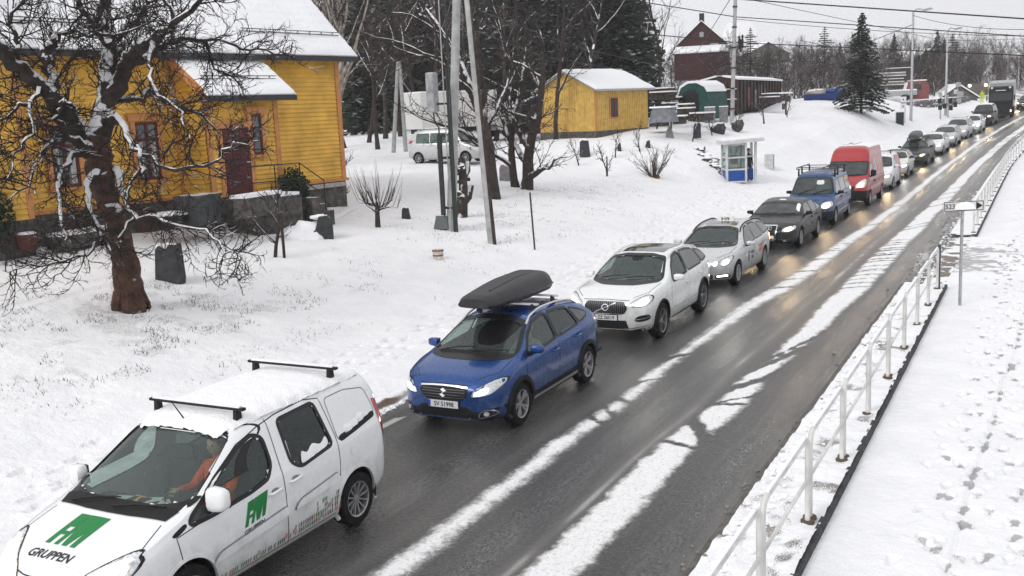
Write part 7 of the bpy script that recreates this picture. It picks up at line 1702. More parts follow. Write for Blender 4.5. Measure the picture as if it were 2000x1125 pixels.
# ------------------------------------------------------------------ glass shelter with a person
BLUEP = mat('blue_panel', (.012, .065, .28), .45, noise=(9, .25)); ALU = mat('white_alu', (.52, .53, .53), .5, noise=(5, .15)); BGL = glass('shelter_glass', (.72, .76, .75), .12)
p0, t = gp(1420, 357); p1, _ = onplane(1455, 354, p0.z + .0); S_ = 1.0
o = empty('phone_shelter', p0 + Vector((0, 0, -.02)), 0, 'small white framed glass shelter with blue lower panels and a snowy flat roof', 'shelter')
ux = (at(1462, 357, t) - at(1416, 357, t)).normalized(); ang = atan2(ux.y, ux.x); o.rotation_euler = (0, 0, ang)
w1 = 37 * t / FPX; H = 2.15; dp = 1.25
def fr(mb, x0, x1, y): 
    for x in (x0, x1): mb.box((x, y, H / 2), (.12, .12, H))
    for z in (.04, .72, 1.38, H - .05): mb.box(((x0 + x1) / 2, y, z), (x1 - x0 - .12, .09, .09))
mb = MB(); fr(mb, 0, w1, 0); fr(mb, 0, w1, dp); 
for x in (0, w1):
    for z in (.04, .72, 1.38, H - .05): mb.box((x, dp / 2, z), (.085, dp - .12, .085))
mb.box((w1 + .62, .35, H / 2 + .03), (.12, .12, H + .1)); mb.box((w1 + .62, dp + .1, H / 2 + .03), (.13, .13, H + .1)); mb.box((w1 + .34, .34, 1.4), (.5, .06, .08)); mb.build('frame', ALU, o)
for x, y, a, b_ in ((w1 / 2, 0, w1 - .12, .03), (w1 / 2, dp, w1 - .12, .03), (0, dp / 2, .03, dp - .12), (w1, dp / 2, .03, dp - .12)): 
    MB().box((x, y, .38), (a, b_, .60)).build('blue_panel', BLUEP, o); MB().box((x, y, 1.40), (a * (1 if a > .1 else .5), b_ * (1 if b_ > .1 else .5), 1.25)).build('pane', BGL, o)
MB().box((w1 + .34, .80, .38), (.5, .04, .62)).build('blue_panel', BLUEP, o)
MB().box((w1 / 2 + .35, dp / 2, H + .12), (w1 + 1.25, dp + .5, .20), ry=R(-3)).build('roof', ALU, o); MB().box((w1 / 2 + .35, dp / 2, H + .26), (w1 + 1.22, dp + .46, .10), ry=R(-3)).build('roof_snow', SNOWM, o); MB().box((w1 / 2, .5 * dp, 1.25), (.35, .3, .5)).build('phone_unit', GREYP, o)
pp = o.matrix_basis @ Vector((w1 + .35, dp - .35, 0)); person('person', 'person in black waiting inside the open end of the glass shelter', pp, ang - 1.2, (.012, .012, .014), hair=(.01, .01, .01), seated=False)
q, t = ground_at(1502, 329); o = empty('utility_cabinet', q, ang, 'grey utility cabinet in the snow right of the glass shelter', 'cabinet'); MB().box((0, 0, .42), (.42, .5, .9)).build('body', GREYP if False else ALU, o); MB().box((.23, -.02, .43), (.03, .5, .86)).build('door', GREYP, o)
# ------------------------------------------------------------------ railing on the verge
RAIL = mat('painted_rail', (.60, .60, .58), .5, .1, noise=(3, .22)); 
def railing(y0, n, L_, x0, lab, x1=None, dark=False):
    for k in range(n):
        ya = y0 + k * L_; yb_ = ya + L_ - .13; xo = lambda y: x0 + float(rx(y)); zo = lambda y: float(rz(y)) + .12
        o = empty('guard_railing', (xo(ya), ya, zo(ya)), 0, lab(k), 'railing', 'railing sections on the verge')
        b_ = Vector((xo(yb_) - xo(ya), yb_ - ya, zo(yb_) - zo(ya))); a_ = Vector((0, 0, 0)); d = b_.normalized(); H_ = 1.0; rr = .12; up = Vector((0, 0, 1))
        P = [a_ + up * 0, a_ + up * (H_ - rr), a_ + up * (H_ - rr * .3) + d * rr * .3, a_ + up * H_ + d * rr, b_ + up * H_ - d * rr, b_ + up * (H_ - rr * .3) - d * rr * .3, b_ + up * (H_ - rr), b_]
        mt = RAIL if not dark else _M['rail_dark']
        MB().tube(P, .030, 10).build('frame', mt, o, 60); MB().tube([a_ + up * .50 + d * .03, b_ + up * .50 - d * .03], .022, 8).build('mid_rail', mt, o, 60)
        MB().box(P[3].lerp(P[4], .5) + up * .038, (.035, (b_ - a_).length - .35, .016)).build('rail_snow', SNOWM, o)
        for e in (a_, b_): MB().lathe([(.001, .035), (.075, .03), (.08, 0)], 10, Matrix.Translation(e)).build('foot_plate', mat('grimy_base', (.10, .07, .05), .8), o)
mat('rail_dark', (.07, .07, .075), .5, .3)
ORD = ['first', 'second', 'third', 'fourth', 'fifth', 'sixth', 'seventh', 'eighth', 'ninth', 'tenth']
railing(4.66, 10, 2.17, -2.21, lambda k: '%s section from the camera of the pale railing before the side road' % ORD[k] if k < 9 else 'last pale railing section, ending at the side road')
o = empty('guard_railing', (-2.2, 26.42, .12), 0, 'short black end post of the near railing at the side road', 'railing'); MB().box((0, .06, .5), (.07, .07, 1.08)).build('post', _M['rail_dark'], o)
for k in range(26):
    pass
def far_rail(k): return 'railing section number %d beyond the side road, counted away from it' % (k + 1)
railing(37.2, 24, 2.2, -2.05, far_rail, dark=False)
# steel guard rail at the bend
gr = empty('guard_rail', (0, 0, 0), 0, 'steel guard rail following the bend behind the lorry', 'guard rail'); mb = MB(); mp = MB(); pts = []
for k in range(14):
    x, t = 1965 + k * 9, 138 - k * 1.0; a = at(x, 176 + k * 1.3, t); pts.append(a)
    if k % 2 == 0: mp.box(a - Vector((0, 0, .5)), (.12, .12, 1.3))
mb.tube(pts, .16, 6); mb.tube([p - Vector((0, 0, .55)) for p in pts], .12, 6); mb.build('rail', ALU, gr); mp.build('posts', GALV, gr)
# ------------------------------------------------------------------ road sign with snow cap, right
q = Vector((*gp(1874.5, 597)[0][:2], .03)); q = onplane(1874.5, 597, .03)[0]; o = empty('direction_sign', q, 0, 'small white 523 direction sign with black arrow and snow cap on thin post', 'road sign')
tt = (q - CP).dot(Fw); hS = (at(1883, 400, tt) - q).z; MB().tube([(0, 0, -.1), (0, 0, hS)], .034, 12).build('post', GALV, o, 60)
sx = (at(1922, 392, tt) - at(1846, 392, tt)); wS = sx.length; sa = atan2(sx.y, sx.x); SM = Matrix.Translation((0, 0, hS + .02)) @ Matrix.Rotation(sa, 4, 'Z') 
hh = .22; b = MB().box((0, -.05, 0), (wS, .02, hh), m=SM).build('sign_board', mat('sign_face', (.62, .63, .63), .4), o)
mb = MB()
for z in (-hh / 2 + .012, hh / 2 - .012): mb.box((0, -.062, z), (wS - .01, .006, .014), m=SM)
for x in (-wS / 2 + .012, wS / 2 - .012): mb.box((x, -.062, 0), (.014, .006, hh - .03), m=SM)
mb.build('sign_border', INK, b)
MB().box((wS * .40, -.0622, 0), (wS * .17, .004, hh - .03), m=SM).build('arrow_field', INK, b) if False else None
MB().prism([(wS * .31, -.085), (wS * .47, 0), (wS * .31, .085)], .004, SM @ Matrix(((1, 0, 0, 0), (0, 0, -1, -.062), (0, 1, 0, 0), (0, 0, 0, 1)))).build('arrow', INK, b)
bm = text_mesh('523', .105, True); P_, F_ = _cut(bm, 1); MB().add([SM @ Vector((-wS * .345 + x, -.0625, y)) for x, y in P_], F_).build('sign_digits', INK, b)
mb = MB(); n = 14
for k in range(n + 1):
    t_ = pi * k / n; 
for yy in (-.13, .10):
    for k in range(n + 1): t_ = pi * k / n; mb.v.append(tuple(SM @ Vector((.02 + cos(t_) * .235, yy, -.075 + sin(t_) * .17 + .01 * sin(k * 2.3)))))
for k in range(n): mb.f.append((k, k + 1, n + 2 + k, n + 1 + k))
mb.f.append(tuple(range(n + 1))[::-1]); mb.f.append(tuple(range(n + 1, 2 * n + 2))); so = mb.build('snow_cap', SNOWM, o); bv = so.modifiers.new('b', 'BEVEL'); bv.width = .03; bv.segments = 3
# ------------------------------------------------------------------ traffic lights, signs and cabinet on the left
TLB = mat('signal_black', (.01, .01, .011), .5, snow=(.9, .8))
for (x, y0, y1, t, lb, side) in ((1837, 246, 190, 101, 'left traffic light pole with a snowy black signal head', 0), (1852, 243, 185, 103, 'right traffic light pole carrying several black signal heads', 1)):
    a = at(x - .5, y0, t); bq = at(x, y1, t); o = empty('traffic_light', a, 0, lb, 'traffic light', 'traffic lights by the bend'); MB().tube([(0, 0, -.5), bq - a], .07, 8).build('pole', GALV, o, 60)
    for k, (dx, dz) in enumerate(((0, -.9), (-.05, -.25), (0, .35)) if side == 0 else ((.25, -.5), (-.3, -1.0), (.3, -1.2), (.7, -.9))):
        c = bq - a + Vector((dx, -.2, dz - .1)); hd = MB().box(c, (.34, .3, .5 if side else .42)).build('signal_head', TLB if k < 2 or side else ALU, o); MB().lathe([(.12, 0), (.13, .16)], 10, Matrix.Translation(c + Vector((0, -.1, .08))) @ Euler((R(90), 0, 0)).to_matrix().to_4x4()).build('visor', TLB, hd)
a = at(1757, 255, 92); o = empty('roadside_cabinet', a, R(20), 'dark green upright roadside cabinet on two legs', 'cabinet'); MB().box((0, 0, 1.0), (.62, .4, 1.25)).build('body', mat('cabinet_green', (.02, .032, .032), .5), o)
for dx in (-.2, .22): MB().box((dx, 0, .15), (.07, .1, .6)).build('leg', PIPE, o)
MB().box((0, 0, 1.66), (.64, .42, .07)).build('snow_cap', SNOWM, o)
a = at(1767, 252, 93); o = empty('sign_post', a, 0, 'thin post with two small white round signs beside the dark cabinet', 'sign'); MB().tube([(0, 0, -.2), (0, 0, 2.9)], .04, 6).build('post', GALV, o)
for z in (2.05, 2.65): MB().box((-.15, -.06, z), (.5, .03, .5)).build('sign_plate', SNOWM, o); MB().ico((-.15, -.1, z), .07, 1).build('plate_dot', IRON, o)
for (x, y0, y1, lb) in ((1875, 220, 178, 'plain sign pole in front of the stone shed'), (1870, 205, 160, 'tall thin sign pole with snowy square plates by the stone shed')):
    a = at(x, y0, 118); bq = at(x, y1, 118); o = empty('sign_post', a, 0, lb, 'sign'); MB().tube([(0, 0, -.3), bq - a], .05, 6).build('post', GALV, o)
    MB().box(bq - a + Vector((.1, -.1, -.3)), (.55, .04, .5)).build('sign_plate', GALV, o); MB().box(bq - a + Vector((-.1, -.1, -1.1)), (.5, .04, .5)).build('sign_plate', ALU, o)
# gabion slope seen behind the lamps
a0, a1, a2, a3 = at(1765, 250, 99), at(1770, 200, 104), at(1893, 188, 124), at(1893, 222, 122)
sl = MB(); rndm = random.Random(6)
nx_, ny_ = 22, 6
for i in range(nx_):
    for j in range(ny_):
        f = lambda u, v: (a0.lerp(a3, u)).lerp(a1.lerp(a2, u), v)
        c = f((i + .5) / nx_, (j + .5) / ny_); e1_ = f((i + 1) / nx_, (j + .5) / ny_) - f(i / nx_, (j + .5) / ny_); e2_ = f((i + .5) / nx_, (j + 1) / ny_) - f((i + .5) / nx_, j / ny_); nn_ = e1_.cross(e2_).normalized(); k = rndm.uniform(.80, .97)
        vs = [c + e1_ * (sx_ * k * .5) + e2_ * (sy_ * k * .5) + nn_ * (.0 if q_ == 0 else rndm.uniform(.06, .2)) * 1 for q_ in (0, 1) for sx_, sy_ in ((-1, -1), (1, -1), (1, 1), (-1, 1))]
        sl.add(vs, [(4, 5, 6, 7), (0, 1, 5, 4), (1, 2, 6, 5), (2, 3, 7, 6), (3, 0, 4, 7)])
sl = sl.build('stone_slope', mat('slope_stone', (.13, .12, .12), .9, noise=(2, .5), snow=(.78, .97, 1.5))); tag(sl, 'steep bank faced with rows of snow-dusted stone blocks behind the street lamps', 'wall')
bkm = MB().add([a0 - Vector((0, 0, 1)), a3 - Vector((0, 0, 1)), a2, a1, a1 + Vector((-6, 10, .1)), a2 + Vector((-6, 12, .1))], [(0, 1, 2, 3), (3, 2, 5, 4)]); bk = bkm.build('bank_behind_slope', SNOWM); bk['kind'] = 'structure'
# stone shed with snowy gable at the bend
def gable_hut(name, lb, cat, px, py, t, w_, d_, h_, rise, rz_, wm, zoff=-.4, parts=None, snow_th=.14):
    a = at(px, py, t); o = empty(name, a + Vector((0, 0, zoff)), rz_, lb, cat)
    MB().prism([(-w_ / 2, 0), (w_ / 2, 0), (w_ / 2, h_), (0, h_ + rise), (-w_ / 2, h_)], d_, Matrix(((1, 0, 0, 0), (0, 0, 1, 0), (0, 1, 0, 0), (0, 0, 0, 1)))).build('wall', wm, o)
    for sg in (-1, 1):
        L_ = math.hypot(w_ / 2, rise) + .35; an = math.atan2(rise, w_ / 2); c = Vector((sg * (w_ / 4 + .12), d_ / 2, h_ + rise / 2 - .06))
        MB().box(c + Vector((0, 0, .06)), (L_, d_ + .5, .08), ry=sg * an).build('roof', DKW, o); MB().box(c + Vector((0, 0, .06 + snow_th * .8)), (L_ + .05, d_ + .55, snow_th), ry=sg * an).build('roof_snow', SNOWM, o)
    return o
gable_hut('stone_shed', 'low grey shed with a snowy gable roof by the bend', 'shed', 1871, 216, 126, 4.4, 5, 1.9, 1.5, R(18), mat('shed_grey', (.12, .11, .11), .9, noise=(2.5, .5), snow=(1.0, .5, 3)))
# red house on the rise
RED = mat('red_boards', (.050, .014, .015), .8, noise=(1.5, .25))
t = 128; o = gable_hut('red_house', 'dark red wooden house with a steep snowy gable on the rise', 'house', 1371, 122, t, 6.6, 6, 1.9 + 1.6, 3.0, R(14), RED, -1.6, snow_th=.10)
WF = mat('pale_window', (.30, .31, .32), .4)
for x, z, w_, h_ in ((-1.35, 3.2, .9, .95), (1.55, 3.3, 1.0, 1.1), (.0, 5.0, .5, .6)): f = MB().box((x, -.05, z), (w_ + .18, .08, h_ + .18)).build('window', DKW, o); MB().box((x, -.10, z), (w_, .04, h_)).build('pane', WF, f)
MB().box((-.1, 3, 7.1), (.6, .6, 1.4)).build('chimney', DKW, o)
MB().box((.1, -2.2, 1.0), (6.4, 4.2, 3.0)).build('extension', RED, o); MB().box((.1, -2.2, 3.0), (6.6, 4.4, .16), rx=R(12)).build('extension_roof', DKW, o); MB().box((.1, -2.25, 3.14), (6.6, 4.45, .16), rx=R(12)).build('extension_snow', SNOWM, o)
MB().prism([(-2.4, 0), (2.2, 0), (1.4, 1.9), (-1.5, 1.9)], .3, Matrix.Translation((4.6, 4, 4.6)) @ Euler((R(75), 0, 0)).to_matrix().to_4x4()).build('side_roof_snow', SNOWM, o); 0 and MB().prism([(2.2, 0), (3.0, 0), (1.75, 1.95), (1.4, 1.9)], .5, Matrix.Translation((4.6, 4, 4.6)) @ Euler((R(75), 0, 0)).to_matrix().to_4x4()).build('dormer_cheek', DKW, o)
# far snowy roofs in the thicket
gable_hut('far_house', 'distant building with a broad snowy roof showing through the thicket', 'house', 1500, 112, 200, 9, 7, 1.6, 2.2, R(40), mat('far_wall_grey', (.14, .13, .13), .9), -1); gable_hut('far_house', 'distant white roof behind the trees between the two street lamps', 'house', 1815, 150, 175, 9, 8, 3.2, 1.8, R(50), DKW, -.5)
gable_hut('far_house', 'pale building edge seen between trunks left of the leaning pole', 'house', 905, 110, 125, 9, 7, 2.4, 2.0, R(40), mat('pale_grey_wall', (.25, .25, .26), .8), -1)
# goods wagon
WAG = mat('wagon_brown', (.045, .026, .022), .8, noise=(1.8, .5), bump=(6, .4)); 
c0 = at(1441, 221, 82); c1 = at(1526, 201, 98); u = (c1 - c0); u.z = 0; Lw = u.length; u.normalize(); wg = empty('goods_wagon', c0 + Vector((0, 0, -.2)), atan2(u.y, u.x), 'old brown railway goods wagon with a snowy roof on the crest', 'railway wagon'); Hw = 2.75; Ww = 2.9
MB().prism([(0, .35), (Ww, .35), (Ww, Hw), (Ww * .8, Hw + .32), (Ww * .5, Hw + .42), (Ww * .2, Hw + .32), (0, Hw)], Lw, Matrix(((0, 0, 1, 0), (1, 0, 0, 0), (0, 1, 0, 0), (0, 0, 0, 1)))).build('body', WAG, wg)
rib = MB(); 
for k in range(14): rib.box((Lw * (k + .5) / 14, -.05, Hw / 2 + .2), (.09, .1, Hw - .3))
rib.build('side_ribs', mat('rib_dark', (.02, .014, .013), .8), wg); f = MB()
for z in (1.25, 2.05): f.box((-.07, Ww / 2, z), (.12, Ww, .09))
for y, a_ in ((Ww * .36, .12), (Ww * .64, -.12)): f.box((-.08, y, 1.6), (.14, .22, 2.6), rx=a_)
f.build('end_frame', WAG, wg)
for k, (x, z, c) in enumerate(((.22, 1.2, (.16, .06, .05)), (.36, 1.0, (.20, .19, .19)), (.48, 1.4, (.13, .12, .13)), (.60, 1.1, (.17, .10, .09)))): MB().box((Lw * x, -.012, z + .3), (Lw * .055, .03, 1.5)).build('faded_panel', mat('faded_%d' % k, c, .8, noise=(4, .5)), wg)
for y0, y1 in ((-.12, Ww * .42), (Ww * .58, Ww + .1)): MB().box((Lw / 2, (y0 + y1) / 2, Hw + .30), (Lw + .3, y1 - y0, .14), rx=R(12 if y0 < 0 else -12)).build('roof_snow', SNOWM, wg)
for z in (1.33, 2.13): MB().box((-.13, Ww * .5, z), (.12, Ww * .96, .06)).build('ledge_snow', SNOWM, wg)
for x in (1.2, Lw - 1.4):
    for y in (.35, Ww - .35): MB().lathe([(.001, -.06), (.40, -.06), (.44, 0), (.40, .06), (.001, .06)], 18, Matrix.Translation((x, y, .30)) @ Euler((R(90), 0, 0)).to_matrix().to_4x4()).build('wheel', IRON, wg)
# teal tarpaulin shelter
TEAL = mat('teal_tarpaulin', (.008, .058, .052), .55, noise=(3, .4), bump=(4, .8, .1)); a = at(1352, 226, 76); o = empty('tarpaulin_shelter', a + Vector((0, 0, -.3)), R(-12), 'teal tarpaulin shelter with a snowy round roof left of the goods wagon', 'tent')
pr = [(-1.25, 0), (-1.2, 1.6), (-.9, 2.3), (-.3, 2.6), (.4, 2.6), (1.0, 2.3), (1.3, 1.6), (1.35, 0)]; m4 = Matrix(((1, 0, 0, 0), (0, 0, 1, 0), (0, 1, 0, 0), (0, 0, 0, 1))); MB().prism(pr, 3, m4).build('cover', TEAL, o); MB().prism([(-.75, .1), (-.75, 1.9), (-.3, 2.15), (.3, 2.15), (.55, 1.9), (.55, .1)], .06, m4 @ Matrix.Translation((0, 0, -.05))).build('opening_shade', IRON, o)  # black slab put in for the shade inside, the cover has no opening
MB().prism([(-1.25, 1.7), (-.92, 2.35), (-.3, 2.66), (.4, 2.66), (1.05, 2.35), (1.25, 2.0), (1.0, 2.52), (.4, 2.84), (-.35, 2.84), (-1.0, 2.5)], 3.1, m4 @ Matrix.Translation((0, 0, -.05))).build('roof_snow', SNOWM, o)
# crates and covered piles between the cabin and the wagon
CR = mat('crate_wood', (.055, .045, .04), .85, noise=(6, .4)); rn = random.Random(5)
def pile(px, py, t, w_, h_, lb, seed, log=False):
    a = at(px, py, t); o = empty('log_pile' if log else 'timber_stack', a + Vector((0, 0, -.15)), rn.uniform(-.4, .2), lb, 'log pile' if log else 'timber stack', 'piles of timber and crates by the cabin'); r = random.Random(seed); rows = max(2, int(h_ / .26))
    for j in range(rows):
        mb = MB(); z = .13 + j * .27; ww = w_ * (1 - .12 * j * r.random())
        for k in range(int(ww / .24)):
            x = -ww / 2 + .12 + k * .24 + r.uniform(-.03, .03)
            if log: mb.tube([(x, r.uniform(-.1, .1), z), (x + r.uniform(-.05, .05), 1.2, z)], .15, 8)
            else: mb.box((x, .5, z), (.22, 1.2 + r.uniform(-.2, .3), .24))
        mb.build('timber_row', CR, o)
        if j % 2 == 1 or j == rows - 1: MB().box((r.uniform(-.1, .1), .45, z + .14), (ww * r.uniform(.85, 1.02), 1.35, .09)).build('snow_layer', SNOWM, o)
for a_ in ((1290, 190, 74, 1.9, 1.0, 'log pile just right of the cabin roof', 1, True), (1303, 212, 72, 1.0, .5, 'low crate stack right of the log pile', 2), (1337, 222, 70, 1.1, .9, 'crate stack right of the draped table', 3), (1328, 238, 66, .9, .6, 'lower crate stack in front of the teal shelter', 4), (1285, 243, 66, 1.1, .7, 'dark timber stack at the right wall of the cabin', 5), (1316, 200, 76, 1.2, .7, 'stack of boards before the teal shelter', 6), (1362, 232, 68, 1.3, .5, 'flat heap of planks below the teal shelter', 7), (1503, 198, 86, 1.6, .8, 'log pile against the right end of the goods wagon', 8, True)): pile(*a_)
a = at(1297, 247, 64); o = empty('covered_table', a, R(-10), 'grey cloth draped over a table beside the cabin', 'table'); mb = MB(); n = 12
for j in range(5):
    for k in range(n): an = 2 * pi * k / n; rr = .62 + .045 * j * (1 + .6 * sin(k * 3 + .4)); mb.v.append((cos(an) * rr * 1.25, sin(an) * rr * .8, 1.15 - .22 * j))
for j in range(4):
    for k in range(n): mb.f.append((j * n + k, j * n + (k + 1) % n, (j + 1) * n + (k + 1) % n, (j + 1) * n + k))
mb.f.append(tuple(range(n))); mb.build('cloth', mat('grey_tarp', (.17, .18, .20), .6, noise=(3, .3), bump=(4, .8, .1)), o, 180); MB().box((0, 0, 1.20), (1.5, .95, .10)).build('snow_cap', SNOWM, o)
for dx in (-.5, .5): MB().box((dx, 0, .3), (.08, .08, .9)).build('leg', CR, o)
a = at(1399, 236, 72); 
for k, (dx, lb) in enumerate(((-.45, 'left one of the two upright grey sheets left of the street pole'), (.5, 'right one of the two upright grey sheets left of the street pole'))): o = empty('metal_sheet', a + Vector((dx, .1 * k, -.1)), R(-10 - 20 * k), lb, 'metal sheet', 'upright grey sheets'); MB().box((0, 0, .5), (.8, .06, 1.1)).build('sheet', mat('sheet_grey', (.22, .23, .24), .5, .3, noise=(4, .4)), o); MB().box((0, 0, 1.08), (.8, .12, .07)).build('snow_cap', SNOWM, o)
# post box, bench on the crest
a = at(1535, 222, 80); o = empty('letter_boxes', a, 0, 'weathered wooden letter boxes on a post on the crest', 'letter box'); MB().box((0, 0, .7), (.12, .12, 1.6)).build('post', CR, o)
for dx, z in ((-.25, 1.2), (-.1, .55), (.2, 1.15)): MB().box((dx, -.1, z), (.3, .3, .45)).build('box', CR, o)
MB().box((0, -.05, 1.6), (.95, .5, .10)).build('snow_cap', SNOWM, o)
# blue boat on land
a = at(1612, 197, 96); o = empty('blue_boat', a + Vector((0, 0, -.1)), R(8), 'small blue boat with a snowy cover laid up on the crest', 'boat'); mb = MB(); n = 10
for i in range(n + 1):
    x = -1.9 + 3.8 * i / n; wv = .85 * (1 - max(0, (x - .2) / 1.8) ** 2) ; wv = max(wv, .03); sh = .75 + .25 * max(0, x / 1.9) ** 2
    for y, z in ((0, .05), (.6, .2), (1, sh), (.9, sh + .02)): mb.v.append((x, y * wv, z))
    for y, z in ((.9, sh + .02), (1, sh), (.6, .2)): mb.v.append((x, -y * wv, z))
for i in range(n):
    for k in range(7): mb.f.append((i * 7 + k, i * 7 + (k + 1) % 7, (i + 1) * 7 + (k + 1) % 7, (i + 1) * 7 + k))
mb.f.append(tuple(range(7))); mb.build('hull', mat('boat_blue', (.01, .035, .16), .35), o, 40); MB().ico((-.8, 0, .85), .9, 3, .2, (1.05, .8, .45)).build('snow_cover', mat('boat_cover', (.35, .31, .27), .8, snow=(.8, .95, 3)), o, 180); MB().ico((.7, 0, .95), .6, 3, .1, (1.1, .8, .55)).build('canopy', mat('boat_blue2', (.02, .06, .22), .4, snow=(1.0, .9, 3)), o, 180)
# timber stacks and trucks beyond the spruce
for k, (px, py, t, w_, h_, lb) in enumerate(((1730, 165, 118, 4.4, 1.7, 'tall stack of long snow-covered boards right of the lone spruce'), (1757, 160, 121, 3.0, 2.2, 'dark upright end of the sawn timber stack by the lamp post'), (1725, 182, 114, 4.2, .9, 'lower stack of pale boards right of the lone spruce'))):
    a = at(px, py, t); o = empty('timber_stack', a + Vector((0, 0, -.5)), R(14), lb, 'timber stack', 'stacks of boards at the yard'); rows = int(h_ / .32)
    for j in range(rows): MB().box((rn.uniform(-.1, .1), .8, .3 + j * .34), (w_ * rn.uniform(.94, 1), 1.8, .33)).build('board_layer', (CR, GWOOD, CR)[j % 3] if k != 1 else CR, o); (MB().box((0, .75, .3 + j * .34 + .13), (w_ * rn.uniform(.88, 1), 1.85, .08)).build('snow_layer', SNOWM, o) if k != 1 or j == rows - 1 else None)
a = at(1790, 192, 112); o = empty('red_truck', a + Vector((0, 0, -.5)), R(196), 'faded red truck cab with snow on its windscreen behind the lamp post', 'truck'); MB().prism([(-1.1, .4), (-1.1, 1.9), (-.6, 2.35), (1.0, 2.35), (1.25, 1.3), (1.5, 1.1), (1.5, .4)], 2.0, Matrix(((1, 0, 0, 0), (0, 0, 1, -1), (0, 1, 0, 0), (0, 0, 0, 1)))).build('cab', mat('faded_red', (.22, .07, .07), .6, noise=(3, .3)), o)
MB().box((1.16, 0, 1.85), (.06, 1.7, .8), ry=R(-13)).build('windscreen', SNOWM, o); MB().box((0, 0, 2.42), (1.7, 1.95, .12)).build('roof_snow', SNOWM, o); MB().box((.1, 1.02, 1.75), (.8, .03, .55)).build('side_window', DGLASS, o)
a = at(1738, 192, 112); o = empty('flatbed_trailer', a + Vector((0, 0, -.4)), R(10), 'flat trailer with snowy drop sides below the board stacks', 'trailer'); MB().box((0, 0, .9), (5.4, 2, .5)).build('bed', GALV, o); MB().box((0, 0, 1.2), (5.3, 1.95, .16)).build('snow_cap', SNOWM, o)
for x in (-1.6, 1.5): MB().lathe([(.001, -.1), (.4, -.1), (.42, 0), (.4, .1), (.001, .1)], 16, Matrix.Translation((x, -.9, .42)) @ Euler((R(90), 0, 0)).to_matrix().to_4x4()).build('wheel', RUB, o)
# vehicle with two warm lamps at the bend, beside a worker in hi-vis
a = at(1908, 200, 132); o = empty('snow_plough', a + Vector((0, 0, -.6)), R(-80), 'far snow plough with two warm lamps high up beside the lorry', 'plough'); MB().prism([(-2.4, .5), (-2.4, 2.0), (-1.2, 2.1), (-1.0, 3.0), (.5, 3.0), (.7, 1.9), (1.2, 1.7), (1.2, .5)], 2.2, Matrix(((1, 0, 0, 0), (0, 0, 1, -1.1), (0, 1, 0, 0), (0, 0, 0, 1)))).build('body', mat('plough_grey', (.10, .09, .085), .6), o); MB().box((1.8, 0, .9), (.25, 3.2, 1.1), ry=R(15)).build('plough_blade', mat('blade_white', (.6, .6, .6), .5, snow=(.9, .9)), o)
for y in (-1.0, .9): MB().ico((.75, y, 2.75), .2, 2).build('headlight', LAMPY, o)
for x in (-1.5, .6):
    for y in (-1, 1): MB().lathe([(.001, -.15), (.55, -.15), (.58, 0), (.55, .15), (.001, .15)], 16, Matrix.Translation((x, y, .55)) @ Euler((R(90), 0, 0)).to_matrix().to_4x4()).build('wheel', RUB, o)
p = at(1918, 190, 121); person('person', 'worker in a bright yellow hi-vis jacket standing left of the lorry', (p.x, p.y, p.z - .9), R(-80), (.45, .50, .02), seated=False)
# ------------------------------------------------------------------ parked minivan and white box truck
a = at(817, 313, 58.5); b_ = at(924, 321, 57); zc = (a.z + b_.z) / 2; d = b_ - a; hd = atan2(d.y, d.x); sc = d.length
sp, k = mkspec(w=1.72, wb=max(2.5, min(sc, 3.0)), wr=.32, fo=.80, ro=.75, h=1.93, hood=1.04, cowl=-.1, rf=-.85, re=-(sp['wb'] if False else 3.0), tt=(-3.42, 1.35), tb=.22, nose=.68, belt=1.08, er=.12)
sp['top'][-3:] = [(-3.35, 1.82), (-3.42, 1.6), (-(sp['wb'] + .75), 1.3)]
v = Car('parked_minivan', 'silver minivan parked on the snow between the yellow house and the wood', 'van', (b_.x, b_.y, zc - .02), sp, rzv=math.degrees(hd), detail=.8)
dress(v, k, SIL2, LENS, van=True, pillars=[-.32, -1.15, -2.25, -3.15], side_h=1.66, lamp=((.46, .66), (.52, .84), (.82, .86), (.82, .68)), gr=(.36, .60, .72), wm=mat('green_glass', (.07, .11, .10), .1, coat=.5, noise=(3, .5)))
v.snow_patch([(-1.0, -.5), (-1.0, .5), (-3.2, .5), (-3.2, -.5)], .05, seed=3)
a = at(826, 262, 66); b_ = at(974, 258, 70); d = b_ - a; d.z = 0; Lb = d.length; o = empty('box_truck', Vector((a.x, a.y, tz(a.x, a.y))), atan2(d.y, d.x), 'white box truck parked behind the silver minivan', 'truck'); MB().box((Lb / 2, 1.1, 2.05), (Lb, 2.2, 2.3)).build('box_body', mat('truck_white', (.66, .66, .64), .45, noise=(1, .06)), o); MB().box((Lb / 2, 1.1, 3.24), (Lb - .1, 2.15, .10)).build('roof_snow', SNOWM, o)
MB().box((Lb / 2, 1.1, .75), (Lb - .3, .9, .3)).build('chassis', IRON, o); MB().box((Lb + .9, 1.1, 1.5), (1.7, 2.0, 1.9), taper=.85).build('cab', _M['truck_white'], o)
for x in (1.5, 3.0, Lb + .9):
    for y in (.15, 2.05): MB().lathe([(.001, -.12), (.42, -.12), (.45, 0), (.42, .12), (.001, .12)], 18, Matrix.Translation((x, y, .45)) @ Euler((R(90), 0, 0)).to_matrix().to_4x4()).build('wheel', RUB, o)
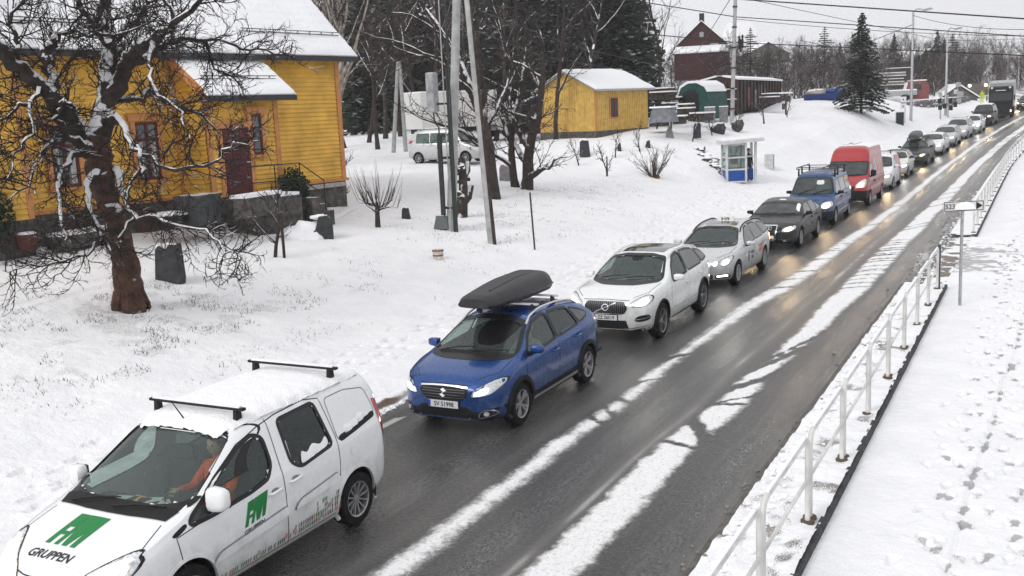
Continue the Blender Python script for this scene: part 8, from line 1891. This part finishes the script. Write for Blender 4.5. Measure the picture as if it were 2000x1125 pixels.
# ------------------------------------------------------------------ standing stones, bucket and other small things
SLAB = mat('dark_slab', (.040, .042, .045), .8, noise=(5, .4), bump=(12, .8, .04), snow=(.9, .95, 4))
def slab(px, py, wpx, hpx, lb, poly=None, th=.25, cap=.10, yaw=-.35, t=None, rough=False, m=None):
    if t: q = at(px, py, t)
    else: q, t = gp(px, py)
    o = empty('standing_stone', q, AZ + yaw, lb, 'stone', 'stones set along the bank'); s = t / FPX; W_, H_ = wpx * s, hpx * s
    P = poly or [(-.5, 0), (-.46, .45), (-.32, .93), (-.1, .98), (.05, .90), (.30, .98), (.44, .96), (.46, .5), (.5, 0)]
    P = [(x * W_, y * H_) for x, y in P]; P[0] = (P[0][0], -.2); P[-1] = (P[-1][0], -.2)
    mb = MB().prism(P, th, Matrix(((1, 0, 0, 0), (0, 0, 1, 0), (0, 1, 0, 0), (0, 0, 0, 1)))); st_ = mb.build('stone', m or SLAB, o); bv = st_.modifiers.new('b', 'BEVEL'); bv.width = .03; bv.segments = 2
    if cap: MB().ico((-W_ * .15, th * .7, H_ * .92), W_ * .36, 2, .4, (1.1, th * 1.5 / W_, cap * 2.2 / W_)).build('snow_cap', SNOWM, o, 180)
    return o
slab(327, 553, 64, 76, 'wide dark slab stone standing right of the big gnarled tree', poly=[(-.5, -.1), (-.36, .86), (-.22, .97), (.05, .80), (.12, .97), (.42, 1.0), (.48, .12), (.40, .05)])
o = slab(630, 467, 42, 46, 'rough dark memorial stone with a deep snow hood', poly=[(-.5, 0), (-.5, .35), (-.3, .42), (-.12, .95), (.25, 1.0), (.48, .8), (.5, 0)], th=.35, yaw=.1); MB().ico((-.50, .35, .0), .60, 3, .5, (1.25, .8, .85)).build('snow_drift', SNOWM, o, 180)
slab(791, 429, 18, 24, 'small pointed stone right of the pruned fruit tree', poly=[(-.5, 0), (-.35, .8), (-.1, 1), (.2, .85), (.5, 0)], cap=.06)
slab(986, 355, 24, 34, 'pale pointed stone between the two tall bare trees', poly=[(-.5, 0), (-.45, .8), (-.2, 1), (.3, .85), (.5, 0)], th=.3, m=mat('pale_stone', (.22, .22, .23), .8, noise=(5, .3), snow=(.75, .9)))
slab(1142, 308, 22, 34, 'broad dark stone with a round snow cap at the left corner of the cabin', poly=[(-.5, 0), (-.42, .9), (-.2, 1), (.3, .95), (.5, 0)], cap=.2); slab(1209, 296, 9, 16, 'little dark stone below the stone base of the cabin', poly=[(-.5, 0), (-.2, .9), (.2, 1), (.5, 0)], cap=.05)
slab(1264, 289, 13, 15, 'little stone beside the forked sapling', poly=[(-.5, 0), (-.1, .8), (.3, 1), (.5, 0)], cap=.05); slab(1308, 270, 18, 24, 'grey wedge stone near the draped table', poly=[(-.5, 0), (-.4, .5), (-.05, 1), (.2, .7), (.5, 0)], cap=.05, m=_M['pale_stone']); slab(1361, 264, 15, 24, 'dark stone among the crooked fruit trees', cap=.06, t=66)
a = at(1404, 256, 70); o = empty('boulder', a, 0, 'round snowy boulder left of the tall street pole', 'boulder'); MB().ico((0, 0, .08), .5, 3, .4, (1.1, .8, 1)).build('rock', mat('boulder_rock', (.06, .06, .062), .9, noise=(5, .5), snow=(.65, .97, 4)), o, 180); a = at(1442, 246, 72); o = empty('boulder', a, 0, 'dark boulder just right of the tall street pole', 'boulder'); MB().ico((0, 0, .05), .42, 3, .4, (1.1, .8, 1)).build('rock', _M['boulder_rock'], o, 180)
q, t = ground_at(856, 506); o = empty('bucket', q, .4, 'small dirty white bucket with brown bands lying in the snow', 'bucket'); MB().lathe([(.001, 0), (.13, 0), (.15, .13), (.17, .30), (.16, .30), (.14, .14)], 16).build('bucket', mat('dirty_white', (.55, .50, .46), .6, noise=(10, .3)), o, 40); MB().lathe([(.152, .12), (.158, .16)], 16).build('band', mat('bucket_brown', (.18, .08, .05), .7), o); MB().lathe([(.17, .26), (.174, .30)], 16).build('band', _M['bucket_brown'], o)
# rocks in the ditch behind the shelter
rr = random.Random(15)
for k in range(16):
    f = k / 15; px = 1365 + f * 55 + rr.uniform(-3, 3); py = 296 + f * 48 + rr.uniform(-3, 3); q, t = gp(px, py); o = empty('ditch_rock', q, 0, 'rough dark rock in the ditch left of the glass shelter', 'rock', 'rocks in the ditch left of the shelter'); MB().ico((0, 0, .03), rr.uniform(.15, .38), 2, .6, (1.3, 1, .6), seed=k).build('rock', _M['boulder_rock'], o, 60)
# distant hills
def hill(name, x0, x1, t, py, seed, col, snow):
    mb = MB(); n = 60; r = []
    for i in range(n + 1):
        f = i / n; x = x0 + (x1 - x0) * f; h = sin(pi * f) ** .7 * (py) * (.75 + .5 * mnoise.noise(Vector((f * 4, seed, 0))) + .1 * mnoise.noise(Vector((f * 19, seed, 0))))
        b = at(x, 220, t); up = b + Vector((0, 0, h * t / FPX)); bk = (b - CP); bk.z = 0; bk.normalize()
        for k in range(7): g = k / 6; mb.v.append(tuple(b + bk * (t * .25 * g) + Vector((0, 0, -4 + (up.z - b.z + 4) * g ** .8)) + Vector((0, 0, mnoise.noise(Vector((f * 40, k, seed))) * 1.5 * g)))) 
    for i in range(n):
        for k in range(6): mb.f.append((i * 7 + k, (i + 1) * 7 + k, (i + 1) * 7 + k + 1, i * 7 + k + 1))
    o = mb.build(name, mat(name, col, .9, noise=(.12, .7, 8), coords='Object', snow=snow), None, 180); o['kind'] = 'structure'
hill('distant_hill', 1350, 1760, 620, 135, 2, (.10, .10, .11), (1.05, .9, .15)); hill('distant_ridge', 1600, 2150, 780, 95, 5, (.09, .09, .10), (1.05, .9, .15)); hill('wooded_slope', 380, 1150, 260, 170, 8, (.05, .05, .052), (1.0, .8, .4))
hz = MB().box((0, 520, 60), (1800, 1150, 132)).build('haze', None); hz['kind'] = 'stuff'
m = bpy.data.materials.new('haze'); m.use_nodes = True; N, L = nodes(m); N.remove(N['Principled BSDF']); pv = N.new('ShaderNodeVolumePrincipled')
pv.inputs['Color'].default_value = (.93, .93, .96, 1); pv.inputs['Density'].default_value = .0006; pv.inputs['Anisotropy'].default_value = 0; L.new(pv.outputs[0], N['Material Output'].inputs['Volume']); hz.data.materials.clear(); hz.data.materials.append(m)
scene.cycles.volume_bounces = 0; scene.cycles.volume_step_rate = 10
